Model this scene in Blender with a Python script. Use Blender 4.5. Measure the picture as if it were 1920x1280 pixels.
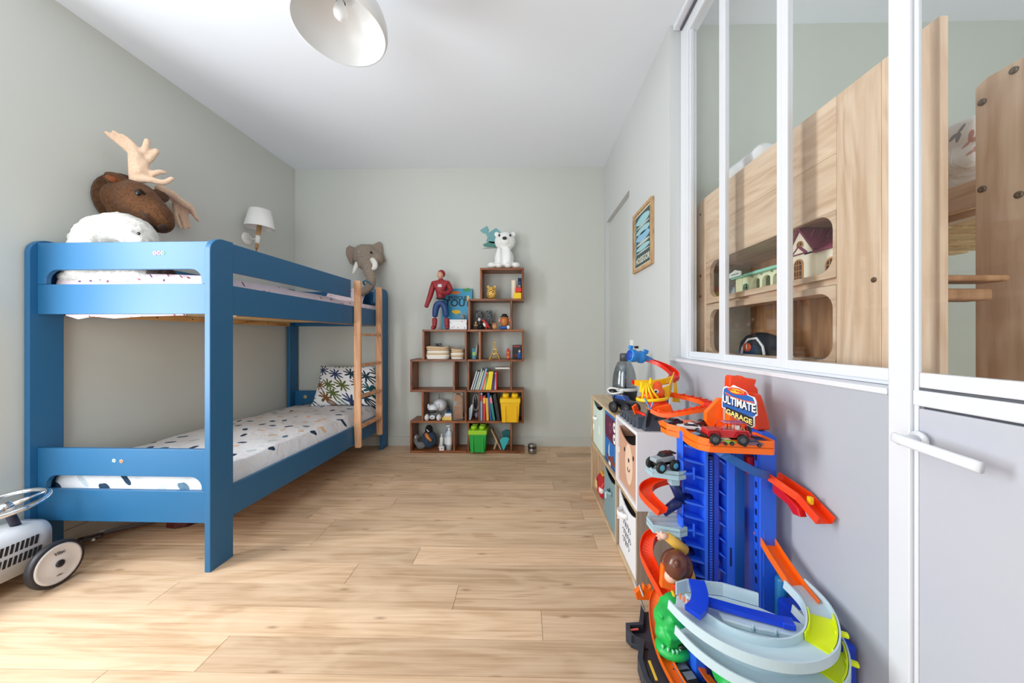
import bpy, bmesh, math, random
from mathutils import Vector, Matrix, Euler
random.seed(7)
for o in list(bpy.data.objects): bpy.data.objects.remove(o)
C = bpy.context.scene.collection
S = bpy.context.scene
PI = math.pi

# ---------------------------------------------------------------- camera
cam_d = bpy.data.cameras.new('camera'); cam = bpy.data.objects.new('camera', cam_d); C.objects.link(cam)
cam.location = (0, 0, 1.2)
cam.rotation_euler = (PI/2, 0, math.atan(.017))
cam_d.sensor_width = 36; cam_d.lens = 650/1920*36
cam_d.shift_x = -13/1920; cam_d.shift_y = -7.5/1920
cam_d.clip_start = .02
S.camera = cam

# ---------------------------------------------------------------- world, light, exposure
def lin(c):
    return tuple((x/255/12.92) if x/255 <= .04045 else ((x/255+.055)/1.055)**2.4 for x in c)
W = bpy.data.worlds.new('sky'); S.world = W; W.use_nodes = True
W.node_tree.nodes['Background'].inputs[0].default_value = (.80, .90, 1, 1)
W.node_tree.nodes['Background'].inputs[1].default_value = 1.0
def area(name, loc, rot, sx, sy, power, col=(1, 1, 1), spread=PI):
    d = bpy.data.lights.new(name, 'AREA'); d.shape = 'RECTANGLE'; d.size = sx; d.size_y = sy
    d.energy = power; d.color = col; d.spread = spread
    o = bpy.data.objects.new(name, d); C.objects.link(o); o.location = loc; o.rotation_euler = rot
    return o
# daylight coming in through the rear windows and the left window (all behind the camera)
area('daylight_rear', (-1.6, -.58, 1.45), (PI/2, 0, 0), 1.5, 2.2, 38, (.93, .98, 1))
area('daylight_left', (-2.74, .92, 1.55), (PI/2, 0, -PI/2), .6, 1.9, 74, (.93, .98, 1))
area('daylight_next_room', (2.2, -1.16, 1.6), (PI/2, 0, 0), 1.6, 2.2, 27, (.95, .98, 1))
vs = S.view_settings
vs.view_transform = 'Standard'; vs.look = 'None'; vs.gamma = 1; vs.use_curve_mapping = False
vs.exposure = 0.22
S.display_settings.display_device = 'sRGB'
cy = S.cycles
cy.use_denoising = True
try: cy.denoiser = 'OPENIMAGEDENOISE'
except Exception: pass
cy.max_bounces = 10; cy.diffuse_bounces = 7; cy.glossy_bounces = 3; cy.transmission_bounces = 4; cy.transparent_max_bounces = 12
cy.caustics_reflective = False; cy.caustics_refractive = False
cy.sample_clamp_indirect = 6

# ---------------------------------------------------------------- materials
_m = {}
def nodes(name):
    m = bpy.data.materials.new(name); m.use_nodes = True
    nt = m.node_tree; return m, nt, nt.nodes['Principled BSDF']
def N(nt, t, **kw):
    n = nt.nodes.new(t)
    for k, v in kw.items():
        if k.startswith('i_'):
            n.inputs[k[2:].replace('_', ' ')].default_value = v
        else: setattr(n, k, v)
    return n
def L(nt, a, b): nt.links.new(a, b)
def ramp(nt, src, stops, interp='LINEAR'):
    r = nt.nodes.new('ShaderNodeValToRGB'); r.color_ramp.interpolation = interp
    e = r.color_ramp.elements
    while len(e) < len(stops): e.new(.5)
    for i, (p, c) in enumerate(stops):
        e[i].position = p; e[i].color = (*lin(c), 1)
    L(nt, src, r.inputs[0]); return r
def coords(nt, scale=(1, 1, 1), rot=(0, 0, 0)):
    t = N(nt, 'ShaderNodeTexCoord'); mp = N(nt, 'ShaderNodeMapping')
    mp.inputs['Scale'].default_value = scale; mp.inputs['Rotation'].default_value = rot
    L(nt, t.outputs['Object'], mp.inputs[0]); return mp.outputs[0]
def bump(nt, b, src, strength=.2, dist=.005):
    n = N(nt, 'ShaderNodeBump', i_Strength=strength, i_Distance=dist)
    L(nt, src, n.inputs['Height']); L(nt, n.outputs[0], b.inputs['Normal'])
def plain(name, c, r=.5, metal=0, coat=0, spec=.5, trans=0):
    if name in _m: return _m[name]
    m, nt, b = nodes(name)
    b.inputs['Base Color'].default_value = (*lin(c), 1); b.inputs['Roughness'].default_value = r
    b.inputs['Metallic'].default_value = metal; b.inputs['Coat Weight'].default_value = coat
    b.inputs['Specular IOR Level'].default_value = spec
    if trans: b.inputs['Transmission Weight'].default_value = trans
    _m[name] = m; return m
def paint(name, c, r=.75, strength=.06):
    m, nt, b = nodes(name); b.inputs['Base Color'].default_value = (*lin(c), 1); b.inputs['Roughness'].default_value = r
    n = N(nt, 'ShaderNodeTexNoise', i_Scale=90.0, i_Detail=4.0); L(nt, coords(nt), n.inputs['Vector'])
    bump(nt, b, n.outputs[0], strength, .002); return m
def fur(name, c1, c2, scale=60., strength=.6, stretch=(1, 1, 1), sheen=.08):
    m, nt, b = nodes(name)
    v = coords(nt, stretch)
    n = N(nt, 'ShaderNodeTexNoise', i_Scale=scale, i_Detail=5.0, i_Roughness=.7); L(nt, v, n.inputs['Vector'])
    r = ramp(nt, n.outputs[0], [(.35, c2), (.65, c1)]); L(nt, r.outputs[0], b.inputs['Base Color'])
    b.inputs['Roughness'].default_value = .95; b.inputs['Specular IOR Level'].default_value = .15
    b.inputs['Sheen Weight'].default_value = sheen
    bump(nt, b, n.outputs[0], strength, .01); return m
def wood(name, c1, c2, c3, axis=0, scale=1.0, rough=.5, rand=False, knots=None, rings=0, amp=.11, con=1.0, fine=1.0):
    m, nt, b = nodes(name)
    t = N(nt, 'ShaderNodeTexCoord'); v = t.outputs['Object']
    if rand:
        oi = N(nt, 'ShaderNodeObjectInfo'); ml = N(nt, 'ShaderNodeVectorMath', operation='SCALE'); cx = N(nt, 'ShaderNodeCombineXYZ')
        for k, f in enumerate((17., 31., 7.)):
            mm = N(nt, 'ShaderNodeMath', operation='MULTIPLY'); mm.inputs[1].default_value = f
            L(nt, oi.outputs['Random'], mm.inputs[0]); L(nt, mm.outputs[0], cx.inputs[k])
        ad = N(nt, 'ShaderNodeVectorMath', operation='ADD'); L(nt, v, ad.inputs[0]); L(nt, cx.outputs[0], ad.inputs[1]); v = ad.outputs[0]
    sc = [22*scale*fine]*3; sc[axis] = 1.6*scale
    mp = N(nt, 'ShaderNodeMapping'); mp.inputs['Scale'].default_value = sc; L(nt, v, mp.inputs[0])
    n1 = N(nt, 'ShaderNodeTexNoise', i_Scale=1.0, i_Detail=6.0, i_Roughness=.62, i_Distortion=.6); L(nt, mp.outputs[0], n1.inputs['Vector'])
    sc2 = [5*scale]*3; sc2[axis] = .9*scale
    mp2 = N(nt, 'ShaderNodeMapping'); mp2.inputs['Scale'].default_value = sc2; L(nt, v, mp2.inputs[0])
    n2 = N(nt, 'ShaderNodeTexNoise', i_Scale=1.0, i_Detail=3.0, i_Distortion=1.2); L(nt, mp2.outputs[0], n2.inputs['Vector'])
    wv = N(nt, 'ShaderNodeMath', operation='MULTIPLY'); wv.inputs[1].default_value = 34. if not rings else rings
    L(nt, n2.outputs[0], wv.inputs[0])
    sn = N(nt, 'ShaderNodeMath', operation='SINE'); L(nt, wv.outputs[0], sn.inputs[0])
    mx = N(nt, 'ShaderNodeMath', operation='MULTIPLY_ADD'); mx.inputs[1].default_value = amp; L(nt, sn.outputs[0], mx.inputs[0]); L(nt, n1.outputs[0], mx.inputs[2])
    r = ramp(nt, mx.outputs[0], [(.5-.22*con, c3), (.5, c2), (.5+.24*con, c1)])
    out = r.outputs[0]
    if knots:
        mk = N(nt, 'ShaderNodeMapping'); s3 = [8.5]*3; s3[axis] = 2.6; mk.inputs['Scale'].default_value = s3; L(nt, v, mk.inputs[0])
        vo = N(nt, 'ShaderNodeTexVoronoi', i_Scale=knots, voronoi_dimensions='2D'); L(nt, mk.outputs[0], vo.inputs['Vector'])
        rk = N(nt, 'ShaderNodeValToRGB'); rk.color_ramp.elements[0].position = .01; rk.color_ramp.elements[0].color = (1, 1, 1, 1)
        rk.color_ramp.elements[1].position = .085; rk.color_ramp.elements[1].color = (0, 0, 0, 1); L(nt, vo.outputs['Distance'], rk.inputs[0])
        # keep only some of the cells
        sx = N(nt, 'ShaderNodeSeparateColor'); L(nt, vo.outputs['Color'], sx.inputs[0])
        gt = N(nt, 'ShaderNodeMath', operation='GREATER_THAN'); gt.inputs[1].default_value = .62; L(nt, sx.outputs[0], gt.inputs[0])
        mu = N(nt, 'ShaderNodeMath', operation='MULTIPLY'); L(nt, rk.outputs[0], mu.inputs[0]); L(nt, gt.outputs[0], mu.inputs[1])
        mm = N(nt, 'ShaderNodeMath', operation='MULTIPLY'); mm.inputs[1].default_value = .55; L(nt, mu.outputs[0], mm.inputs[0])
        mix = N(nt, 'ShaderNodeMix', data_type='RGBA'); L(nt, mm.outputs[0], mix.inputs[0]); L(nt, out, mix.inputs[6]); mix.inputs[7].default_value = (*lin((112, 78, 50)), 1); out = mix.outputs[2]
    if rand:
        hs = N(nt, 'ShaderNodeHueSaturation'); L(nt, out, hs.inputs['Color'])
        mr = N(nt, 'ShaderNodeMapRange'); mr.inputs[3].default_value = .84; mr.inputs[4].default_value = 1.10
        L(nt, oi.outputs['Random'], mr.inputs[0]); L(nt, mr.outputs[0], hs.inputs['Value']); out = hs.outputs[0]
    L(nt, out, b.inputs['Base Color']); b.inputs['Roughness'].default_value = rough
    bump(nt, b, n1.outputs[0], .08, .002)
    if knots: b.inputs['Specular IOR Level'].default_value = .25
    return m
def print_fabric(name, base, inks, scale=9., size=.2, star=0, flat=(1, 1, .2), density=.5, wrinkle=.35, aspect=1.):
    """white cotton with a scattered flat print"""
    m, nt, b = nodes(name)
    v0 = coords(nt, (scale, scale, scale)); s0 = N(nt, 'ShaderNodeSeparateXYZ'); L(nt, v0, s0.inputs[0]); c0 = N(nt, 'ShaderNodeCombineXYZ')
    for k, f in ((0, .8), (1, .7)):  # z is sheared into both axes so that side faces carry the print too
        ma0 = N(nt, 'ShaderNodeMath', operation='MULTIPLY_ADD'); ma0.inputs[1].default_value = f; L(nt, s0.outputs[2], ma0.inputs[0]); L(nt, s0.outputs[k], ma0.inputs[2]); L(nt, ma0.outputs[0], c0.inputs[k])
    v = c0.outputs[0]
    vo = N(nt, 'ShaderNodeTexVoronoi', i_Scale=1.0, i_Randomness=.6, voronoi_dimensions='2D'); L(nt, v, vo.inputs['Vector'])
    sb = N(nt, 'ShaderNodeVectorMath', operation='SUBTRACT'); L(nt, v, sb.inputs[0]); L(nt, vo.outputs['Position'], sb.inputs[1])
    se = N(nt, 'ShaderNodeSeparateXYZ'); L(nt, sb.outputs[0], se.inputs[0])
    sc = N(nt, 'ShaderNodeSeparateColor'); L(nt, vo.outputs['Color'], sc.inputs[0])
    at = N(nt, 'ShaderNodeMath', operation='ARCTAN2'); L(nt, se.outputs[1], at.inputs[0]); L(nt, se.outputs[0], at.inputs[1])
    k = N(nt, 'ShaderNodeMath', operation='MULTIPLY_ADD'); k.inputs[1].default_value = float(star if star else 2); L(nt, at.outputs[0], k.inputs[0])
    ph = N(nt, 'ShaderNodeMath', operation='MULTIPLY'); ph.inputs[1].default_value = 6.28; L(nt, sc.outputs[1], ph.inputs[0]); L(nt, ph.outputs[0], k.inputs[2])
    si = N(nt, 'ShaderNodeMath', operation='SINE'); L(nt, k.outputs[0], si.inputs[0])
    rad = N(nt, 'ShaderNodeMath', operation='MULTIPLY_ADD'); rad.inputs[1].default_value = size*(.55 if star else .33*aspect); rad.inputs[2].default_value = size; L(nt, si.outputs[0], rad.inputs[0])
    d = N(nt, 'ShaderNodeMath', operation='LESS_THAN'); L(nt, vo.outputs['Distance'], d.inputs[0]); L(nt, rad.outputs[0], d.inputs[1])
    ks = N(nt, 'ShaderNodeMath', operation='LESS_THAN'); ks.inputs[1].default_value = density; L(nt, sc.outputs[2], ks.inputs[0])
    fa = N(nt, 'ShaderNodeMath', operation='MULTIPLY'); L(nt, d.outputs[0], fa.inputs[0]); L(nt, ks.outputs[0], fa.inputs[1])
    st = [(i/len(inks), c) for i, c in enumerate(inks)]
    rp = ramp(nt, sc.outputs[0], st, 'CONSTANT')
    mix = N(nt, 'ShaderNodeMix', data_type='RGBA'); L(nt, fa.outputs[0], mix.inputs[0]); mix.inputs[6].default_value = (*lin(base), 1); L(nt, rp.outputs[0], mix.inputs[7])
    L(nt, mix.outputs[2], b.inputs['Base Color']); b.inputs['Roughness'].default_value = .9; b.inputs['Specular IOR Level'].default_value = .2
    w = N(nt, 'ShaderNodeTexNoise', i_Scale=7.0, i_Detail=4.0, i_Distortion=1.5); L(nt, coords(nt), w.inputs['Vector'])
    bump(nt, b, w.outputs[0], wrinkle, .03)
    return m
def thin_glass(name, tint=(253, 254, 254), refl=.06):
    m, nt, b = nodes(name); out = nt.nodes['Material Output']
    nt.nodes.remove(b)
    tr = N(nt, 'ShaderNodeBsdfTransparent'); tr.inputs[0].default_value = (*lin(tint), 1)
    gl = N(nt, 'ShaderNodeBsdfGlossy'); gl.inputs['Roughness'].default_value = .02
    lw = N(nt, 'ShaderNodeLayerWeight', i_Blend=.5); pw_ = N(nt, 'ShaderNodeMath', operation='POWER'); pw_.inputs[1].default_value = 4
    ma = N(nt, 'ShaderNodeMath', operation='MULTIPLY_ADD'); ma.inputs[1].default_value = .55; ma.inputs[2].default_value = refl*.5
    L(nt, lw.outputs['Facing'], pw_.inputs[0]); L(nt, pw_.outputs[0], ma.inputs[0]); ms = N(nt, 'ShaderNodeMixShader')
    L(nt, ma.outputs[0], ms.inputs[0]); L(nt, tr.outputs[0], ms.inputs[1]); L(nt, gl.outputs[0], ms.inputs[2]); L(nt, ms.outputs[0], out.inputs[0])
    return m
def spots(name, base, ink, scale, size):
    m, nt, b = nodes(name); vo = N(nt, 'ShaderNodeTexVoronoi', i_Scale=scale); L(nt, coords(nt), vo.inputs['Vector'])
    r = ramp(nt, vo.outputs['Distance'], [(size, ink), (size+.04, base)]); L(nt, r.outputs[0], b.inputs['Base Color']); b.inputs['Roughness'].default_value = .4
    return m

# ---------------------------------------------------------------- mesh building
class MB:
    """collects shapes in world space; build() links them as ONE mesh object"""
    base_xf = None
    def __init__(s, xf=None): s.vs = []; s.fs = []; s.sm = []; s.xf = xf if xf is not None else MB.base_xf
    def add(s, vs, fs, smooth=False):
        o = len(s.vs)
        if s.xf is not None: vs = [s.xf @ Vector(v) for v in vs]
        s.vs += [tuple(v) for v in vs]; s.fs += [tuple(i+o for i in f) for f in fs]; s.sm += [smooth]*len(fs); return s
    def box(s, x0, x1, y0, y1, z0, z1):
        return s.add([(x, y, z) for x in (x0, x1) for y in (y0, y1) for z in (z0, z1)],
                     [(0, 1, 3, 2), (4, 6, 7, 5), (0, 4, 5, 1), (2, 3, 7, 6), (0, 2, 6, 4), (1, 5, 7, 3)])
    def cbox(s, c, d, rot=None):
        x, y, z = (q/2 for q in d); R = Euler(rot).to_matrix() if rot else Matrix.Identity(3); c = Vector(c)
        return s.add([c + R @ Vector((a*x, b*y, e*z)) for a in (-1, 1) for b in (-1, 1) for e in (-1, 1)],
                     [(0, 1, 3, 2), (4, 6, 7, 5), (0, 4, 5, 1), (2, 3, 7, 6), (0, 2, 6, 4), (1, 5, 7, 3)])
    def prism(s, poly, axis, a, b, smooth=False):
        """poly: 2D points in the two other axes (cyclic order), extruded from a to b along axis"""
        def P(p, t):
            if axis == 'z': return (p[0], p[1], t)
            if axis == 'y': return (p[0], t, p[1])
            return (t, p[0], p[1])
        n = len(poly); vs = [P(p, a) for p in poly]+[P(p, b) for p in poly]
        return s.add(vs, [tuple(range(n-1, -1, -1)), tuple(range(n, 2*n))]+[(i, (i+1) % n, n+(i+1) % n, n+i) for i in range(n)], smooth)
    def rings(s, rings, closed=False, caps=True, smooth=True):
        n = len(rings[0]); vs = [p for r in rings for p in r]; fs = []; m = len(rings)
        for k in range(m if closed else m-1):
            a, b = k*n, ((k+1) % m)*n
            fs += [(a+i, a+(i+1) % n, b+(i+1) % n, b+i) for i in range(n)]
        if caps and not closed: fs += [tuple(range(n-1, -1, -1)), tuple(range((m-1)*n, m*n))]
        return s.add(vs, fs, smooth)
    def tube(s, pts, r, n=10, closed=False):
        pts = [Vector(p) for p in pts]; m = len(pts); rr = r if isinstance(r, (list, tuple)) else [r]*m
        T = [((pts[(i+1) % m] if closed else pts[min(i+1, m-1)])-(pts[i-1] if closed else pts[max(i-1, 0)])).normalized() for i in range(m)]
        u = T[0].orthogonal().normalized(); out = []
        for p, t, q in zip(pts, T, rr):
            u = (u-t*u.dot(t)).normalized(); w = t.cross(u)
            out.append([p+(u*math.cos(2*PI*k/n)+w*math.sin(2*PI*k/n))*q for k in range(n)])
        return s.rings(out, closed)
    def sweep(s, pts, prof, up=(0, 0, 1), smooth=False, closed=False):
        """closed 2D profile (side, up) along a path"""
        pts = [Vector(p) for p in pts]; m = len(pts); out = []; upv = Vector(up)
        for i, p in enumerate(pts):
            t = (pts[min(i+1, m-1)]-pts[max(i-1, 0)]).normalized() if not closed else (pts[(i+1) % m]-pts[i-1]).normalized()
            sd = t.cross(upv).normalized(); w = sd.cross(t).normalized()
            out.append([p+sd*a+w*b for a, b in prof])
        return s.rings(out, closed, True, smooth)
    def lathe(s, prof, c=(0, 0, 0), n=24, axis=(0, 0, 1), caps=True):
        q = Vector((0, 0, 1)).rotation_difference(Vector(axis).normalized()).to_matrix(); c = Vector(c)
        return s.rings([[c+q @ Vector((r*math.cos(2*PI*k/n), r*math.sin(2*PI*k/n), z)) for k in range(n)] for r, z in prof], False, caps)
    def ell(s, c, r, rot=None, n=14, m=9):
        R = Euler(rot).to_matrix() if rot else Matrix.Identity(3); c = Vector(c)
        if not isinstance(r, (list, tuple)): r = (r, r, r)
        vs = [c+R @ Vector((0, 0, -r[2]))]; fs = []
        for j in range(1, m):
            a = -PI/2+PI*j/m
            vs += [c+R @ Vector((r[0]*math.cos(a)*math.cos(2*PI*k/n), r[1]*math.cos(a)*math.sin(2*PI*k/n), r[2]*math.sin(a))) for k in range(n)]
        vs.append(c+R @ Vector((0, 0, r[2]))); t = len(vs)-1
        fs += [(0, 1+(k+1) % n, 1+k) for k in range(n)]
        for j in range(m-2):
            a = 1+j*n; b = a+n
            fs += [(a+k, a+(k+1) % n, b+(k+1) % n, b+k) for k in range(n)]
        fs += [(t, 1+(m-2)*n+k, 1+(m-2)*n+(k+1) % n) for k in range(n)]
        return s.add(vs, fs, True)
    def build(s, name, m, parent=None, bev=0, seg=2, remesh=0, smooth=0, warp=None, sub=0, disp=None):
        me = bpy.data.meshes.new(name); off = Vector(parent.matrix_world.translation) if parent else Vector()
        if parent: off = wloc(parent)
        vs = [warp(v) for v in s.vs] if warp else s.vs
        me.from_pydata([tuple(Vector(v)-off) for v in vs], [], s.fs)
        bm = bmesh.new(); bm.from_mesh(me); bmesh.ops.recalc_face_normals(bm, faces=bm.faces); bm.to_mesh(me); bm.free()
        me.polygons.foreach_set('use_smooth', s.sm); me.update()
        o = bpy.data.objects.new(name, me); C.objects.link(o); me.materials.append(m)
        if parent: o.parent = parent
        if bev:
            b = o.modifiers.new('bevel', 'BEVEL'); b.width = bev; b.segments = seg; b.limit_method = 'ANGLE'; b.angle_limit = .7
        if remesh:
            r = o.modifiers.new('remesh', 'REMESH'); r.mode = 'VOXEL'; r.voxel_size = remesh; r.use_smooth_shade = True
            if smooth: q = o.modifiers.new('smooth', 'SMOOTH'); q.iterations = smooth; q.factor = .5
        if sub:
            q = o.modifiers.new('sub', 'SUBSURF'); q.levels = sub; q.render_levels = sub
        if disp:
            tx = bpy.data.textures.new(name, 'CLOUDS'); tx.noise_scale = disp[1]
            q = o.modifiers.new('disp', 'DISPLACE'); q.texture = tx; q.strength = disp[0]; q.mid_level = .5; q.texture_coords = 'LOCAL'
        return o
def wloc(o):
    v = Vector(o.location)
    while o.parent: o = o.parent; v += Vector(o.location)
    return v
def tag(o, label, cat, group=None):
    o['label'] = label; o['category'] = cat
    if group: o['group'] = group
    return o
def thing(name, label, cat, loc=(0, 0, 0), group=None):
    o = bpy.data.objects.new(name, None); o.empty_display_size = .05; C.objects.link(o); o.location = loc
    return tag(o, label, cat, group)
def struct(o): o['kind'] = 'structure'; return o
def dup(root, loc, label, rz=0):
    r = root.copy(); C.objects.link(r); r.location = loc; r.rotation_euler = (0, 0, rz); r['label'] = label
    for ch in root.children:
        c = ch.copy(); C.objects.link(c); c.parent = r
        for g in ch.children:
            d = g.copy(); C.objects.link(d); d.parent = c
    return r
def text(body, size, m, parent, mat4, depth=.001, name='lettering', bold=0, squash=1):
    cu = bpy.data.curves.new(name, 'FONT'); cu.body = body; cu.size = size; cu.align_x = 'CENTER'; cu.align_y = 'CENTER'; cu.extrude = depth; cu.offset = bold; cu.resolution_u = 3
    t = bpy.data.objects.new(name, cu); C.objects.link(t)
    dg = bpy.context.evaluated_depsgraph_get(); me = bpy.data.meshes.new_from_object(t.evaluated_get(dg))
    bpy.data.objects.remove(t); bpy.data.curves.remove(cu)
    off = wloc(parent); M = mat4 @ Matrix.Diagonal((squash, 1, 1, 1)); me.transform(Matrix.Translation(-off) @ M)
    o = bpy.data.objects.new(name, me); C.objects.link(o); me.materials.clear(); me.materials.append(m); o.parent = parent
    return o
def frame(origin, right, up):
    """4x4 whose x axis is right, y axis is up, z axis faces the reader"""
    r = Vector(right).normalized(); u = Vector(up); u = (u-r*u.dot(r)).normalized(); n = r.cross(u)
    M = Matrix((r, u, n)).transposed().to_4x4(); M.translation = Vector(origin); return M
def XF(loc, rz=0, sc=1, rot=None):
    return Matrix.Translation(Vector(loc)) @ (Euler(rot).to_matrix().to_4x4() if rot else Matrix.Rotation(rz, 4, 'Z')) @ Matrix.Scale(sc, 4)
def rrect(x0, x1, y0, y1, r, n=5, corners=(1, 1, 1, 1)):
    """rounded rectangle, ccw from lower left; corners ll lr ur ul"""
    P = []
    for (cx, cy_, a0, on, px, py) in ((x0+r, y0+r, PI, corners[0], x0, y0), (x1-r, y0+r, 1.5*PI, corners[1], x1, y0), (x1-r, y1-r, 0, corners[2], x1, y1), (x0+r, y1-r, .5*PI, corners[3], x0, y1)):
        if on: P += [(cx+r*math.cos(a0+PI/2*k/n), cy_+r*math.sin(a0+PI/2*k/n)) for k in range(n+1)]
        else: P.append((px, py))
    return P
def catmull(pts, k=6):
    P = [Vector(p) for p in pts]; out = []
    for i in range(len(P)-1):
        a, b, c, d = P[max(i-1, 0)], P[i], P[i+1], P[min(i+2, len(P)-1)]
        for j in range(k):
            t = j/k
            out.append(.5*((2*b)+(c-a)*t+(2*a-5*b+4*c-d)*t*t+(3*b-a-3*c+d)*t**3))
    out.append(P[-1]); return out
# ================================================================ the room
CZ, BY, RX = 3.075, 3.83, .873
def LX(y): return -2.567-.0231*(BY-y)
m_sage = paint('sage_paint', (202, 204, 197))
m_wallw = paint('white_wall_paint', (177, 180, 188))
m_ceil = paint('ceiling_paint', (236, 240, 247), .85)
m_lac = plain('white_lacquer', (226, 227, 232), .32)
m_base = paint('baseboard_paint', (196, 197, 190), .6)
m_gap = plain('dark_gap', (90, 92, 98), .8)
glass = thin_glass('pane_glass')
m_floor = wood('oak_plank', (226, 197, 167), (210, 177, 145), (180, 145, 111), 0, 1.0, .5, True, .9, 30, .085, 1.25, 2.6)
m_sub = plain('subfloor', (120, 90, 62), .9)

fl = MB().box(-2.75, 3.4, -1.3, BY+.1, -.12, -.012).build('floor', m_sub); struct(fl)
# planks, every one a piece of its own
pw = .1503; y0 = 1.226-pw*17
known = {1.226: [-1.187, .95], 1.377: [.072], 1.527: [-1.695, -.32], 1.67: [-.88], 1.818: [-.596], 2.119: [-1.247], 1.076: [-1.504, .4]}
row = 0; rows = []
y = y0
while y < BY:
    js = None
    for k, v in known.items():
        if abs(k-y) < .02: js = list(v)
    rnd = random.Random(row*13+5)
    if js is None: js = [rnd.uniform(-1.9, -.9), rnd.uniform(-.1, .6)]
    rows.append((y, js)); y += pw; row += 1
for y, js in rows:
    ya, yb = max(y, -1.1), min(y+pw, BY)
    if yb-ya < .02: continue
    xs = [LX((ya+yb)/2)-.05]+js+[RX]
    for i in range(len(xs)-1):
        g = .0007
        MB().box(xs[i]+g, xs[i+1]-g, ya+g, yb-g, -.012, 0).build('plank', m_floor, fl, bev=.0009, seg=1)
struct(MB().box(RX, 3.3, -1.1, 2.1, -.012, 0).build('trim_1', wood('next_room_oak', (221, 189, 156), (207, 172, 137), (182, 143, 108), 0, 1.0, .45)))
struct(MB().box(-2.9, 3.5, -1.35, BY+.15, CZ, CZ+.1).build('ceiling', m_ceil))
struct(MB().box(-2.8, RX+.1, BY, BY+.12, -.012, CZ).build('wall_back', m_sage))
# left wall with its window opening beside the camera
def lwall(b, ya, yb, za, zb):
    t = .12
    vs = [(LX(ya)-t, ya, za), (LX(ya), ya, za), (LX(yb), yb, za), (LX(yb)-t, yb, za)]
    return b.add(vs+[(x, y, zb) for x, y, _ in vs], [(0, 1, 2, 3), (4, 7, 6, 5), (0, 4, 5, 1), (1, 5, 6, 2), (2, 6, 7, 3), (3, 7, 4, 0)])
b = MB(); lwall(b, 1.40, BY, -.012, CZ); lwall(b, .44, 1.40, -.012, .4); lwall(b, .44, 1.40, 2.75, CZ); lwall(b, -1.22, .44, -.012, CZ)
struct(b.build('wall_left', m_sage))
b = MB().box(-2.75, -2.4, -.64, -.52, -.012, CZ).box(-.8, RX+.1, -.64, -.52, -.012, CZ).box(-2.4, -.8, -.64, -.52, -.012, .3).box(-2.4, -.8, -.64, -.52, 2.75, CZ)
struct(b.build('wall_front', m_sage))
def casement(name, ax, c, w, z0, z1):
    b = MB(); fw = .06
    for k in (-1, 0, 1):
        q = k*(w/2-fw/2)
        b.box(*((c[0]+q-fw/2, c[0]+q+fw/2, c[1]-.025, c[1]+.025) if ax == 'x' else (c[0]-.025, c[0]+.025, c[1]+q-fw/2, c[1]+q+fw/2)), z0, z1)
    for z in (z0, (z0+z1)/2-.03, z1-.06):
        b.box(*((c[0]-w/2+.01, c[0]+w/2-.01, c[1]-.021, c[1]+.021) if ax == 'x' else (c[0]-.021, c[0]+.021, c[1]-w/2+.01, c[1]+w/2-.01)), z, z+.06)
    return struct(b.build(name, m_lac, bev=.004))
casement('window_2', 'x', (-1.6, -.61), 1.6, .3, 2.75)
casement('window_3', 'y', (LX(.92)-.08, .92), .96, .4, 2.75)
# right pier with the door recess
nz, n0, n1, nd = 2.435, 2.912, 3.735, .042
b = MB().box(RX, RX+.12, 2.1, n0, -.012, CZ).box(RX, RX+.12, n1, BY, -.012, CZ).box(RX, RX+.12, n0, n1, nz, CZ).box(RX+nd, RX+.12, n0, n1, -.012, nz)
struct(b.build('wall_right', paint('pale_grey_paint', (203, 205, 204))))
dr = MB().box(RX+nd-.004, RX+nd, n0+.01, n1-.01, .005, nz-.01).build('door_2', paint('pale_grey_paint2', (203, 205, 202))); struct(dr)
MB().box(RX+nd-.007, RX+nd-.004, n0+.05, n0+.09, .95, 1.1).build('finger_pull', m_lac, dr, bev=.001)
# low wall under the glazing, its ledge, the adjoining room
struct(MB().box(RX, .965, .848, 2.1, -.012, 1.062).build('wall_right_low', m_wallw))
struct(MB().box(RX-.004, .97, .848, 2.1, 1.0625, 1.078).build('trim_2', m_lac, bev=.002))
struct(MB().box(.995, 3.4, 2.1, 2.2, -.012, CZ).build('wall_adjoining_back', paint('green_paint', (192, 196, 186))))
struct(MB().box(3.2, 3.32, -1.2, 2.1, -.012, CZ).build('wall_adjoining_side', m_sage))
b = MB().box(RX, 1.4, -1.22, -1.1, -.012, CZ).box(3.0, 3.32, -1.22, -1.1, -.012, CZ).box(1.4, 3.0, -1.22, -1.1, -.012, .3).box(1.4, 3.0, -1.22, -1.1, 2.75, CZ)
struct(b.build('wall_adjoining_front', m_sage))
struct(MB().box(RX, RX+.1, -1.1, -.12, -.012, CZ).build('wall_right_front', m_sage))
struct(MB().box(-2.55, RX-.002, BY-.014, BY-.001, 0, .105).build('baseboard_back', m_base, bev=.003))
b = MB(); vs = [(LX(-1.05)+.001, -1.05), (LX(BY-.02)+.001, BY-.02)]
b.prism([vs[0], (vs[0][0]+.014, vs[0][1]), (vs[1][0]+.014, vs[1][1]), vs[1]], 'z', 0, .105)
struct(b.build('baseboard_left', m_base))
struct(MB().box(RX-.014, RX-.001, .86, 2.9, 0, .1).build('baseboard_right', m_lac, bev=.003))

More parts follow.
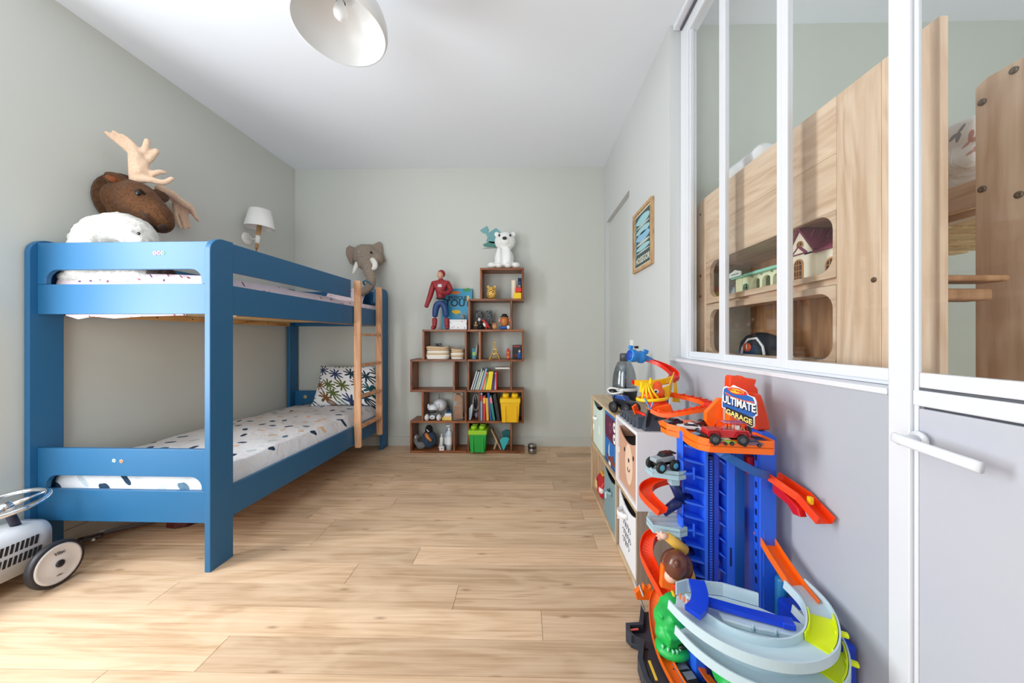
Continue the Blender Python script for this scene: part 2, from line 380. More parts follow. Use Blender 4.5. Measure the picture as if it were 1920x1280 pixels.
# sliding glazed partition: frame, three sashes, panes
PXX = .935
w1 = bpy.data.objects.new('window_1', None); C.objects.link(w1); w1.location = (PXX, 1.4, 1.07); struct(w1)
MB().box(PXX, PXX+.05, 2.003, 2.098, 1.079, CZ-.002).build('jamb', m_lac, w1, bev=.003)
MB().box(PXX-.045, PXX+.005, .845, 2.098, CZ-.035, CZ-.002).box(PXX, PXX+.055, .845, 2.003, 2.955, CZ-.036).build('head_track', m_lac, w1, bev=.004)
MB().box(PXX-.012, PXX-.002, .845, 2.08, CZ-.05, CZ-.036).build('track_gap', m_gap, w1)
MB().box(PXX-.006, PXX+.055, .845, 2.003, 1.079, 1.09).build('sill_track', m_lac, w1, bev=.002)
for i, (ya, yb, dx) in enumerate(((1.66, 2.0, .012), (1.262, 1.66, .002), (.858, 1.262, -.008))):
    x = PXX-.007+dx; sl = .024; sr = .045 if i else .036
    MB().box(x, x+.022, ya, ya+sl+.012, 1.09, 2.955).build('stile', m_lac, w1, bev=.003)
    MB().box(x, x+.022, yb-.03 if i else yb-.012, yb, 1.09, 2.955).build('stile', m_lac, w1, bev=.003)
    MB().box(x, x+.022, ya+sl+.012, yb-(.03 if i else .012), 1.09, 1.122).build('bottom_rail', m_lac, w1, bev=.003)
    MB().box(x+.009, x+.013, ya+sl+.012, yb-(.03 if i else .012), 1.122, 2.953).build('pane', glass, w1)
# the door beside it
d1 = bpy.data.objects.new('door_1', None); C.objects.link(d1); d1.location = (RX, .4, 0); struct(d1)
MB().box(RX-.004, RX+.012, .797, .846, 0, CZ-.003).build('door_post', m_lac, d1, bev=.004)
MB().box(RX+.004, RX+.02, .8463, .8477, .7, 1.06).build('post_gap', m_gap, d1)
ST = .012
MB().box(RX+.003, RX+ST, .787, .796, 0.01, 2.95).build('door_stile', m_lac, d1, bev=.002)
MB().box(RX, RX+ST, -.1, -.02, 0.01, 2.95).build('door_stile', m_lac, d1, bev=.002)
MB().box(RX, RX+ST, -.019, .796, 1.048, 1.083).build('door_rail', m_lac, d1, bev=.003)
MB().box(RX+.004, RX+ST+.01, -.019, .7865, 1.0885, 1.122).build('glazing_bead', m_lac, d1, bev=.003)
MB().box(RX+.005, RX+.011, -.019, .7865, 1.0835, 1.088).build('bead_gap', m_gap, d1)
MB().box(RX, RX+ST, -.019, .7865, 2.9, 2.95).build('door_rail', m_lac, d1, bev=.003)
MB().box(RX+.002, RX+ST, -.019, .7855, .012, 1.043).build('door_panel', plain('panel_lacquer', (194, 195, 204), .3), d1, bev=.003)
MB().box(RX+.0125, RX+.03, -.019, .785, .012, 1.080).build('door_core', m_gap, d1)
MB().box(RX+.006, RX+.010, -.019, .7865, 1.123, 2.899).build('pane', glass, d1)
h = MB(); h.lathe([(.0, 0), (.019, .001), (.02, .006), (.018, .009), (0, .01)], (RX-.006, .775, .975), 24, (-1, 0, 0), False)
h.lathe([(.011, 0), (.011, .04)], (RX-.012, .775, .975), 16, (-1, 0, 0))
h.build('handle_rose', m_lac, d1)
pr = rrect(-.011, .011, -.006, .006, .0055, 4)
MB().sweep(catmull([(RX-.050, .787, .979), (RX-.053, .77, .977), (RX-.053, .71, .9715), (RX-.050, .638, .965)], 4), pr, (1, 0, 0), True).build('door_lever', m_lac, d1)
# ================================================================ blue bunk bed
m_blue = plain('blue_lacquer', (34, 97, 141), .42)
NR, NL, FR, FL = Vector((-1.606, 1.742)), Vector((-2.604, 1.758)), Vector((-1.513, 3.812)), Vector((-2.550, 3.812))
def bed(v):
    s, w, z = v; s /= 2.08
    a = NR.lerp(FR, s); e = NL.lerp(FL, s); q = a.lerp(e, w); return (q.x, q.y, z)
BL = 2.08
bk = thing('bunk_bed', 'blue lacquered wooden bunk bed standing along the left wall', 'bunk bed', (-2.08, 2.78, 0))
TZ = 1.72; PT = .03; PW = .135
def post(s0, s1, w0, w1, outer_low):
    r = .075
    P = rrect(s0, s1, 0, TZ, r, 7, (0, 0, 1 if not outer_low else 0, 1 if outer_low else 0))
    b = MB(); b.prism(P, 'y', w0, w1)
    return b.build('post', m_blue, bk, bev=.003, warp=bed)
post(0, PW, 0, PT, True); post(0, PW, 1-PT, 1, True); post(BL-PW, BL, 0, PT, False); post(BL-PW, BL, 1-PT, 1, False)
def endboards(s):
    for gz0, gz1, rz0, rz1, sl in ((1.557, 1.70, 1.323, 1.48, .0), (.474, .617, .235, .40, 0)):
        # guard: a board whose lower edge is cut by a long slot with rounded upper corners
        w0, w1 = PT, 1-PT; r = .06; e = .045
        P = [(w0, rz1), (w0, gz1), (w1, gz1), (w1, rz1), (w1-e, rz1)]
        P += [(w1-e-r*(1-math.cos(t)), gz0-r+r*math.sin(t)) for t in [PI/2*k/6 for k in range(1, 7)]]
        P += [(w0+e+r*(1-math.cos(t)), gz0-r+r*math.sin(t)) for t in [PI/2*k/6 for k in range(6, 0, -1)]]
        P += [(w0+e, rz1)]
        P = [(w, z) if z > rz1 else (w, rz1+.001) for w, z in P]
        MB().prism(P, 'x', s, s+.022).build('guard_board', m_blue, bk, bev=.002, warp=bed)
        MB().box(s, s+.022, w0, w1, rz0, rz1).build('end_rail', m_blue, bk, bev=.002, warp=bed)
endboards(.03); endboards(BL-.052)
def longboards(w0, w1, gap):
    a, e = PW, BL-PW
    MB().box(a, e, w0, w1, 1.323, 1.483).build('side_rail', m_blue, bk, bev=.002, warp=bed)
    MB().box(a, e, w0, w1, .225, .392).build('side_rail', m_blue, bk, bev=.002, warp=bed)
    if gap:
        MB().box(a, 1.325, w0, w1, 1.557, 1.712).build('guard_board', m_blue, bk, bev=.002, warp=bed)
        MB().box(1.79, e, w0, w1, 1.557, 1.695).build('guard_board', m_blue, bk, bev=.002, warp=bed)
    else:
        MB().box(a, e, w0, w1, 1.557, 1.69).build('guard_board', m_blue, bk, bev=.002, warp=bed)
longboards(.001, .026, True); longboards(.974, .999, False)
m_pine = wood('pale_pine', (236, 210, 165), (226, 193, 141), (205, 166, 112), 1, 1.0, .6, True)
m_pine2 = wood('pine_batten', (222, 176, 116), (206, 156, 96), (172, 120, 66), 1, 1.0, .6)
m_pin = plain('brass_screw', (205, 180, 110), .35, 1)
for zt in (1.356, .27):
    for w0 in (.026, .934):
        bt = MB().box(PW+.05, BL-PW-.05, w0, w0+.04, zt-.038, zt).build('slat_batten', m_pine2, bk, bev=.003, warp=bed)
        if zt > 1:
            for k in range(7):
                p = bed((PW+.2+k*.25, w0-.001, zt-.019)); n = .004
                MB().ell(p, (.005, .005, .005), None, 8, 5).build('screw', plain('dark_screw', (70, 60, 50), .5), bt)
    for k in range(14):
        s = PW+.06+k*.123
        MB().box(s, s+.095, .03, .97, zt+.001, zt+.018).build('slat', m_pine, bk, bev=.003, warp=bed)
# little floral stickers on the end boards
def sticker(w, z, c, r=.011):
    b = MB(); p = Vector(bed((.0295, w, z)))
    for k in range(5): b.lathe([(0, 0), (r*.5, 0), (r*.5, .0008), (0, .0008)], p+Vector((r*.6*math.cos(k*1.257), 0, r*.6*math.sin(k*1.257))), 8, (0, -1, 0), False)
    o = b.build('sticker', plain('sticker_%d' % c[0], c, .6), bk); o['label'] = 'small flower sticker'
sticker(.325, 1.64, (232, 176, 190)); sticker(.303, 1.642, (222, 160, 190)); sticker(.283, 1.641, (150, 200, 170))
sticker(.548, .555, (190, 226, 214), .01); sticker(.508, .552, (226, 160, 120), .01)
MB().lathe([(0, 0), (.02, 0), (.02, .004), (0, .004)], Vector(bed((BL-.053, .86, .55))), 16, (0, -1, 0), False).build('sticker', plain('sticker_g', (190, 176, 130), .5), bk)

def cloth_slab(name, label, cat, s0, s1, w0, w1, z0, z1, m, seed, crown=.02, group=None, wr=.012, over=0):
    """a quilted slab with rounded edges and a rumpled top"""
    rnd = random.Random(seed); ph = [rnd.uniform(0, 6.3) for _ in range(12)]
    b = MB(); nu, nv = 60, 30; top = []; bot = []
    for i in range(nu+1):
        for j in range(nv+1):
            u, v = i/nu, j/nv
            e = min(u*(s1-s0), (1-u)*(s1-s0), v*(w1-w0), (1-v)*(w1-w0)); rr = .03
            f = math.sqrt(max(0, 1-(1-min(e/rr, 1))**2))
            x, y = s0+(s1-s0)*u, w0+(w1-w0)*v
            wv = sum(math.sin(x*(3+k*4.1)*math.cos(ph[k])+y*(5+k*3.7)*math.sin(ph[k+4])+ph[k]*2)/(1+k*.6) for k in range(6))*wr
            top.append((x, y, z0+.006+(z1-z0-.006)*f+(wv+crown*math.sin(PI*v))*f)); bot.append((x, y, z0))
    n = (nu+1)*(nv+1); fs = []
    for i in range(nu):
        for j in range(nv):
            a = i*(nv+1)+j; q = (a, a+1, a+nv+2, a+nv+1); fs.append(q); fs.append(tuple(n+k for k in reversed(q)))
    ed = [i*(nv+1) for i in range(nu+1)]+[nu*(nv+1)+j for j in range(1, nv+1)]+[i*(nv+1)+nv for i in range(nu-1, -1, -1)]+[j for j in range(nv-1, 0, -1)]
    for k in range(len(ed)): a, c = ed[k], ed[(k+1) % len(ed)]; fs.append((a, c, n+c, n+a))
    b.add(top+bot, fs, True)
    o = b.build(name, m, None, warp=bed)
    return tag(o, label, cat, group)
m_pink = print_fabric('pink_print', (232, 212, 217), [(150, 70, 95), (176, 96, 110), (120, 80, 120)], 17., .11, 0, (1, 1, 1), .9, .5)
m_dots = print_fabric('leaf_dot_print', (224, 224, 228), [(40, 62, 84), (228, 186, 150), (92, 120, 140), (190, 200, 206), (60, 66, 90), (216, 196, 176), (48, 80, 104)], 7.2, .17, 0, (1, 1, .5), 1.0, .5, .9)
cloth_slab('bunk_mattress', 'thin mattress in a pale pink dotted sheet on the upper bunk', 'mattress', .056, BL-.058, .028, .972, 1.376, 1.532, m_pink, 3, .0, None, .006)
ms = cloth_slab('bunk_mattress', 'mattress under a white cover printed with leaves and dots on the lower bunk', 'mattress', .056, BL-.058, .028, .972, .29, .478, m_dots, 5, .015, None, .010)
b = MB(); p0 = []
for k, (s, w) in enumerate(((.1, .7), (.1, .55))): pass
sh = MB(); P = [(.07, .87, 1.318), (.07, .80, 1.298), (.07, .72, 1.313), (.07, .6, 1.302), (.07, .45, 1.312), (.07, .2, 1.318)]
vs = [(s, w, z) for s, w, z in P]+[(s, w, 1.372) for s, w, z in P]; n = len(P)
vs += [(s+.004, w, z) for s, w, z in vs]
fs = [(i, i+1, n+i+1, n+i) for i in range(n-1)]+[(2*n+i, 3*n+i, 3*n+i+1, 2*n+i+1) for i in range(n-1)]+[(i, 2*n+i, 2*n+i+1, i+1) for i in range(n-1)]
sh.add(vs, fs, True); mt = [o for o in bpy.data.objects if o.name == 'bunk_mattress'][0]
sh.build('sheet_hem', m_pink, mt, warp=bed)

# pillows
def pillow(name, label, m, c, sz, rot, seed=1, group=None):
    X = XF(c, rot=rot); b = MB(X); n = 24; top = []; bot = []
    for i in range(n+1):
        for j in range(n+1):
            u, v = i/n*2-1, j/n*2-1
            f = (max(0, 1-u**4)*max(0, 1-v**4))**.55
            k = 1-.07*(1-abs(u)**2)*0-.06*abs(math.sin(u*1.57)*math.sin(v*1.57))*0
            pin = 1-.05*(1-u*u) if abs(v) > .999 else 1
            x, y = sz[0]/2*u*(1-.06*(1-v*v)*u*u), sz[1]/2*v*(1-.06*(1-u*u)*v*v)
            wv = .006*math.sin(5*u+seed)*math.cos(4*v+seed*2)
            top.append((x, y, sz[2]/2*f+wv*f)); bot.append((x, y, -sz[2]/2*f))
    N_ = (n+1)**2; fs = []
    for i in range(n):
        for j in range(n):
            a = i*(n+1)+j; q = (a, a+1, a+n+2, a+n+1); fs.append(q); fs.append(tuple(N_+k for k in reversed(q)))
    b.add(top+bot, fs, True); return tag(b.build(name, m), label, 'pillow', group)
m_palm = print_fabric('jungle_print', (238, 239, 242), [(34, 78, 84), (52, 66, 104), (92, 104, 52), (40, 60, 70), (120, 84, 50), (58, 108, 96)], 7.5, .37, 9, (1, 1, .6), 1.0, .35)
pillow('pillow', 'white pillow printed with dark palm leaves leaning on the lower bunk end board', m_palm, (-1.85, 3.60, .70), (.66, .44, .15), (1.12, 0, .06), 2)
pillow('pillow', 'pale pink pillow on the upper bunk under the elephant head', m_pink, (-1.88, 3.60, 1.625), (.40, .28, .10), (.75, 0, .15), 4)

# ladder hooked over the bunk rails
m_lad = wood('ladder_wood', (222, 172, 132), (208, 154, 112), (178, 122, 82), 2, 1.0, .5)
ld = thing('bunk_ladder', 'natural wood ladder with four rungs hooked on the blue bunk rails', 'ladder', (-1.5, 3.25, 0))
for s0 in (1.36, 1.775):
    P = [(-.094, .205), (-.05, .205), (-.047, .36), (-.028, .37), (-.027, 1.30), (-.005, 1.31), (-.005, 1.70), (-.012, 1.712), (-.065, 1.712), (-.072, 1.70), (-.094, 1.26)]
    P = [(-.005, 1.318), (-.005, 1.702), (-.013, 1.712), (-.056, 1.712), (-.063, 1.702), (-.068, .215), (-.06, .205), (-.02, .205), (-.014, .215), (-.005, .40)]
    rl = MB().prism([(w, z) for w, z in P], 'x', s0, s0+.023).build('ladder_rail', m_lad, ld, bev=.004, warp=bed)
    if s0 < 1.5:
        for z in (1.225, .945, .66, .385):
            for w in (-.018, -.05): MB().ell(bed((s0-.0005, w, z)), (.004, .003, .004), None, 8, 5).build('screw', m_pin, rl)
for z in (1.225, .945, .66, .385):
    MB().prism([(-.062, z-.012), (-.062, z+.010), (-.010, z+.012), (-.010, z-.010)], 'x', 1.3835, 1.7745).build('rung', m_lad, ld, bev=.003, warp=bed)
# ================================================================ zigzag bookcases on the back wall
m_wal = wood('walnut_brown', (164, 98, 54), (134, 76, 38), (88, 47, 20), 0, 1.4, .42, True)
m_walv = wood('walnut_brown_upright', (164, 98, 54), (134, 76, 38), (88, 47, 20), 2, 1.4, .42, True)
SY0, SY1 = 3.588, 3.815
ZL = (.004, .334, .655, .972, 1.283, 1.602, 1.923); TH = .022
def case(name, label, x0, x1, boards, ups):
    t = thing(name, label, 'bookcase', ((x0+x1)/2, 3.70, 0))
    for k, (a, e) in enumerate(boards):
        z = ZL[k]+(0 if k else .018)
        MB().box(a, e, SY0, SY1, max(z-TH, .001), z).build('shelf_board', m_wal, t, bev=.0015, seg=1)
    for k, us in enumerate(ups):
        z0 = ZL[k]+(.0005 if k else .0185); z1 = ZL[k+1]-TH-.0005
        for u in us: MB().box(u, u+.02, SY0+.001, SY1, z0, z1).build('upright', m_walv, t, bev=.0015, seg=1)
    return t
A0, A1, B0, B1 = -1.194, -.603, -.598, -.010
case('zigzag_bookcase', 'shorter left brown wooden zigzag bookcase with four staggered tiers', A0, A1,
     [(A0, A1)]*4+[(-1.066, A1)], [(A0, -.747), (-1.074, -.625), (A0, -.747), (-1.066, -.624)])
case('zigzag_bookcase', 'taller right brown wooden zigzag bookcase with six staggered tiers', B0, B1,
     [(B0, B1)]*5+[(-.588, B1), (-.466, B1)], [(B0, -.152), (-.484, -.032), (B0, -.152), (-.478, -.031), (-.588, -.152), (-.466, -.031)])
Z = [.0225]+[z+.0008 for z in ZL[1:]]
def sx(px, y=3.66): return (px-984)*y/650

def book(x, y, z, w, d, h, lean, c, label, group, turn=0, band=None):
    """standing book, spine to the viewer; lean in radians about its lower edge"""
    t = thing('book', label, 'book', (x, y, z), group)
    X = Matrix.Translation((x, y, z)) @ Matrix.Rotation(lean, 4, 'Y') @ Matrix.Rotation(turn, 4, 'Z')
    k = min(.003, w*.2); m = plain('cover_%d_%d_%d' % c, c, .45)
    b = MB(X); b.box(0, k, 0, d, 0, h); b.box(w-k, w, 0, d, 0, h); b.box(k, w-k, 0, k, 0, h); b.build('cover', m, t)
    MB(X).box(k, w-k, k, d-.004, .004, h-.004).build('pages', plain('paper', (232, 226, 212), .9), t)
    if band: MB(X).box(.0008, w-.0008, -.0006, -.0001, h*.70, h*.93).build('spine_label', plain('band_%d_%d_%d' % band, band, .5), t)
    return t
g = 'books leaning on the fourth-highest right tier'
row = [(.010, .205, .30, (226, 226, 222), 'thin white'), (.012, .205, .30, (52, 62, 78), 'slim dark slate'), (.011, .20, .30, (206, 214, 216), 'pale grey'), (.014, .225, .30, (52, 72, 86), 'dark teal-blue'), (.011, .235, .29, (196, 204, 200), 'tall silver-grey'),
       (.014, .20, .29, (150, 164, 122), 'sage green'), (.011, .215, .28, (222, 226, 214), 'ivory'), (.013, .205, .27, (66, 84, 96), 'blue-grey'), (.018, .235, .27, (142, 178, 204), 'sky blue'), (.019, .195, .26, (222, 92, 76), 'coral red'),
       (.010, .175, .22, (232, 210, 150), 'cream yellow'), (.014, .19, .20, (106, 160, 56), 'leaf green'), (.011, .165, .16, (238, 226, 60), 'lemon yellow'), (.017, .195, .14, (246, 220, 20), 'bright yellow'), (.017, .195, .14, (240, 214, 16), 'bright yellow second'),
       (.014, .195, .13, (248, 226, 30), 'third bright yellow'), (.015, .19, .12, (70, 42, 92), 'dark violet'), (.013, .18, .08, (126, 34, 84), 'plum'), (.012, .165, .05, (40, 40, 92), 'navy'), (.009, .18, .02, (222, 230, 236), 'thin ice white'), (.015, .195, 0, (196, 32, 40), 'red')]
x = -.565
for i, (w, h, ln, c, nm) in enumerate(row):
    book(x, SY0+.02, Z[2], w*.90, .16, h*.98, ln, c, '%s book %s on the tier above the yellow brick box' % (nm, 'leaning' if ln > .05 else 'standing upright'), g)
    x += w*.90/math.cos(ln)*(1.06)
row_end = x
fb = thing('book', 'white hardback lying flat on top of the leaning books', 'book', (-.22, 3.68, Z[2]+.215))
b = MB(); b.box(-.308, -.155, 3.61, 3.74, Z[2]+.2165, Z[2]+.219); b.box(-.308, -.155, 3.61, 3.74, Z[2]+.229, Z[2]+.2315); b.box(-.308, -.305, 3.61, 3.74, Z[2]+.219, Z[2]+.229); b.build('cover', plain('cover_w', (226, 228, 224), .5), fb)
MB().box(-.305, -.158, 3.612, 3.738, Z[2]+.2192, Z[2]+.2288).build('pages', plain('paper', (232, 226, 212), .9), fb)
g = 'books standing beside the yellow brick box'
for x, w, h, ln, c, nm, bd in ((-.468, .024, .29, 0, (150, 176, 206), 'pale blue book with a red upper spine', (206, 50, 60)), (-.437, .026, .255, 0, (196, 44, 50), 'red book with a yellow top label', (236, 176, 60)),
                           (-.40, .025, .235, -.04, (226, 172, 60), 'ochre yellow book between the red and blue books', None), (-.365, .022, .29, -.09, (34, 76, 140), 'tall royal blue book leaning beside the teal one', None), (-.333, .024, .26, -.15, (24, 128, 122), 'teal book with a pink top label', (232, 130, 150)), (-.288, .03, .27, -.17, (30, 34, 36), 'black book leaning behind the teal one', None)):
    book(x, SY0+.015, Z[1], w, .165, h, ln, c, nm, g, band=bd)

# yellow and green toy brick boxes
def brickbox(x0, x1, y0, y1, z, h, c_body, c_lid, label):
    t = thing('brick_storage_box', label, 'toy box', ((x0+x1)/2, (y0+y1)/2, z))
    mb, ml = plain('box_%d_%d_%d' % c_body, c_body, .35), plain('lid_%d_%d_%d' % c_lid, c_lid, .35)
    lz = z+h*.70; tp = .014
    b = MB(); vs = [(x0+tp, y0+tp, z), (x1-tp, y0+tp, z), (x1-tp, y1-tp, z), (x0+tp, y1-tp, z), (x0, y0, lz), (x1, y0, lz), (x1, y1, lz), (x0, y1, lz)]
    b.add(vs, [(0, 3, 2, 1), (4, 5, 6, 7), (0, 1, 5, 4), (1, 2, 6, 5), (2, 3, 7, 6), (3, 0, 4, 7)]); b.build('body', mb, t, bev=.004)
    # recessed side ribs in front
    w = x1-x0
    for a in (.14, .72): MB().box(x0+w*a, x0+w*(a+.14), y0-.004, y0+tp, z+.004, lz-.03).build('rib', mb, t, bev=.003)
    MB().box(x0-.006, x1+.006, y0-.006, y1+.006, lz, lz+h*.16).build('lid', ml, t, bev=.005)
    nx = 2; ny = max(1, round((y1-y0)/(w/2)))
    for i in range(nx):
        for j in range(ny):
            r = w*.17
            MB().lathe([(r, 0), (r, h*.13), (r*.92, h*.14), (0, h*.14)], (x0+w*(.26+.48*i), y0+(y1-y0)*(j+.5)/ny, lz+h*.16), 18).build('stud', ml, t)
    return t
brickbox(-.247, -.052, SY0-.075, SY0+.12, Z[1], .285, (238, 186, 14), (242, 196, 20), 'yellow toy brick storage box with a studded lid on the right bookcase')
brickbox(-.572, -.395, SY0-.06, SY0+.20, Z[0], .265, (34, 158, 62), (150, 202, 40), 'green toy brick storage box with lime lid on the bottom tier')

# polar bear lamp on top
m_bear = plain('white_vinyl', (240, 240, 238), .45)
bt = thing('bear_lamp', 'white polar bear night lamp sitting on top of the tall bookcase', 'lamp', (-.222, 3.70, Z[6]))
c = Vector((-.222, 3.70, Z[6]))
b = MB(XF(c)); b.ell((0, 0, .115), (.105, .088, .125)); b.ell((0, .0, .05), (.125, .09, .055)); b.ell((.01, 0, .30), (.112, .092, .102)); b.ell((.01, -.05, .285), (.062, .06, .05))
for s_ in (-1, 1):
    b.ell((s_*.048, -.072, .11), (.036, .036, .115)); b.ell((s_*.048, -.095, .025), (.04, .05, .028)); b.ell((s_*.125, -.05, .032), (.05, .06, .036)); b.ell((.01+s_*.088, .0, .378), (.028, .02, .028))
b.build('body', m_bear, bt, remesh=.006, smooth=6)
mk = plain('black_plastic', (22, 22, 24), .35)
MB(XF(c)).ell((.012, -.112, .305), (.024, .014, .017)).build('nose', mk, bt)
for s_ in (-1, 1): MB(XF(c)).ell((.012+s_*.058, -.077, .345), (.011, .006, .014)).build('eye', mk, bt)
# teal paper map piece on the wall behind it
tm = thing('wall_map', 'jagged teal paper cut-out stuck to the wall behind the white bear', 'wall sticker', (-.39, BY-.002, 2.25))
def flat(poly, y, t_, name, m, par): return MB().prism([((px-984)*y/650, 1.2-(py-632.5)*y/650) for px, py in poly], 'y', y-t_, y).build(name, m, par)
flat([(900, 431), (913, 423), (917, 431), (914, 437), (930, 427), (940, 436), (936, 452), (924, 456), (911, 452), (914, 445), (911, 438), (904, 436)], BY-.001, .003, 'map_piece', plain('teal_paper', (118, 168, 172), .8), tm)
flat([(905, 458), (918, 452), (936, 454), (934, 464), (918, 463), (908, 462)], BY-.001, .003, 'map_piece', plain('green_paper', (84, 136, 124), .8), tm)
flat([(902, 466), (916, 463), (932, 463), (932, 465), (914, 466)], BY-.001, .003, 'map_piece', plain('grey_paper', (150, 158, 152), .8), tm)

# -------- tier contents
def animal(name, label, cat, c, size, body, ears, face, grp=None, m2=None):
    t = thing(name, label, cat, c, grp); b = MB(XF(c, 0, size)); b.ell((0, 0, .44), (.40, .36, .44)); b.ell((0, -.02, .70), (.36, .32, .30)); b.build('body', body, t, remesh=size*.05, smooth=3)
    for s_ in (-1, 1): MB(XF(c, 0, size)).ell((s_*.27, 0, .98), (.11, .07, .12)).build('ear', ears, t); MB(XF(c, 0, size)).ell((s_*.13, -.31, .76), (.035, .03, .04), None, 8, 6).build('eye', mk, t)
    MB(XF(c, 0, size)).ell((0, -.34, .66), (.06, .04, .04), None, 8, 6).build('nose', face, t); return t
animal('leopard_bank', 'round yellow leopard-spotted figurine in the topmost tier', 'figurine', (-.352, 3.66, Z[5]), .135, spots('leopard_spots', (222, 176, 84), (60, 40, 22), 55, .30), plain('leopard_ear', (226, 186, 110), .5), mk)
t = thing('cream_candle', 'tall cream candle beside the red and yellow blocks', 'candle', (-.115, 3.64, Z[5])); MB().lathe([(.0, 0), (.027, 0), (.027, .19), (.023, .197), (.008, .19), (0, .19)], (-.115, 3.63, Z[5]), 20).build('wax', plain('cream_wax', (232, 218, 196), .55), t); MB().tube([(-.115, 3.63, Z[5]+.188), (-.113, 3.63, Z[5]+.205)], .0016, 6).build('wick', mk, t)
for nm, c, x0, x1, z0, hh in (('yellow', (240, 200, 22), -.112, -.036, 0, .062), ('red', (216, 46, 40), -.100, -.036, .0706, .042)):
    t = thing('toy_block', '%s toy brick %s in the topmost tier' % (nm, 'at the bottom of the pair' if nm == 'yellow' else 'stacked on the yellow one'), 'toy block', ((x0+x1)/2, 3.62, Z[5]+z0)); m = plain('brick_'+nm, c, .35)
    MB().box(x0, x1, 3.595, 3.66, Z[5]+z0, Z[5]+z0+hh).build('body', m, t, bev=.003)
    for k in (0, 1): MB().lathe([(.013, 0), (.013, .008), (0, .008)], (x0+.018+k*.03, 3.625, Z[5]+z0+hh), 14).build('stud', m, t)
t = thing('gift_bag', 'small white paper gift bag behind the red toy brick', 'bag', (-.06, 3.72, Z[5])); MB().box(-.098, -.045, 3.69, 3.73, Z[5], Z[5]+.155).build('bag', plain('white_paper', (226, 222, 212), .8), t, bev=.002); MB().tube([(-.085, 3.688, Z[5]+.15), (-.082, 3.686, Z[5]+.185), (-.062, 3.686, Z[5]+.185), (-.059, 3.688, Z[5]+.15)], .002, 6).build('handle', plain('white_cord', (210, 206, 196), .8), t)
t = thing('box', 'dark blue box standing at the back right of the topmost tier', 'box', (-.055, 3.78, Z[5])); MB().box(-.075, -.034, 3.745, 3.80, Z[5], Z[5]+.24).build('carton', plain('navy_card', (32, 54, 92), .6), t, bev=.002); MB().box(-.072, -.037, 3.744, 3.745, Z[5]+.10, Z[5]+.20).build('label_panel', plain('navy_label', (60, 92, 140), .6), t)

# black letter H and the little figures in front of it
t = thing('letter_ornament', 'black patterned letter H standing in the second-highest tier', 'ornament', (-.44, 3.72, Z[4]))
m, nt, bs = nodes('black_pattern'); vo = N(nt, 'ShaderNodeTexVoronoi', i_Scale=30.0, feature='DISTANCE_TO_EDGE'); L(nt, coords(nt), vo.inputs['Vector']); r_ = ramp(nt, vo.outputs[0], [(.03, (120, 122, 124)), (.06, (26, 26, 28))]); L(nt, r_.outputs[0], bs.inputs['Base Color']); bs.inputs['Roughness'].default_value = .5
MB().prism([(-.527, Z[4]), (-.462, Z[4]), (-.462, Z[4]+.07), (-.415, Z[4]+.07), (-.415, Z[4]), (-.35, Z[4]), (-.35, Z[4]+.205), (-.415, Z[4]+.205), (-.415, Z[4]+.135), (-.462, Z[4]+.135), (-.462, Z[4]+.205), (-.527, Z[4]+.205)], 'y', 3.70, 3.745).build('letter', m, t, bev=.003)
def minifig(x, y, z, h, cb, ch, label, grp=None, cat='figurine', extra=None):
    t = thing('toy_figure', label, cat, (x, y, z), grp); X = XF((x, y, z), 0, h)
    b = MB(X)
    for s_ in (-1, 1): b.tube([(s_*.09, 0, .0), (s_*.09, 0, .4)], [.075, .09], 8)
    b.build('legs', plain('fig_%d_%d_%d' % extra, extra, .5) if extra else plain('fig_dark', (60, 50, 46), .5), t)
    b = MB(X); b.ell((0, 0, .52), (.17, .12, .2), None, 10, 7)
    for s_ in (-1, 1): b.tube([(s_*.15, 0, .64), (s_*.24, -.05, .42)], [.06, .045], 7)
    b.build('torso', plain('fig_%d_%d_%d' % cb, cb, .5), t); MB(X).ell((0, -.01, .83), (.13, .13, .15), None, 10, 7).build('head', plain('fig_%d_%d_%d' % ch, ch, .5), t); return t
minifig(-.512, 3.615, Z[4], .085, (150, 120, 80), (196, 160, 110), 'tiny brown figure at the left end of the letter H tier')
minifig(-.478, 3.635, Z[4], .125, (34, 34, 36), (220, 220, 216), 'small black and white figure in front of the letter H', extra=(30, 30, 32))
# rearing red and white dinosaur figure
t = thing('dinosaur_figure', 'small red and white toy dinosaur in front of the letter H', 'figurine', (-.405, 3.63, Z[4])); q = XF((-.405, 3.63, Z[4]), 0, 1)
b = MB(q); b.ell((0, 0, .05), (.026, .02, .032), (0, -.5, 0)); b.tube([(-.005, 0, .06), (-.02, 0, .085), (-.034, 0, .10), (-.05, 0, .094)], [.02, .016, .016, .007]); b.tube([(.01, 0, .04), (.035, 0, .02), (.05, 0, .008)], [.016, .009, .003])
for s_ in (-1, 1): b.tube([(0, s_*.014, .045), (.006, s_*.016, .02), (-.004, s_*.016, .003)], [.012, .009, .008], 8)
b.build('body', plain('dino_red', (176, 46, 44), .5), t, remesh=.004, smooth=2); MB(q).ell((-.016, -.012, .048), (.014, .012, .026), (0, -.5, 0), 10, 7).build('belly', plain('dino_white', (226, 220, 212), .5), t); MB(q).tube([(-.02, -.012, .062), (-.034, -.016, .056)], [.006, .004], 6).build('arm', plain('dino_white', (226, 220, 212), .5), t)
animal('lion_figure', 'small tan and red toy animal beside the egg-shaped toy', 'figurine', (-.316, 3.63, Z[4]), .068, spots('tan_red', (204, 156, 96), (150, 50, 36), 90, .32), plain('lion_ear', (170, 90, 50), .5), mk)
t = thing('egg_toy', 'egg-shaped brown toy with blue feet and pink ears in the letter H tier', 'toy', (-.213, 3.64, Z[4])); q = XF((-.213, 3.64, Z[4]))
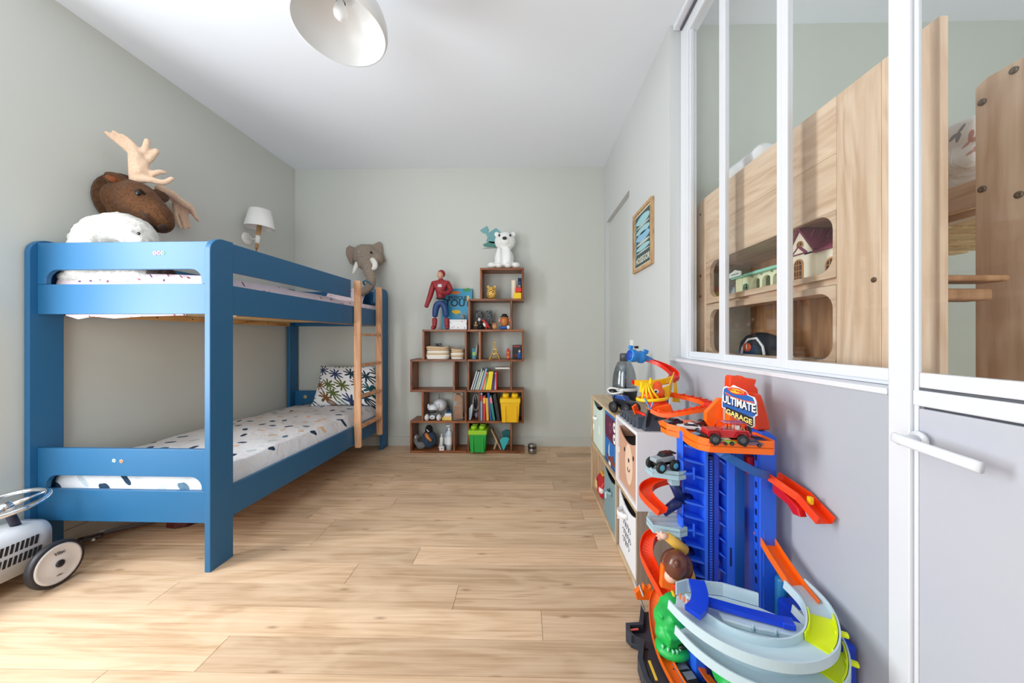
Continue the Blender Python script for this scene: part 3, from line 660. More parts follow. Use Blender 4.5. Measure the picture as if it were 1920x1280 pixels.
MB(q).ell((0, 0, .085), (.047, .042, .062)).build('body', plain('egg_brown', (190, 112, 48), .4), t); MB(q).ell((0, -.012, .018), (.056, .045, .02)).build('feet', plain('egg_blue', (40, 92, 170), .4), t); MB(q).lathe([(.034, 0), (.046, .002), (.03, .012), (.024, .03), (0, .034)], (0, 0, .132), 18).build('hat', plain('egg_black', (30, 28, 30), .5), t)
for s_ in (-1, 1): MB(q).ell((s_*.052, 0, .095), (.012, .008, .02)).build('ear', plain('egg_pink', (226, 150, 150), .45), t)
t = thing('toy_ball', 'small white ball in front of the egg-shaped toy', 'ball', (-.172, 3.605, Z[4]+.022)); MB().ell((-.172, 3.607, Z[4]+.022), .021, None, 16, 10).build('ball', plain('white_ball', (226, 226, 228), .4), t)

# fourth tier left: rope baskets, little camera
def basket(x0, x1, y0, y1, z, h, label):
    t = thing('rope_basket', label, 'basket', ((x0+x1)/2, (y0+y1)/2, z), 'cotton rope baskets'); r = .011; n = int(h/(2*r)); ms = [plain('rope_white', (238, 234, 226), .9), plain('rope_tan', (206, 180, 146), .9)]
    for k in range(n):
        e = .004*math.sin(k*1.3)-.006*(1-k/n); P = [(x, y, z+r+k*2*r*.98+(.006*math.sin(x*30) if k > n-3 else 0)) for x, y in rrect(x0+r-e, x1-r+e, y0+r-e, y1-r+e, .05, 6)]
        MB().tube(P, r*1.16, 8, True).build('coil', ms[1 if k in (n-1, n-2, n//2-1) else 0], t)
    MB().prism(rrect(x0+.012, x1-.012, y0+.012, y1-.012, .045, 5), 'z', z+.001, z+.008).build('bottom', ms[0], t); return t
basket(-1.048, -.80, 3.60, 3.775, Z[3], .135, 'wider white and tan cotton rope basket on the left bookcase')
basket(-.785, -.637, 3.60, 3.775, Z[3], .128, 'narrower white and tan cotton rope basket on the left bookcase')
t = thing('toy_camera', 'small grey toy camera behind the wider rope basket', 'toy', (-.955, 3.79, Z[3])); MB().box(-.985, -.925, 3.78, 3.81, Z[3], Z[3]+.165).build('body', plain('grey_plastic', (120, 124, 126), .5), t, bev=.004); MB().lathe([(.016, 0), (.016, .01), (.01, .011), (0, .006)], (-.955, 3.78, Z[3]+.14), 14, (0, -1, 0)).build('lens', mk, t)
# fourth tier right: teal box, disc, golden tower, fire truck, dark box, blue figure
t = thing('box', 'teal card box in the narrow gap left of the golden tower', 'box', (-.525, 3.66, Z[3])); MB().box(-.553, -.512, 3.62, 3.70, Z[3], Z[3]+.115).build('carton', plain('teal_card', (30, 118, 136), .5), t, bev=.002); MB().box(-.546, -.520, 3.6185, 3.62, Z[3]+.04, Z[3]+.075).build('label_panel', plain('lime_label', (150, 190, 70), .5), t)
t = thing('plate', 'small white plate standing on edge beside the teal box', 'plate', (-.497, 3.66, Z[3])); MB().lathe([(0, 0), (.06, 0), (.082, .008), (.084, .011), (.06, .005), (0, .004)], (-.5, 3.69, Z[3]+.085), 28, (-1, 0, .08)).build('dish', plain('porcelain', (224, 226, 224), .3), t); MB().tube([(-.5, 3.69+.07*math.cos(a), Z[3]+.085+.07*math.sin(a)) for a in [k*PI/12 for k in range(24)]], .0012, 5, True).build('rim_line', plain('grey_line', (170, 174, 176), .5), t)
t = thing('tower_model', 'small golden lattice tower souvenir between book tiers', 'ornament', (-.315, 3.65, Z[3])); q = XF((-.315, 3.65, Z[3])); mg = plain('gold_metal', (222, 178, 84), .35, .6)
def lat(z): return .052*(1-z/.19)**2.1+.0035
b = MB(q)
zs = [0, .03, .06, .10, .14, .175]
for sx_ in (-1, 1):
    for sy_ in (-1, 1): b.tube([(sx_*lat(z), sy_*lat(z), z) for z in zs], [.006, .005, .004, .0035, .003, .003], 6)
b.build('legs', mg, t)
b = MB(q)
for za, zb in zip(zs, zs[1:]):
    a, e = lat(za), lat(zb)
    for k in (0, 1):
        for s_ in (-1, 1):
            p1 = (-a, s_*a, za) if not k else (s_*a, -a, za); p2 = (e, s_*e, zb) if not k else (s_*e, e, zb); p3 = (a, s_*a, za) if not k else (s_*a, a, za); p4 = (-e, s_*e, zb) if not k else (s_*e, -e, zb)
            b.tube([p1, p2], .002, 5).tube([p3, p4], .002, 5)
b.build('bracing', mg, t)
for z, w in ((.055, .03), (.10, .017), (.172, .007)): MB(q).box(-w, w, -w, w, z, z+.006).build('platform', mg, t)
MB(q).tube([(0, 0, .17), (0, 0, .215)], [.003, .001], 6).build('spire', mg, t)
t = thing('toy_truck', 'small red toy truck standing on end right of the golden tower', 'toy vehicle', (-.178, 3.63, Z[3])); MB().box(-.192, -.152, 3.61, 3.66, Z[3]+.0, Z[3]+.095).build('body', plain('truck_red', (196, 40, 30), .4), t, bev=.006); MB().box(-.186, -.166, 3.615, 3.65, Z[3]+.0955, Z[3]+.115).build('cab', plain('truck_red', (196, 40, 30), .4), t, bev=.003)
for z in (.025, .07): MB().lathe([(0, 0), (.012, 0), (.012, .006), (0, .006)], (-.172, 3.61, Z[3]+z), 14, (0, -1, 0)).build('wheel', plain('truck_yellow', (214, 150, 50), .4), t)
t = thing('box', 'dark toy box with a red strip behind the blue figure', 'box', (-.085, 3.72, Z[3])); MB().box(-.132, -.034, 3.69, 3.75, Z[3], Z[3]+.148).build('carton', plain('black_card', (26, 24, 30), .4), t, bev=.002); MB().box(-.125, -.05, 3.688, 3.69, Z[3]+.125, Z[3]+.14).build('strip', plain('red_strip', (170, 40, 40), .5), t); MB().box(-.125, -.04, 3.688, 3.69, Z[3]+.02, Z[3]+.05).build('strip', plain('dark_red_strip', (110, 30, 30), .5), t)
minifig(-.055, 3.63, Z[3], .10, (40, 92, 160), (210, 214, 220), 'small blue and white figure in front of the dark toy box', extra=(46, 96, 160))

# on top of the left bookcase: action figure, blue book, white box, grey mouse
t = thing('blue_book', 'big blue picture book titled PRESQUE TOUT behind the toy racer', 'book', (-.74, 3.76, Z[4]))
y0 = 3.752; X = Matrix.Translation((0, y0, Z[4])) @ Matrix.Rotation(-.10, 4, 'X') @ Matrix.Translation((0, -y0, -Z[4]))
mb_ = plain('book_blue', (44, 150, 190), .4); BX0, BX1, BH = -.905, -.578, .455
MB(X).box(BX0, BX1, y0, y0+.003, Z[4], Z[4]+BH).box(BX0, BX1, y0+.021, y0+.024, Z[4], Z[4]+BH).box(BX0, BX0+.003, y0+.003, y0+.021, Z[4], Z[4]+BH).build('cover', mb_, t); MB(X).box(BX0+.004, BX1-.005, y0+.0035, y0+.0205, Z[4]+.004, Z[4]+BH-.004).build('pages', plain('paper', (232, 226, 212), .9), t)
md = plain('print_navy', (24, 40, 62), .6)
def fr(px, py): return X @ frame((sx(px, 3.75), y0-.0012, 1.2-(py-632.5)*3.75/650), (1, 0, 0), (0, 0, 1))
text('PRESQUE', .052, md, t, fr(857, 557), .0006, bold=.0012); text('TOUT', .105, md, t, fr(857, 567.5), .0006, bold=.003)
def blob(px, py, w, h, c, n=9, sd=1):
    rn = random.Random(sd); P = [(w*math.cos(2*PI*k/n)*rn.uniform(.7, 1.1), h*math.sin(2*PI*k/n)*rn.uniform(.7, 1.1)) for k in range(n)]
    b = MB(fr(px, py)); b.prism(P, 'z', 0, .0012); b.build('cover_print', plain('print_%d_%d_%d' % c, c, .6), t)
blob(853, 547, .058, .02, (224, 124, 48), 12, 3); blob(874, 542, .042, .022, (64, 148, 74), 10, 5); blob(854, 584, .062, .026, (240, 192, 40), 12, 8); blob(876, 558, .018, .04, (214, 196, 120), 10, 9); blob(833, 572, .012, .03, (60, 60, 110), 8, 4)
t = thing('white_box', 'white printed card box in front of the blue book', 'box', (-.695, 3.65, Z[4])); MB().box(-.785, -.606, 3.61, 3.70, Z[4], Z[4]+.088).build('carton', print_fabric('box_print', (232, 234, 236), [(60, 60, 80), (170, 60, 80), (50, 110, 130)], 32., .14, 0, (1, 1, 1), .6, 0), t, bev=.003); MB().box(-.787, -.604, 3.608, 3.702, Z[4]+.0885, Z[4]+.104).build('lid', plain('lid_white', (226, 226, 228), .5), t, bev=.003)
animal('mouse_plush', 'small grey plush mouse sitting on the white printed box', 'soft toy', (-.655, 3.65, Z[4]+.105), .062, fur('grey_plush', (150, 152, 154), (112, 114, 118)), plain('mouse_ear', (170, 160, 160), .9), mk)
# toy racing driver: plain red suit and helmet, blue trousers
t = thing('action_figure', 'tall toy racing driver in red top and helmet, blue trousers, red boots', 'toy figure', (-.885, 3.66, Z[4])); o = Vector((-.885, 3.645, Z[4]))
def skin(name, pts, edges, m, par, root=0, sub=2):
    me = bpy.data.meshes.new(name); off = wloc(par); me.from_pydata([tuple(Vector(p[:3])-off) for p in pts], edges, []); ob = bpy.data.objects.new(name, me); C.objects.link(ob); ob.parent = par
    s1 = ob.modifiers.new('skin', 'SKIN'); s1.use_smooth_shade = True; ly = me.skin_vertices[0] if len(me.skin_vertices) else None
    if ly is None:
        bm = bmesh.new(); bm.from_mesh(me); bm.verts.layers.skin.verify(); bm.to_mesh(me); bm.free(); ly = me.skin_vertices[0]
    for i, p in enumerate(pts):
        r = p[3]; ly.data[i].radius = (r, r) if not isinstance(r, tuple) else r; ly.data[i].use_root = (i == root)
    q = ob.modifiers.new('sub', 'SUBSURF'); q.levels = sub; q.render_levels = sub
    me.materials.append(m); return ob
def P(x, y, z, r): return (o.x+x, o.y+y, o.z+z, r)
m_fr, m_fb = plain('suit_red', (150, 34, 42), .5), plain('suit_blue', (28, 62, 118), .5)
skin('torso', [P(0, 0, .315, .05), P(0, 0, .36, .048), P(0, -.005, .42, .062), P(0, 0, .485, .058), P(0, 0, .52, .026), P(0, -.004, .545, .026),
              P(-.075, 0, .485, .036), P(-.098, .005, .42, .031), P(-.118, -.005, .34, .030), P(-.142, -.02, .265, .022), P(-.152, -.03, .225, .026),
              P(.07, 0, .485, .036), P(.10, .01, .42, .031), P(.085, -.05, .375, .027), P(.03, -.10, .375, .022), P(.012, -.12, .38, .024)],
     [(0, 1), (1, 2), (2, 3), (3, 4), (4, 5), (3, 6), (6, 7), (7, 8), (8, 9), (9, 10), (3, 11), (11, 12), (12, 13), (13, 14), (14, 15)], m_fr, t)
skin('trousers', [P(0, 0, .325, .052), P(0, 0, .30, .05), P(-.04, 0, .275, .042), P(-.058, -.004, .20, .035), P(-.066, .004, .125, .030), P(.04, 0, .275, .042), P(.05, -.004, .20, .035), P(.058, .004, .125, .030)],
     [(0, 1), (1, 2), (2, 3), (3, 4), (1, 5), (5, 6), (6, 7)], m_fb, t)
for s_, x in ((-1, -.068), (1, .060)):
    skin('boot', [P(x, .004, .128, .030), P(x, .006, .07, .028), P(x*1.05, .004, .022, .026), P(x*1.2, -.045, .018, .020)], [(0, 1), (1, 2), (2, 3)], m_fr, t)
MB(XF(o)).ell((-.004, -.012, .570), (.033, .038, .042)).build('face', plain('figure_skin', (206, 158, 130), .5), t); MB(XF(o)).ell((.004, .008, .590), (.040, .044, .042)).build('helmet', m_fr, t); MB(XF(o)).box(-.02, .02, -.056, -.05, .44, .47).build('chest_panel', plain('panel_white', (210, 210, 206), .5), t, bev=.002)
MB(XF(o)).box(-.045, .045, -.05, .052, .318, .332).build('belt', plain('belt_dark', (46, 30, 36), .5), t, bev=.01)

# second tier left: robot dog, books, package ; second tier right gap: helmets
t = thing('robot_dog', 'white robot puppy lying on the second tier of the left bookcase', 'robot toy', (-.94, 3.64, Z[1])); q = XF((-.945, 3.66, Z[1])); mw = plain('robot_white', (214, 216, 220), .3); mgk = plain('robot_dark', (40, 44, 52), .4)
b = MB(q); b.ell((.035, .05, .14), (.075, .085, .07)); b.build('body', mw, t); MB(q).ell((-.015, -.045, .125), (.052, .05, .042)).build('head', mw, t); MB(q).ell((-.015, -.075, .098), (.044, .03, .02)).build('visor', mgk, t)
for s_ in (-1, 1):
    MB(q).ell((-.01+s_*.062, -.07, .035), (.026, .045, .035)).build('paw', mw, t); MB(q).lathe([(.03, 0), (.034, .004), (.03, .008)], (-.01+s_*.068, -.05, .04), 16, (1, 0, 0), True).build('paw_band', mgk, t); MB(q).ell((-.015+s_*.052, -.03, .14), (.012, .02, .03)).build('ear', mw, t); MB(q).lathe([(.028, 0), (.03, .02), (.02, .026), (0, .026)], (.04+s_*.072, .06, .10), 14, (s_, 0, 0)).build('hip', mgk, t)
MB(q).ell((-.012, -.085, .04), (.03, .02, .024)).build('muzzle', mw, t); MB(q).ell((-.012, -.104, .042), (.009, .006, .006), None, 8, 6).build('nose', mk, t); MB(q).tube([(.025, .05, .20), (.026, .05, .265)], [.004, .002], 6).build('antenna', mk, t); MB(q).lathe([(.012, 0), (.01, .008), (0, .008)], (.025, .05, .2), 12).build('antenna_base', mgk, t)
g = 'books lying in a pile beside the package'; zz = Z[1]+.0005
for x0, x1, h, c, nm in ((-.866, -.765, .032, (226, 194, 92), 'yellow book lying at the bottom of the short pile'), (-.85, -.768, .016, (214, 190, 188), 'pale pink book in the short pile'), (-.835, -.769, .022, (226, 228, 230), 'white book in the short pile'), (-.825, -.77, .014, (36, 84, 120), 'dark blue book on top of the short pile')):
    t = thing('book', nm, 'book', ((x0+x1)/2, 3.66, zz), g); b = MB(); b.box(x0, x1, 3.61, 3.73, zz, zz+.002); b.box(x0, x1, 3.61, 3.73, zz+h-.002, zz+h); b.box(x0, x1, 3.61, 3.612, zz+.002, zz+h-.002); b.build('cover', plain('cover_%d_%d_%d' % c, c, .5), t); MB().box(x0+.002, x1-.002, 3.6122, 3.728, zz+.0022, zz+h-.0022).build('pages', plain('paper', (232, 226, 212), .9), t); zz += h+.0005
t = thing('package', 'clear bag of brown paper package standing on the second left tier', 'package', (-.70, 3.63, Z[1])); b = MB(); b.prism([(-.742, Z[1]+.012), (-.648, Z[1]+.02), (-.655, Z[1]+.235), (-.69, Z[1]+.275), (-.735, Z[1]+.265)], 'y', 3.61, 3.67); b.build('paper', fur('kraft', (176, 122, 86), (142, 92, 62), 24, .5, (1, 1, 1), 0), t, bev=.012, seg=2)
b = MB(); b.prism([(-.758, Z[1]+.001), (-.640, Z[1]+.001), (-.642, Z[1]+.27), (-.66, Z[1]+.292), (-.70, Z[1]+.27), (-.74, Z[1]+.294), (-.752, Z[1]+.25)], 'y', 3.602, 3.68); b.build('plastic_bag', thin_glass('clear_plastic', (236, 232, 228), .25), t, bev=.004); MB().box(-.735, -.712, 3.607, 3.6095, Z[1]+.15, Z[1]+.20).build('sticker', plain('blue_sticker', (110, 160, 180), .5), t)
t = thing('shin_pad', 'pale shield-shaped pad leaning in the narrow gap beside the books', 'sports pad', (-.565, 3.64, Z[1])); b = MB(Matrix.Translation((-.565, 3.64, Z[1])) @ Matrix.Rotation(.06, 4, 'Y')); b.prism([(-.022, .0), (.0, 0), (.016, .14), (.012, .175), (-.01, .155), (-.022, .12)], 'y', -.02, .09); b.build('shell', plain('pad_grey', (186, 194, 202), .4), t, bev=.008); MB().box(-.584, -.569, 3.617, 3.6195, Z[1]+.02, Z[1]+.13).build('strip', plain('pad_blue', (120, 140, 160), .5), t)
t = thing('ski_goggles', 'dark oval goggles with grey strap leaning behind the pad', 'goggles', (-.53, 3.72, Z[1])); b = MB(); b.tube([(-.525+.03*math.cos(a), 3.71, Z[1]+.17+.085*math.sin(a)) for a in [k*PI/10 for k in range(20)]], .01, 8, True); b.build('frame', plain('goggle_grey', (150, 160, 158), .5), t); MB().ell((-.525, 3.712, Z[1]+.17), (.026, .01, .078)).build('lens', plain('goggle_lens', (30, 36, 48), .1), t); MB().ell((-.51, 3.69, Z[1]+.04), (.025, .04, .035)).build('cup', plain('goggle_purple', (120, 116, 150), .5), t)
# bottom tier left: plush bird, little things, bottles
t = thing('bird_plush', 'dark blue plush bird with an orange beak on the bottom left tier', 'soft toy', (-1.02, 3.67, Z[0])); q = XF((-1.02, 3.68, Z[0])); mf = fur('navy_plush', (66, 84, 104), (40, 54, 72))
MB(q).ell((0, 0, .095), (.082, .07, .095)).build('body', mf, t); MB(q).ell((.0, -.01, .195), (.042, .042, .055)).build('head', fur('black_plush', (36, 38, 42), (20, 20, 24)), t); MB(q).tube([(-.02, -.05, .165), (.005, -.075, .135), (.045, -.085, .10)], [.018, .018, .010], 10).build('beak', plain('beak_orange', (206, 124, 52), .7), t); MB(q).tube([(-.016, -.045, .21), (.012, -.05, .185)], .006, 6).build('eye_stripe', plain('white_felt', (224, 224, 224), .9), t)
t = thing('grey_plush', 'crumpled grey soft toy lying left of the plush bird', 'soft toy', (-1.115, 3.65, Z[0])); b = MB(); b.tube(catmull([(-1.14, 3.67, Z[0]+.145), (-1.155, 3.65, Z[0]+.09), (-1.12, 3.63, Z[0]+.05), (-1.075, 3.63, Z[0]+.03)], 4), .024, 8); b.ell((-1.095, 3.64, Z[0]+.04), (.05, .045, .04)); b.build('body', fur('grey_fur', (132, 134, 136), (96, 98, 100)), t, remesh=.007, smooth=4); MB().ell((-1.15, 3.635, Z[0]+.125), (.014, .02, .02)).build('ear', fur('light_fur', (190, 190, 190), (150, 150, 150)), t)
t = thing('paper_cone', 'small white paper cone beside the plush bird', 'cone', (-.895, 3.68, Z[0])); MB().lathe([(.035, 0), (.002, .12), (0, .12)], (-.893, 3.70, Z[0]+.0), 14).build('cone', plain('cone_white', (224, 222, 216), .8), t); MB().lathe([(.036, 0), (.036, .006), (.03, .006)], (-.893, 3.70, Z[0]), 14).build('base_ring', plain('cone_grey', (190, 188, 184), .8), t)
def bottle(x, y, z, r, h, c, label, pump=False, band=None, nozzle=False):
    t = thing('bottle', label, 'bottle', (x, y, z)); q = XF((x, y, z)); m = plain('bottle_%d_%d_%d' % c, c, .3)
    MB(q).lathe([(0, 0), (r, 0), (r, h*.68), (r*.85, h*.76), (r*.42, h*.80), (r*.42, h*.84)], (0, 0, 0), 18).build('body', m, t)
    if nozzle: MB(q).lathe([(r*.5, h*.80), (r*.28, h*.98), (r*.1, h), (0, h)], (0, 0, 0), 12).build('cap', m, t)
    else: MB(q).lathe([(r*.5, h*.82), (r*.5, h*.9), (0, h*.9)], (0, 0, 0), 12).build('cap', plain('cap_white', (226, 226, 226), .4), t)
    if pump: b = MB(q); b.tube([(0, 0, h*.88), (0, 0, h*.99)], .005, 8); b.tube([(.012, 0, h), (-.03, -.01, h*.985)], [.010, .006], 8); b.build('pump', plain('cap_white', (226, 226, 226), .4), t)
    if band: MB(q).lathe([(r*1.01, h*.22), (r*1.01, h*.55)], (0, 0, 0), 18, caps=False).build('label', plain('lab_%d_%d_%d' % band, band, .5), t)
    return t
bottle(-.795, 3.635, Z[0], .032, .25, (206, 214, 220), 'pale bottle with a white pump on the bottom left tier', True, (232, 234, 236))
bottle(-.836, 3.68, Z[0], .024, .215, (150, 164, 178), 'slim grey-blue bottle behind the pump bottle', False, (220, 224, 226), True)
bottle(-.878, 3.64, Z[0]+.0, .019, .165, (222, 222, 218), 'small white pointed bottle behind the little white carton', False, None, True)
t = thing('box', 'small white carton with a red mark in front of the bottles', 'box', (-.872, 3.605, Z[0])); MB().box(-.89, -.842, 3.592, 3.617, Z[0], Z[0]+.042).build('carton', plain('white_card', (226, 224, 222), .6), t, bev=.0015); MB().box(-.868, -.858, 3.5912, 3.592, Z[0]+.014, Z[0]+.03).build('mark', plain('red_mark', (190, 60, 60), .5), t)
# bottom tier right: leaning board and teal fan
t = thing('wooden_board', 'pale wooden board leaning across the bottom right tier', 'board', (-.31, 3.69, Z[0])); b = MB(Matrix.Translation((-.245, 3.62, Z[0])) @ Matrix.Rotation(-.46, 4, 'Y')); b.box(-.008, .004, 0, .13, .005, .24); b.build('panel', wood('board_wood', (214, 186, 150), (190, 158, 120), (150, 116, 84), 2, 2, .6), t, bev=.002); MB(Matrix.Translation((-.335, 3.66, Z[0])) @ Matrix.Rotation(.3, 4, 'Y')).box(0, .02, 0, .03, .0, .085).build('prop_leg', plain('board_leg', (196, 170, 140), .6), t, bev=.002)
t = thing('teal_fan', 'teal and turquoise triangular toy tent beside the leaning board', 'toy', (-.20, 3.64, Z[0])); b = MB(); b.prism([(-.228, Z[0]+.002), (-.218, Z[0]+.002), (-.158, Z[0]+.125), (-.19, Z[0]+.14), (-.24, Z[0]+.13), (-.262, Z[0]+.10)], 'y', 3.61, 3.63); b.build('front_sail', plain('turquoise', (50, 172, 178), .5), t, bev=.004); b = MB(); b.prism([(-.20, Z[0]+.09), (-.155, Z[0]+.14), (-.15, Z[0]+.185), (-.20, Z[0]+.195), (-.25, Z[0]+.17), (-.235, Z[0]+.12)], 'y', 3.69, 3.71); b.build('rear_sail', plain('dark_teal', (20, 100, 104), .5), t, bev=.004); MB().tube([(-.224, 3.62, Z[0]+.008), (-.2, 3.70, Z[0]+.13)], .004, 6).build('strut', plain('dark_teal', (20, 100, 104), .5), t)
# round tin on the floor
t = thing('tin', 'small round steel tin standing on the floor right of the bookcases', 'tin', (.078, 3.60, 0)); mt_ = plain('steel', (150, 146, 142), .25, .9)
MB().lathe([(0, .001), (.042, .001), (.044, .004), (.044, .05), (.042, .053)], (.078, 3.60, 0), 28).build('body', mt_, t); MB().lathe([(.045, .053), (.046, .055), (.046, .07), (.044, .073)], (.078, 3.60, 0), 28).build('ring', plain('steel_dark', (84, 80, 78), .3, .9), t); MB().lathe([(.045, .075), (.046, .077), (.046, .092), (.042, .096), (0, .097)], (.078, 3.60, 0), 28).build('lid', mt_, t)
# ================================================================ things on the left and back walls, lamps, soft toys
m_moose = fur('moose_plush', (106, 70, 43), (74, 46, 27), 70, .5)
m_antl = fur('antler_plush', (238, 208, 182), (224, 188, 158), 80, .25)
mo = thing('moose_head', 'brown plush moose head trophy with beige antlers on the left wall', 'soft toy', (-2.55, 2.2, 2.0))
def V(px, py, out):
    """point seen at px,py standing `out` metres proud of the left wall"""
    u, v = (px-973)/650, -(py-632.5)/650; d = Vector((-.017+u, 1+u*.017, v)); y = 2.0
    for _ in range(12): y = (LX(y)+out)/d.x*d.y
    t = y/d.y; return Vector((d.x*t, d.y*t, 1.2+d.z*t))
b = MB(); b.lathe([(0, 0), (.17, 0), (.175, .03), (.12, .05), (0, .05)], V(232, 380, .015), 28, (1, -.02, 0)); b.build('shield', fur('shield_plush', (92, 62, 40), (64, 42, 26), 70, .4), mo)
b = MB()
nk = [(226, 372, .10, .098), (244, 371, .15, .112), (257, 375, .21, .110), (270, 384, .27, .098), (284, 394, .32, .086), (296, 406, .36, .080), (302, 416, .38, .070)]
for px, py, o_, r in nk: b.ell(V(px, py, o_), (r, r*.86, r*1.02))
b.ell(V(236, 396, .11), (.085, .08, .10)); b.ell(V(258, 366, .23), (.085, .08, .05))
for i in range(len(nk)-1):
    a, e = nk[i], nk[i+1]; r = (a[3]+e[3])/2; b.ell((V(*a[:3])+V(*e[:3]))/2, (r, r*.86, r))
b.build('head', m_moose, mo, remesh=.012, smooth=8)
for pts in ([(236, 346, .16), (216, 336, .12), (196, 327, .09)], [(284, 366, .20), (300, 368, .12), (309, 372, .06)]):
    b = MB(); c = [V(*p) for p in pts]; b.tube(catmull(c, 5), [.018+.024*math.sin(PI*min(1, (k+2)/12)) for k in range(11)], 10); b.build('ear', m_moose, mo)
MB().tube([V(222, 340, .155), V(212, 336, .145), V(200, 331, .115)], [.010, .018, .010], 8).build('inner_ear', fur('inner_ear', (150, 84, 48), (120, 62, 34)), mo)
MB().ell(V(259, 362, .345), (.014, .014, .016)).build('eye', plain('eye_black', (18, 14, 12), .1), mo)
MB().tube([V(252, 359, .335), V(262, 357, .345), V(272, 364, .345)], [.008, .014, .008], 8).build('brow', fur('moose_dark', (70, 44, 28), (50, 30, 18)), mo)
MB().ell(V(306, 427, .455), (.03, .022, .022)).build('nostril', fur('moose_nose', (52, 34, 24), (36, 22, 14)), mo)
MB().tube([V(266, 398, .36), V(280, 412, .40), V(292, 428, .43)], [.006, .008, .006], 8).build('mouth_seam', fur('moose_dark2', (66, 42, 28), (46, 28, 18)), mo)
def antler(name, strokes):
    b = MB()
    for st, rr in strokes:
        c = catmull([V(*p) for p in st], 5); n = len(c)
        for k, p in enumerate(c):
            f = k/(n-1); r = rr[0]*(1-f)+rr[1]*f; b.ell(p, r, None, 10, 7)
    return b.build(name, m_antl, mo, remesh=.006, smooth=3)
antler('antler', [([(254, 340, .17), (254, 322, .18), (255, 306, .19), (256, 294, .19)], (.030, .040)), ([(266, 334, .20), (268, 318, .21), (268, 304, .21)], (.030, .030)), ([(260, 320, .2), (262, 300, .2)], (.034, .034)), ([(248, 288, .18), (232, 274, .14), (214, 260, .11), (200, 249, .09)], (.018, .012)), ([(253, 284, .19), (240, 270, .16), (225, 256, .13), (214, 248, .12)], (.018, .012)), ([(260, 284, .19), (250, 272, .18), (238, 260, .16), (229, 254, .15)], (.018, .012)),
    ([(264, 292, .2), (272, 280, .21), (276, 264, .22)], (.024, .016)), ([(268, 306, .21), (282, 296, .23), (293, 283, .24)], (.024, .017)), ([(270, 322, .21), (286, 325, .24), (299, 322, .26), (309, 323, .27)], (.021, .012)), ([(262, 336, .2), (282, 337, .24), (306, 342, .28), (322, 335, .30)], (.024, .014))])
antler('antler', [([(300, 356, .13), (316, 364, .09), (334, 376, .08), (348, 386, .07)], (.028, .034)), ([(300, 354, .15), (322, 364, .13), (342, 380, .12), (356, 388, .12)], (.028, .022)), ([(328, 384, .07), (330, 404, .06), (338, 425, .06)], (.019, .012)), ([(337, 388, .07), (341, 408, .06), (347, 428, .06)], (.019, .012)), ([(346, 390, .08), (350, 410, .07), (355, 425, .07)], (.019, .012)), ([(350, 384, .10), (361, 398, .10), (372, 413, .10)], (.021, .012)), ([(354, 384, .12), (361, 394, .13), (367, 408, .13)], (.019, .012))])

# wall lamp
wl = thing('wall_lamp', 'white shaded wall lamp with a wooden stem above the bunk bed', 'lamp', (-2.5, 3.16, 2.1)); mwh = plain('lamp_white', (240, 238, 232), .6)
MB().lathe([(0, 0), (.058, 0), (.058, .006), (.05, .014), (0, .016)], V(462, 447, .001), 28, (1, 0, 0)).build('wall_plate', mwh, wl)
a0, a1 = V(464, 447, .015), V(482, 448, .125); MB().tube([a0, a1], .006, 8).build('arm', mwh, wl)
mws = wood('lamp_wood', (206, 164, 116), (184, 140, 94), (150, 108, 70), 2, 2, .5)
q0, q1 = V(481, 466, .125), V(487.5, 414, .135); dv = q1-q0
MB().tube([q0, q0+dv*.25, q1], [.012, .016, .021], 14).build('stem', mws, wl)
MB().tube([q0+dv*.18, q0+dv*.46], [.0175, .0195], 14).build('stem_band', mwh, wl); MB().tube([q0-dv*.15, q0], [.004, .006], 8).build('cord_end', plain('copper', (160, 96, 70), .4, .3), wl)
sc_ = V(486.5, 433, .135); ax = (dv.normalized()+Vector((0, -.10, 0))).normalized(); b = MB(); b.lathe([(.118, 0), (.084, .165), (.081, .165), (.115, 0)], V(486.5, 427, .135), 32, ax, False); b.build('lamp_shade', plain('shade_fabric', (240, 238, 234), .8), wl)

# pendant dome lamp
pl = thing('pendant_lamp', 'white metal dome pendant lamp hanging from the ceiling', 'lamp', (-.8735, 1.625, 2.645)); pc = (-.8735, 1.625, 2.648); pm = plain('white_enamel', (226, 226, 226), .35); nn = (0, .055, .998)
b = MB(); b.lathe([(.199, 0), (.204, .0), (.211, .02), (.209, .06), (.196, .10), (.17, .14), (.13, .17), (.08, .195), (.05, .21), (.05, .205), (.078, .19), (.128, .165), (.166, .136), (.191, .098), (.203, .06), (.205, .02), (.199, 0)], pc, 56, nn, False); b.build('lamp_shade', pm, pl)
b = MB(); b.lathe([(.05, .2), (.05, .27), (.04, .285), (0, .285)], pc, 24, nn); b.build('cap', pm, pl); MB().tube([(-.8735, 1.64, 2.93), (-.8735, 1.64, CZ-.02)], .004, 8).build('cord', plain('grey_cord', (150, 150, 152), .6), pl); MB().lathe([(0, 0), (.05, 0), (.05, -.02), (.01, -.03), (0, -.03)], (-.8735, 1.64, CZ-.001), 24).build('ceiling_rose', pm, pl)
MB().lathe([(0, .0), (.016, .004), (.028, .018), (.031, .036), (.026, .058), (.017, .078), (.015, .09)], Vector(pc)+Vector((0, .0, .055)), 22, nn, False).build('bulb', plain('opal_bulb', (238, 238, 238), .3), pl); MB().lathe([(.02, .14), (.02, .20), (.03, .2)], pc, 18, nn, False).build('socket', plain('socket_grey', (190, 190, 190), .5), pl)

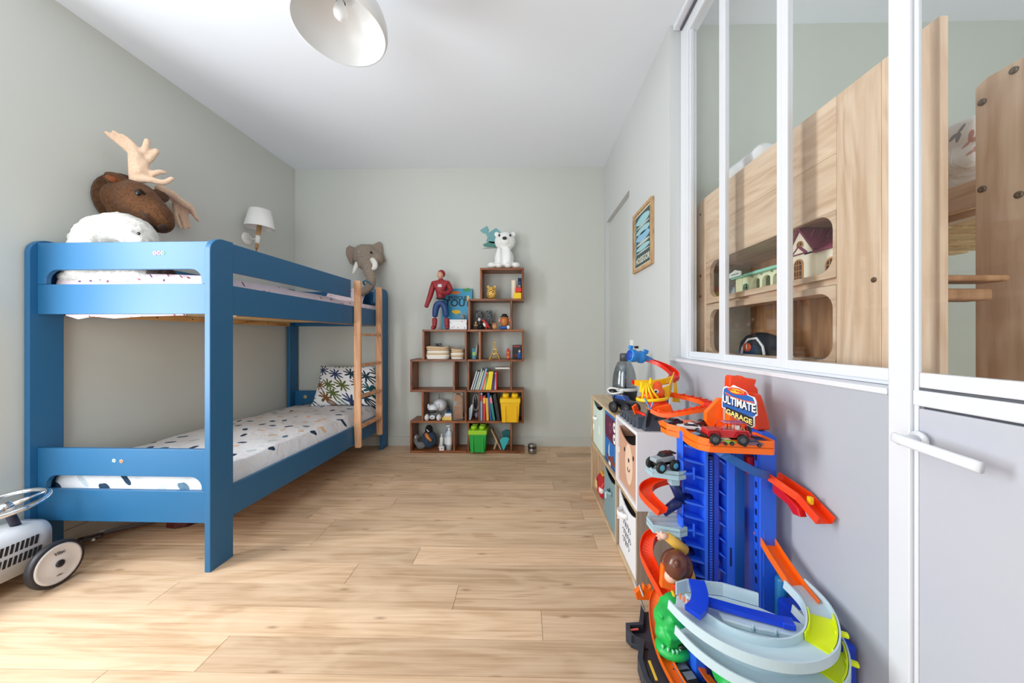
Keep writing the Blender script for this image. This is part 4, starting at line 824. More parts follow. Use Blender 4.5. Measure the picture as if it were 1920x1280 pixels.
# elephant head on the back wall
el = thing('elephant_head', 'grey-brown plush elephant head with white tusks on the back wall', 'soft toy', (-1.65, 3.75, 2.0)); me_ = fur('elephant_plush', (164, 150, 136), (134, 120, 106), 70, .4)
def Q(px, py, out): y = BY-out; return Vector(((px-973)*y/650-y*.017, y, 1.2-(py-632.5)*y/650))
b = MB(); b.ell(Q(682, 478, .10), (.135, .12, .125)); b.ell(Q(690, 478, .05), (.14, .05, .13)); b.ell(Q(684, 492, .17), (.09, .09, .08)); b.ell(Q(702, 484, .12), (.08, .09, .08))
tr = catmull([Q(685, 492, .2), Q(690, 508, .25), Q(694, 524, .26), Q(690, 538, .25), Q(678, 546, .24), Q(674, 547, .24)], 5)
for k, p in enumerate(tr): f = k/(len(tr)-1); b.ell(p, .062*(1-f)+.036*f, None, 10, 7)
b.build('head', me_, el, remesh=.011, smooth=6)
for s_, P_ in ((-1, [(663, 463), (652, 458), (646, 464), (646, 476), (653, 492), (658, 496), (661, 480)]), (1, [(692, 460), (705, 453), (711, 451), (714, 458), (715, 472), (722, 487), (718, 490), (711, 492), (707, 476)])):
    o_ = .06 if s_ < 0 else .055
    n = len(P_); vs = [Q(*p, o_) for p in P_]+[Q(*p, o_-.025) for p in P_]; b = MB(); b.add(vs, [tuple(range(n-1, -1, -1)), tuple(range(n, 2*n))]+[(i, (i+1) % n, n+(i+1) % n, n+i) for i in range(n)], False); ea = b.build('ear', me_, el, bev=.01, seg=3)
    cx = sum(p[0] for p in P_)/n; cy2 = sum(p[1] for p in P_)/n; vs = [Q(cx+(p[0]-cx)*.68, cy2+(p[1]-cy2)*.68, o_+.004) for p in P_]+[Q(cx+(p[0]-cx)*.68, cy2+(p[1]-cy2)*.68, o_-.004) for p in P_]; b = MB(); b.add(vs, [tuple(range(n-1, -1, -1)), tuple(range(n, 2*n))]+[(i, (i+1) % n, n+(i+1) % n, n+i) for i in range(n)], False); b.build('inner_ear', fur('ele_inner', (172, 150, 138), (150, 126, 114)), ea)
wt = plain('tusk_white', (236, 232, 224), .7)
MB().tube(catmull([Q(696, 486, .2), Q(701, 494, .24), Q(699, 502, .26), Q(692, 504, .27)], 4), [.03, .03, .03, .03, .028, .028, .026, .025, .022, .018, .014, .011, .006], 10).build('tusk', wt, el); MB().tube(catmull([Q(668, 493, .18), Q(664, 502, .22), Q(659, 512, .24)], 4), [.028, .028, .026, .025, .023, .02, .016, .012, .006], 10).build('tusk', wt, el)
for px, py in ((694, 472), (666, 474)): MB().ell(Q(px, py, .235 if px > 680 else .18), .014).build('eye', plain('eye_black', (18, 14, 12), .1), el)
tg = MB(); tg.tube([Q(690+9*math.cos(a)*.9-3, 532+5*math.sin(a)+4*math.cos(a), .26-.055*math.sin(a)) for a in [k*PI/8 for k in range(16)]], .009, 6, True); tg.build('ribbon', plain('teal_ribbon', (66, 112, 130), .7), el)

# large white polar bear plush and a dark one on the upper bunk
m_pol = fur('white_long_plush', (224, 221, 215), (196, 191, 184), 42, 1.0)
pb = thing('polar_bear_plush', 'large white furry polar bear soft toy slumped on the upper bunk', 'soft toy', (-2.1, 2.1, 1.52))
def U(px, py, y): return Vector(((px-973)*y/650-y*.017, y, 1.2-(py-632.5)*y/650))
b = MB()
body = catmull([U(152, 505, 1.90), U(154, 470, 1.91), U(168, 440, 1.93), U(195, 429, 1.95), U(222, 428, 1.96), U(245, 438, 1.95), U(256, 462, 1.93), U(258, 490, 1.92)], 4); rr = [.09, .095, .10, .10, .095, .085, .075, .07]
for k, p in enumerate(body): i = k/4; j = min(int(i), 6); f = i-j; r = rr[j]*(1-f)+rr[j+1]*f; b.ell(p, (r, r, r))
b.ell(U(200, 498, 2.0), (.16, .12, .09)); b.ell(U(238, 440, 1.90), (.06, .06, .052)); b.ell(U(254, 452, 1.87), (.042, .042, .038)); b.ell(U(214, 402, 1.95), (.032, .028, .028))
for k, p in enumerate(catmull([U(258, 500, 1.90), U(215, 514, 1.875), U(160, 516, 1.87), U(110, 517, 1.87)], 5)): f = k/15; b.ell(p, .052-.014*f)
for k, p in enumerate(catmull([U(262, 504, 1.92), U(256, 514, 1.87), U(225, 517, 1.86)], 5)): b.ell(p, .046)
b.build('body', m_pol, pb, remesh=.013, smooth=3, disp=(.018, .03))
MB().ell(U(246, 434, 1.845), (.009, .006, .009)).build('eye', plain('eye_black', (18, 14, 12), .1), pb)
MB().ell(U(262, 458, 1.835), (.014, .014, .014)).build('nose', mk, pb)
MB().ell(U(100, 516, 1.865), (.026, .026, .024)).build('paw', fur('paw_plush', (226, 214, 204), (200, 188, 178)), pb)
hd = thing('hedgehog_plush', 'small dark brown plush peeking through the upper end board slot', 'soft toy', (-1.98, 1.97, 1.525)); b = MB(); b.ell(U(290, 512, 1.90), (.065, .06, .05)); b.build('body', fur('dark_spiky', (86, 70, 66), (38, 28, 28), 110, 1.0), hd, disp=(.02, .012), sub=1); MB().ell(U(306, 512, 1.89), (.03, .03, .028)).build('head', fur('dark_brown_plush', (66, 44, 40), (44, 28, 26)), hd); MB().ell(U(300, 503, 1.89), (.01, .008, .012)).build('ear', fur('dark_brown_plush2', (66, 44, 40), (44, 28, 26)), hd)
# ================================================================ behind the glazing: wooden bunk with shelf slots, doll houses, cap
m_mapY = wood('maple_board', (228, 202, 176), (218, 188, 160), (200, 166, 136), 1, 1.0, .45, True, None, 40, .09, .9, 1.3)
m_mapZ = wood('maple_upright', (230, 204, 178), (220, 190, 162), (202, 168, 138), 2, .9, .45, True, None, 40, .09, .9, 1.3)
m_bolt = plain('bolt_dark', (110, 88, 66), .4, .6)
BX = 1.03; BT = .022
wb = thing('wooden_bunk_bed', 'tall natural maple bunk bed with rounded shelf slots behind the glazing', 'bunk bed', (1.6, 1.3, 0))
MB().box(BX, BX+BT, .878, 1.02, .002, 2.0).build('post_board', m_mapZ, wb, bev=.003)
MB().box(BX, BX+BT, 1.0205, 1.165, .002, 2.0).build('post_board', m_mapZ, wb, bev=.003)
b = MB(); b.prism([(1.99, .002), (2.088, .002), (2.088, 1.975), (2.04, 2.0), (1.99, 2.0)], 'x', BX, BX+BT); b.build('post_board', m_mapZ, wb, bev=.003)
for za, zb in ((1.622, 1.81), (1.8105, 2.0)): MB().box(BX, BX+BT, 1.1655, 1.9895, za, zb).build('side_board', m_mapY, wb, bev=.002)
MB().box(BX, BX+BT, 1.1655, 1.9895, .25, 1.118).build('side_board', m_mapY, wb, bev=.002)
def slotboard(z0, z1, h0, h1):
    """board whose slot (h0..h1) is open with rounded corners: left, right, below pieces of one outline"""
    r = .055; a, e = 1.1655, 1.9895; ins = .012
    hole = rrect(a+ins, e-ins-.03, h0, h1, r, 6); out = [(a, z0), (e, z0), (e, z1), (a, z1)]
    n = len(hole); vs = []; fs = []
    outer = []
    for (y, z) in hole:  # project each hole point to the outer rectangle
        cy_, cz_ = (a+e)/2, (h0+h1)/2; dy, dz = y-cy_, z-cz_
        ky = ((e-a)/2)/abs(dy) if abs(dy) > 1e-6 else 9e9; kz = ((z1-cz_) if dz > 0 else (cz_-z0))/abs(dz) if abs(dz) > 1e-6 else 9e9; k = min(ky, kz); outer.append((cy_+dy*k, cz_+dz*k))
    for X_ in (BX, BX+BT): vs += [(X_, y, z) for y, z in hole]+[(X_, y, z) for y, z in outer]
    for i in range(n):
        j = (i+1) % n
        fs += [(i, j, n+j, n+i), (2*n+i, 3*n+i, 3*n+j, 2*n+j), (i, 2*n+i, 2*n+j, j), (n+i, n+j, 3*n+j, 3*n+i)]
    MB().add(vs, fs).build('slot_board', m_mapY, wb)
slotboard(1.385, 1.6215, 1.42, 1.618); slotboard(1.1185, 1.3845, 1.122, 1.352)
m_mapin = wood('maple_inner', (196, 152, 112), (180, 134, 94), (150, 106, 70), 2, .9, .5, True)
for z in (1.108, 1.40, 1.625): MB().box(BX+BT+.0005, 1.36, 1.168, 2.085, z-.02+(.02 if z > 1.6 else .0), z+.0+(.02 if z > 1.6 else 0)).build('inner_shelf', m_mapY, wb)
MB().box(1.342, 1.36, 1.168, 2.085, 1.4005, 1.6245).build('back_board', m_mapin, wb)
MB().box(1.342, 1.36, 1.52, 2.085, 1.1085, 1.379).build('back_board', m_mapin, wb)
for y, z in ((2.05, 1.92), (2.05, 1.56), (2.05, 1.44), (1.04, 1.37), (1.05, .7), (1.9, .7)): MB().lathe([(0, 0), (.008, 0), (.008, .002), (.004, .003), (0, .001)], (BX-.0005, y, z), 12, (-1, 0, 0)).build('bolt', m_bolt, wb)
# bed platform, inner panel seen through the door
b = MB(); b.prism([(.35, .002), (1.118, .002), (1.118, 1.985), (1.09, 2.0), (.35, 2.0)], 'x', 1.42, 1.445); b.build('inner_panel', m_mapZ, wb, bev=.003)
for y, z in ((1.10, 1.93), (1.03, 1.975), (1.10, 1.66), (1.02, 1.61)): MB().lathe([(0, 0), (.010, 0), (.010, .003), (.005, .004), (0, .001)], (1.4195, y, z), 14, (-1, 0, 0)).build('bolt', plain('bolt_steel', (130, 116, 100), .35, .7), wb)
MB().box(1.45, 1.475, 1.12, 2.085, 1.625, 1.71).build('bed_rail', m_mapY, wb, bev=.003)
for k in range(9): MB().box(1.48, 2.35, 1.14+k*.105, 1.21+k*.105, 1.65, 1.668).build('slat', m_pine, wb)
MB().box(1.478, 1.52, 1.12, 2.085, 1.60, 1.624).build('bed_ledger', m_mapY, wb)
MB().box(1.053, 1.22, .89, .95, 1.342, 1.358).build('ladder_tread', m_mapin, wb, bev=.006)
MB().box(1.053, 1.19, .90, .96, 1.295, 1.325).build('ladder_tread', m_mapin, wb, bev=.006)
m_geo = print_fabric('triangle_print', (230, 226, 222), [(196, 150, 138), (150, 150, 150), (200, 160, 146)], 13., .16, 3, (.2, 1, 1), .6, .8)
bd = thing('bunk_bedding', 'white bedding with pink triangles piled on the maple bunk', 'bedding', (1.8, 1.6, 1.70)); b = MB()
for k in range(7):
    z = 1.718+k*.031; b.tube(catmull([(1.475+.012*math.sin(k*2), 1.14, z), (1.468+.02*math.sin(k*1.7+1), 1.4, z+.008*math.sin(k)), (1.475, 1.7, z+.006), (1.47, 2.05, z)], 5), .024, 8)
b.box(1.47, 2.3, 1.135, 2.06, 1.712, 1.91); b.build('duvet', m_geo, bd, remesh=.014, smooth=3)
pillow('pillow', 'white pillow peeking over the far top edge of the maple bunk', plain('white_cotton', (238, 238, 240), .9), (1.21, 1.76, 2.042), (.30, .34, .11), (0, .2, 0), 5)
MB().box(1.06, 1.40, 1.60, 2.08, 1.965, 1.985).build('top_board', m_mapY, wb)
# cream doll house with a plum roof
cream, plum, tan_ = plain('cream_plastic', (240, 230, 206), .5), plain('plum_roof', (126, 46, 76), .5), plain('tan_plastic', (196, 138, 84), .5)
m_dkw = plain('dark_window', (80, 48, 28), .6)
Z0 = 1.4015
MB.base_xf = Matrix.Translation((-.028, -.03, Z0)) @ Matrix.Diagonal((1, 1, 1.07, 1)) @ Matrix.Translation((0, 0, -Z0))
dh = thing('doll_house', 'cream doll house with plum tiled gable roof on the upper slot shelf', 'doll house', (1.19, 1.27, Z0))
def DB(x0, x1, y0, y1, z0, z1, nm, m, par, bev=0): return MB().box(x0, x1, y0, y1, Z0+z0, Z0+z1).build(nm, m, par, bev=bev)
DB(1.10, 1.30, 1.20, 1.36, 0, .105, 'wall', cream, dh); DB(1.085, 1.20, 1.325, 1.43, 0, .125, 'wing_wall', cream, dh)
b = MB(); b.prism([(1.32, Z0+.125), (1.435, Z0+.125), (1.378, Z0+.195)], 'x', 1.085, 1.20); b.build('gable', cream, dh)
for s_, ya, yb in ((1, 1.312, 1.38), (-1, 1.376, 1.444)):
    P = [(1.312, .112), (1.378, .196), (1.378, .206), (1.304, .114)] if s_ > 0 else [(1.378, .196), (1.444, .112), (1.452, .114), (1.378, .206)]
    rf = MB().prism([(y, Z0+z) for y, z in P], 'x', 1.075, 1.26).build('roof', plum, dh)
b = MB(); b.prism([(1.085, Z0+.103), (1.31, Z0+.103), (1.31, Z0+.109), (1.20, Z0+.198), (1.085, Z0+.109)], 'y', 1.19, 1.36); rf = b.build('roof', plum, dh)
for k in range(9): MB().cbox((1.141, 1.20+k*.018, Z0+.156), (.003, .003, .10), (0, .92, 0)).build('roof_rib', plum, rf)
for k in range(4): MB().cbox((1.09+k*.03, 1.345-.004, Z0+.155), (.003, .07, .003), (-.9, 0, 0)).build('roof_rib', plum, rf)
def dwin(par, x, y, z, w, h, m, cols=3, rows_=4):
    b = MB(); P = rrect(y-w/2, y+w/2, Z0+z, Z0+z+h, w*.45, 5, (0, 0, 1, 1)); b.prism(P, 'x', x-.003, x); wn = b.build('window', m, par)
    P = rrect(y-w*.38, y+w*.38, Z0+z+w*.12, Z0+z+h-w*.12, w*.33, 5, (0, 0, 1, 1)); MB().prism(P, 'x', x-.0042, x-.003).build('pane', m_dkw, wn)
    for k in range(1, cols): MB().box(x-.0054, x-.0042, y-w*.38+w*.76*k/cols-.0012, y-w*.38+w*.76*k/cols+.0012, Z0+z+w*.12, Z0+z+h-w*.13).build('muntin', m, wn)
    for k in range(1, rows_): MB().box(x-.0054, x-.0042, y-w*.37, y+w*.37, Z0+z+(h)*k/rows_-.0012, Z0+z+(h)*k/rows_+.0012).build('muntin', m, wn)
dwin(dh, 1.0845, 1.385, .008, .046, .085, tan_); dwin(dh, 1.0995, 1.255, .0, .055, .075, tan_, 3, 3); dwin(dh, 1.0845, 1.378, .135, .03, .022, tan_, 3, 1)
MB().prism([(1.345, Z0+.108), (1.418, Z0+.108), (1.418, Z0+.114), (1.382, Z0+.142), (1.345, Z0+.114)], 'x', 1.0805, 1.0845).build('porch_pediment', plum, dh); MB().prism([(1.357, Z0+.112), (1.406, Z0+.112), (1.382, Z0+.132)], 'x', 1.0795, 1.0805).build('porch_inset', cream, dh)
MB.base_xf = Matrix.Translation((0, 0, Z0)) @ Matrix.Diagonal((1, 1, .78, 1)) @ Matrix.Translation((0, 0, -Z0))
# green and cream cafe building
mint, pale = plain('mint_plastic', (150, 214, 190), .5), plain('pale_yellow', (236, 232, 196), .5)
cf = thing('doll_shop', 'mint and cream toy shop building with arched openings and a name board', 'doll house', (1.16, 1.66, Z0))
DB(1.09, 1.22, 1.76, 1.81, 0, .125, 'wall', pale, cf); DB(1.11, 1.22, 1.485, 1.76, 0, .006, 'floor', pale, cf); DB(1.205, 1.22, 1.485, 1.76, .006, .125, 'back_wall', pale, cf)
for y in (1.70, 1.635, 1.565, 1.50): DB(1.10, 1.118, y-.008, y+.008, .006, .115, 'column', pale, cf)
for ya, yb in ((1.643, 1.692), (1.573, 1.627), (1.508, 1.557)):
    yc, w = (ya+yb)/2, (yb-ya)/2; P = [(ya, Z0+.125), (ya, Z0+.08)]+[(yc-w*math.cos(t), Z0+.08+w*math.sin(t)) for t in [PI*k/8 for k in range(1, 8)]]+[(yb, Z0+.08), (yb, Z0+.125)]
    MB().prism(P, 'x', 1.102, 1.116).build('arch', pale, cf)
DB(1.095, 1.11, 1.708, 1.76, .006, .125, 'front_wall', pale, cf); dwin(cf, 1.0945, 1.735, .006, .04, .08, mint, 2, 4)
DB(1.075, 1.23, 1.475, 1.83, .1255, .136, 'cornice', mint, cf, .003); DB(1.085, 1.225, 1.485, 1.82, .1365, .146, 'roof', mint, cf, .003)
b = MB(); b.prism([(1.735, Z0+.136), (1.83, Z0+.136), (1.83, Z0+.165), (1.805, Z0+.172), (1.782, Z0+.182), (1.76, Z0+.172), (1.735, Z0+.165)], 'x', 1.068, 1.0745); sg = b.build('name_board', plain('board_white', (222, 228, 220), .6), cf)
text('COUNTRY CLINIC', .0105, plain('grey_green_ink', (110, 140, 126), .6), cf, frame((1.0675, 1.782, Z0+.119), (0, -1, 0), (0, 0, 1)), .0003, squash=.78)
MB.base_xf = None
t = thing('toy_counter', 'tiny pink toy figure inside the mint toy shop', 'toy', (1.15, 1.59, Z0+.006)); MB().box(1.135, 1.165, 1.58, 1.615, Z0+.0065, Z0+.055).build('counter', plain('toy_green', (110, 170, 140), .5), t); MB().ell((1.15, 1.597, Z0+.075), (.014, .014, .02), None, 8, 6).build('figure', plain('toy_pink', (200, 120, 130), .5), t)
t = thing('toy_churn', 'small grey metal toy milk can at the far end of the slot shelf', 'toy', (1.14, 1.86, Z0)); MB().lathe([(0, 0), (.024, 0), (.024, .045), (.014, .058), (.016, .068), (0, .068)], (1.12, 1.865, Z0), 16).build('body', plain('churn_grey', (160, 164, 170), .4, .5), t); MB().tube([(1.12, 1.865-.02, Z0+.06), (1.12, 1.865, Z0+.085), (1.12, 1.865+.02, Z0+.06)], .002, 6).build('handle', plain('churn_grey', (160, 164, 170), .4, .5), t)
# baseball cap in the lower slot
Z1_ = 1.1088
cp = thing('baseball_cap', 'dark navy cap with white brim trim and a round number 1 badge', 'cap', (1.145, 1.70, Z1_)); q = XF((1.145, 1.70, Z1_)); navy = plain('cap_navy', (28, 40, 52), .8)
b = MB(q); b.lathe([(.088, .0), (.092, .03), (.085, .07), (.06, .10), (.025, .114), (0, .116)], (0, 0, 0), 28); b.build('crown', navy, cp); MB(q).ell((0, .045, .03), (.075, .05, .035)).build('rear_panel', plain('cap_blue', (38, 84, 120), .8), cp)
b = MB(q); P = [(-.088+.01, -.06)]; b.prism([(-.07, -.055), (-.03, -.085), (.03, -.085), (.07, -.055), (.06, -.13), (.03, -.165), (-.03, -.165), (-.06, -.13)], 'z', .002, .008); b.build('brim', plain('cap_white', (226, 226, 226), .6), cp, bev=.002)
def capc(a, z, dr=.0): r = (.092 if z < .03 else .092-.007*(z-.03)/.04)+dr; return (r*math.cos(a), r*math.sin(a), z)
b = MB(q); b.tube([capc(PI+.0-.02, .008, .001), capc(PI+.05, .04, .001), (-.075, -.02, .082), (-.055, -.05, .088), (-.045, -.078, .05), (-.05, -.095, .012)], .006, 8); b.build('trim', plain('cap_white', (226, 226, 226), .6), cp)
bg = MB(q).lathe([(0, 0), (.021, 0), (.021, .002), (0, .002)], capc(PI+.33, .045, .001), 22, (-.95, -.31, 0)).build('badge', plain('badge_orange', (220, 88, 40), .6), cp)
p_ = Vector((1.145, 1.70, Z1_))+Vector(capc(PI+.33, .045, .0045)); text('1', .032, plain('digit_white', (240, 240, 238), .6), cp, frame(p_, (.31, -.95, 0), (0, 0, 1)), .0004, bold=.0008)
t = thing('papers', 'white spiral notebook lying in the right end of the lower slot', 'notebook', (1.16, 1.27, Z1_)); MB().box(1.07, 1.2, 1.19, 1.36, Z1_+.0, Z1_+.012).build('pages', plain('paper_white', (228, 230, 232), .7), t); MB().box(1.07, 1.2, 1.19, 1.36, Z1_+.0122, Z1_+.014).build('cover', plain('cover_grey', (120, 120, 118), .5), t)
b = MB()
for k in range(10): b.tube([(1.068+.005*math.cos(a), 1.205+k*.015, Z1_+.008+.008*math.sin(a)) for a in [j*PI/5 for j in range(10)]], .0012, 5, True)
b.build('spiral', plain('steel', (150, 146, 142), .25, .9), t)

# ================================================================ framed surf poster on the pier
pf = thing('framed_poster', 'oak framed dark green surfboard poster on the right pier', 'picture', (RX-.01, 2.555, 1.92)); mof = wood('oak_frame', (206, 172, 130), (188, 150, 106), (150, 112, 74), 2, 2, .5)
y0, y1, z0, z1, fw = 2.352, 2.758, 1.705, 2.152, .024
z0, z1 = 1.70, 2.155
for a in ((y0, y1, z0, z0+fw), (y0, y1, z1-fw, z1), (y0, y0+fw, z0+fw, z1-fw), (y1-fw, y1, z0+fw, z1-fw)): MB().box(RX-.022, RX-.001, *a).build('frame_bar', mof, pf, bev=.002)
MB().box(RX-.010, RX-.002, y0+fw, y1-fw, z0+fw, z1-fw).build('print_border', plain('print_cream', (226, 220, 196), .7), pf); MB().box(RX-.0112, RX-.0101, y0+fw+.012, y1-fw-.012, z0+fw+.012, z1-fw-.012).build('print', plain('print_green', (64, 84, 86), .7), pf)
mb1, mb2 = plain('board_aqua', (156, 200, 206), .6), plain('board_sky', (140, 186, 214), .6)
yc = (y0+y1)/2
for z, h, m in ((2.066, .034, mb1), (2.026, .008, plain('board_pale', (190, 198, 188), .6)), (1.988, .026, mb1), (1.942, .033, mb2), (1.898, .012, plain('board_pale', (190, 198, 188), .6)), (1.862, .02, mb1), (1.832, .006, plain('board_pale', (190, 198, 188), .6))):
    P = [(yc+.148*math.cos(t), z+h*math.sin(t)*(1 if math.cos(t) < 0 else 1-.45*math.cos(t)**2)) for t in [2*PI*k/28 for k in range(28)]]
    MB().prism(P, 'x', RX-.0122, RX-.0114).build('surfboard_print', m, pf)
    MB().prism([(yc+.138, z-h*.3), (yc+.146, z-h*.3), (yc+.150, z-h*.3-.02), (yc+.143, z-h*.3-.022)], 'x', RX-.0122, RX-.0114).build('fin_print', m, pf)
text('HOSSEGOR', .062, plain('poster_ink', (220, 218, 200), .7), pf, frame((RX-.0118, yc, 1.775), (0, -1, 0), (0, 0, 1)), .0004, bold=.0012, squash=.92)
# light switch plate on the pier
t = thing('light_switch', 'white switch plate on the pier beside the door recess', 'switch', (RX-.004, 2.80, 1.12)); MB().box(RX-.009, RX-.001, 2.80, 2.87, 1.10, 1.18).build('plate', plain('switch_white', (236, 236, 236), .4), t, bev=.002); MB().box(RX-.013, RX-.0091, 2.815, 2.855, 1.115, 1.165).build('rocker', plain('switch_white', (236, 236, 236), .4), t, bev=.002)
# ================================================================ storage cubes on the right
CX = .526; CB = .868
m_oakl = wood('light_oak_laminate', (216, 192, 160), (200, 174, 140), (174, 146, 112), 2, 1.2, .5)
m_oaky = wood('light_oak_laminate_shelf', (216, 192, 160), (200, 174, 140), (174, 146, 112), 1, 1.2, .5)
m_greyw = wood('grey_oak_laminate', (176, 156, 138), (160, 140, 122), (140, 120, 104), 2, 1.5, .5, False, None, 30, .05, 1.4, 1.6)
m_wl = plain('white_laminate', (232, 231, 234), .4)
cu = thing('storage_unit', 'light oak two by two cube unit against the right wall', 'storage unit', (.7, 2.39, 0)); t_ = .018; ya, yb, zt = 2.012, 2.772, .744
MB().box(CX, CB, yb-t_, yb, .001, zt-t_).build('side_panel', m_oakl, cu, bev=.0015); MB().box(CX, CB, ya, ya+t_, .001, zt-t_).build('side_panel', m_oakl, cu, bev=.0015)
MB().box(CX, CB, ya, yb, zt-t_+.0005, zt).build('top_panel', m_oaky, cu, bev=.0015); MB().box(CX, CB, ya+t_, yb-t_, .001, t_).build('bottom_panel', m_oaky, cu, bev=.0015)
MB().box(CX, CB, ya+t_+.0005, yb-t_-.0005, .365, .383).build('shelf', m_oaky, cu, bev=.0015); MB().box(CX+.022, CB, 2.362, 2.378, t_+.0005, .3645).build('divider', m_oakl, cu); MB().box(CX+.022, CB, 2.362, 2.378, .3835, zt-t_).build('divider', m_oakl, cu)
MB().box(CB-.006, CB-.001, ya+t_, yb-t_, t_, zt-t_).build('back_panel', m_oakl, cu)
def cube(name, label, ya, yb, z0, z1, m, my, mend):
    t = thing(name, label, 'storage unit', (.7, (ya+yb)/2, z0))
    MB().box(CX, CB, ya, ya+t_, z0, z1).build('side_panel', mend, t, bev=.0015); MB().box(CX, CB, yb-t_, yb, z0, z1).build('side_panel', m, t, bev=.0015)
    MB().box(CX, CB, ya+t_, yb-t_, z1-t_, z1).build('top_panel', my, t, bev=.0015); MB().box(CX, CB, ya+t_, yb-t_, z0, z0+t_).build('bottom_panel', my, t, bev=.0015); MB().box(CB-.006, CB-.001, ya+t_, yb-t_, z0+t_, z1-t_).build('back_panel', m, t); return t
cube('storage_cube', 'grey oak lower cube at the near end holding the white basket', 1.637, 2.0105, .001, .382, m_greyw, m_oaky, m_greyw)
cube('storage_cube', 'white upper cube at the near end holding the brown bear box', 1.637, 2.0105, .3825, .754, m_wl, m_wl, m_wl)
def fbox(label, y0, y1, z0, z1, c, x=CX+.012, name='fabric_box', notch=True, m=None, lip=.045):
    """open fabric box with a curved finger notch in the front's upper edge"""
    t = thing(name, label, 'box', ((x+.8)/2, (y0+y1)/2, z0)); m = m or plain('felt_%d_%d_%d' % c, c, .85); n = 10
    top = [(y0+(y1-y0)*k/n, z1-(lip*math.sin(PI*k/n)**.7 if notch else 0)) for k in range(n+1)]
    MB().prism([(y0, z0), (y1, z0)]+[(y, z) for y, z in reversed(top)], 'x', x, x+.005).build('front', m, t)
    b = MB(); b.box(x+.0055, .84, y0, y0+.004, z0, z1); b.box(x+.0055, .84, y1-.004, y1, z0, z1); b.box(.836, .84, y0+.0045, y1-.0045, z0, z1); b.box(x+.0055, .8355, y0+.0045, y1-.0045, z0, z0+.004); b.build('shell', m, t); MB().box(x+.02, .834, y0+.005, y1-.005, z0+.005, z1-.06).build('dark_contents', plain('dark_cloth', (40, 36, 36), .95), t)  # walls and bottom, plus a plain near-black block filling the box below its rim
    return t
def strap(t, y, z, c, r=.03, x=CX+.012, w=.012):
    m = plain('strap_%d_%d_%d' % c, c, .8); pr = [(-.002, -w), (.002, -w), (.002, w), (-.002, w)]
    MB().sweep([(x-.001-r*.9*math.sin(PI*k/8), y-r*math.cos(PI*k/8), z) for k in range(9)], pr, (0, 0, 1), True).build('strap_handle', m, t)
f1 = fbox('mint green fabric box with white strap handle in the far upper cube', 2.40, 2.735, .386, .715, (206, 222, 212)); strap(f1, 2.60, .60, (232, 236, 232)); MB().box(CX+.0105, CX+.0115, 2.50, 2.53, .50, .56).build('print', plain('print_white', (240, 242, 240), .7), f1); MB().box(CX+.004, CX+.0115, 2.70, 2.705, .49, .53).build('tag', plain('print_white', (240, 242, 240), .7), f1)
f2 = fbox('blue fabric box printed with a maroon monster face in the upper cube', 2.036, 2.352, .386, .715, (32, 104, 176), notch=False, x=CX+.016)
def fp(P, m, dx=0): return MB().prism(P, 'x', CX+.0145-dx, CX+.0155-dx).build('print', m, f2)
mar = plain('maroon_print', (92, 30, 62), .8)
fp(rrect(2.05, 2.348, .545, .695, .05, 5), mar); fp(rrect(2.04, 2.35, .388, .40, .004, 3), plain('navy_print', (24, 60, 120), .8))
for y, z, r, m in ((2.10, .655, .030, plain('print_white', (226, 230, 236), .7)), (2.10, .585, .030, plain('print_white', (226, 230, 236), .7)), (2.20, .628, .034, plain('maroon_light', (122, 56, 86), .8))):
    fp([(y+r*math.cos(a), z+r*math.sin(a)) for a in [2*PI*k/16 for k in range(16)]], m, .0012)
for y, z in ((2.10, .655), (2.10, .585), (2.2, .63)): fp([(y+.011*math.cos(a), z+.011*math.sin(a)) for a in [2*PI*k/12 for k in range(12)]], plain('print_dark', (40, 26, 50), .8), .0024)
fp([(2.22, .53), (2.24, .50), (2.245, .46), (2.225, .43), (2.21, .432), (2.228, .46), (2.224, .50)], plain('print_white', (226, 230, 236), .7), .0012); fp([(2.07, .42), (2.2, .40), (2.32, .43), (2.2, .445), (2.14, .47)], plain('rust_print', (120, 62, 52), .8), .0012); fp(rrect(2.19, 2.24, .39, .412, .004, 3), plain('print_white', (226, 230, 236), .7), .0014)
f3 = fbox('grey-teal fabric box with a strap handle in the lower middle cube', 2.036, 2.352, .022, .345, (124, 150, 156)); strap(f3, 2.17, .235, (136, 162, 168)); MB().box(CX+.004, CX+.0115, 2.30, 2.303, .14, .18).build('tag', plain('print_white', (240, 242, 240), .7), f3)
f4 = fbox('brown fabric box with a pale bear face in the white cube', 1.66, 1.988, .402, .70, (196, 150, 126), lip=.05)
def f4p(P, m, dx=0): return MB().prism(P, 'x', CX+.0105-dx, CX+.0115-dx).build('print', m, f4)
f4p([(1.80+.062*math.cos(a), .545+.105*math.sin(a)) for a in [2*PI*k/28 for k in range(28)]], plain('bear_beige', (226, 196, 172), .8))
for y, z, ry, rz in ((1.80, .565, .012, .011), (1.875, .60, .008, .012), (1.725, .60, .008, .012)): f4p([(y+ry*math.cos(a), z+rz*math.sin(a)) for a in [2*PI*k/14 for k in range(14)]], plain('bear_ink', (52, 36, 34), .8), .0012)
MB().tube([(CX+.0095, 1.80+.018*math.cos(a), .525+.018*math.sin(a)) for a in [PI+PI*k/8 for k in range(9)]], .002, 5).build('smile', plain('bear_ink', (52, 36, 34), .8), f4); MB().box(CX+.003, CX+.0115, 1.975, 1.978, .55, .58).build('tag', plain('print_white', (240, 242, 240), .7), f4)
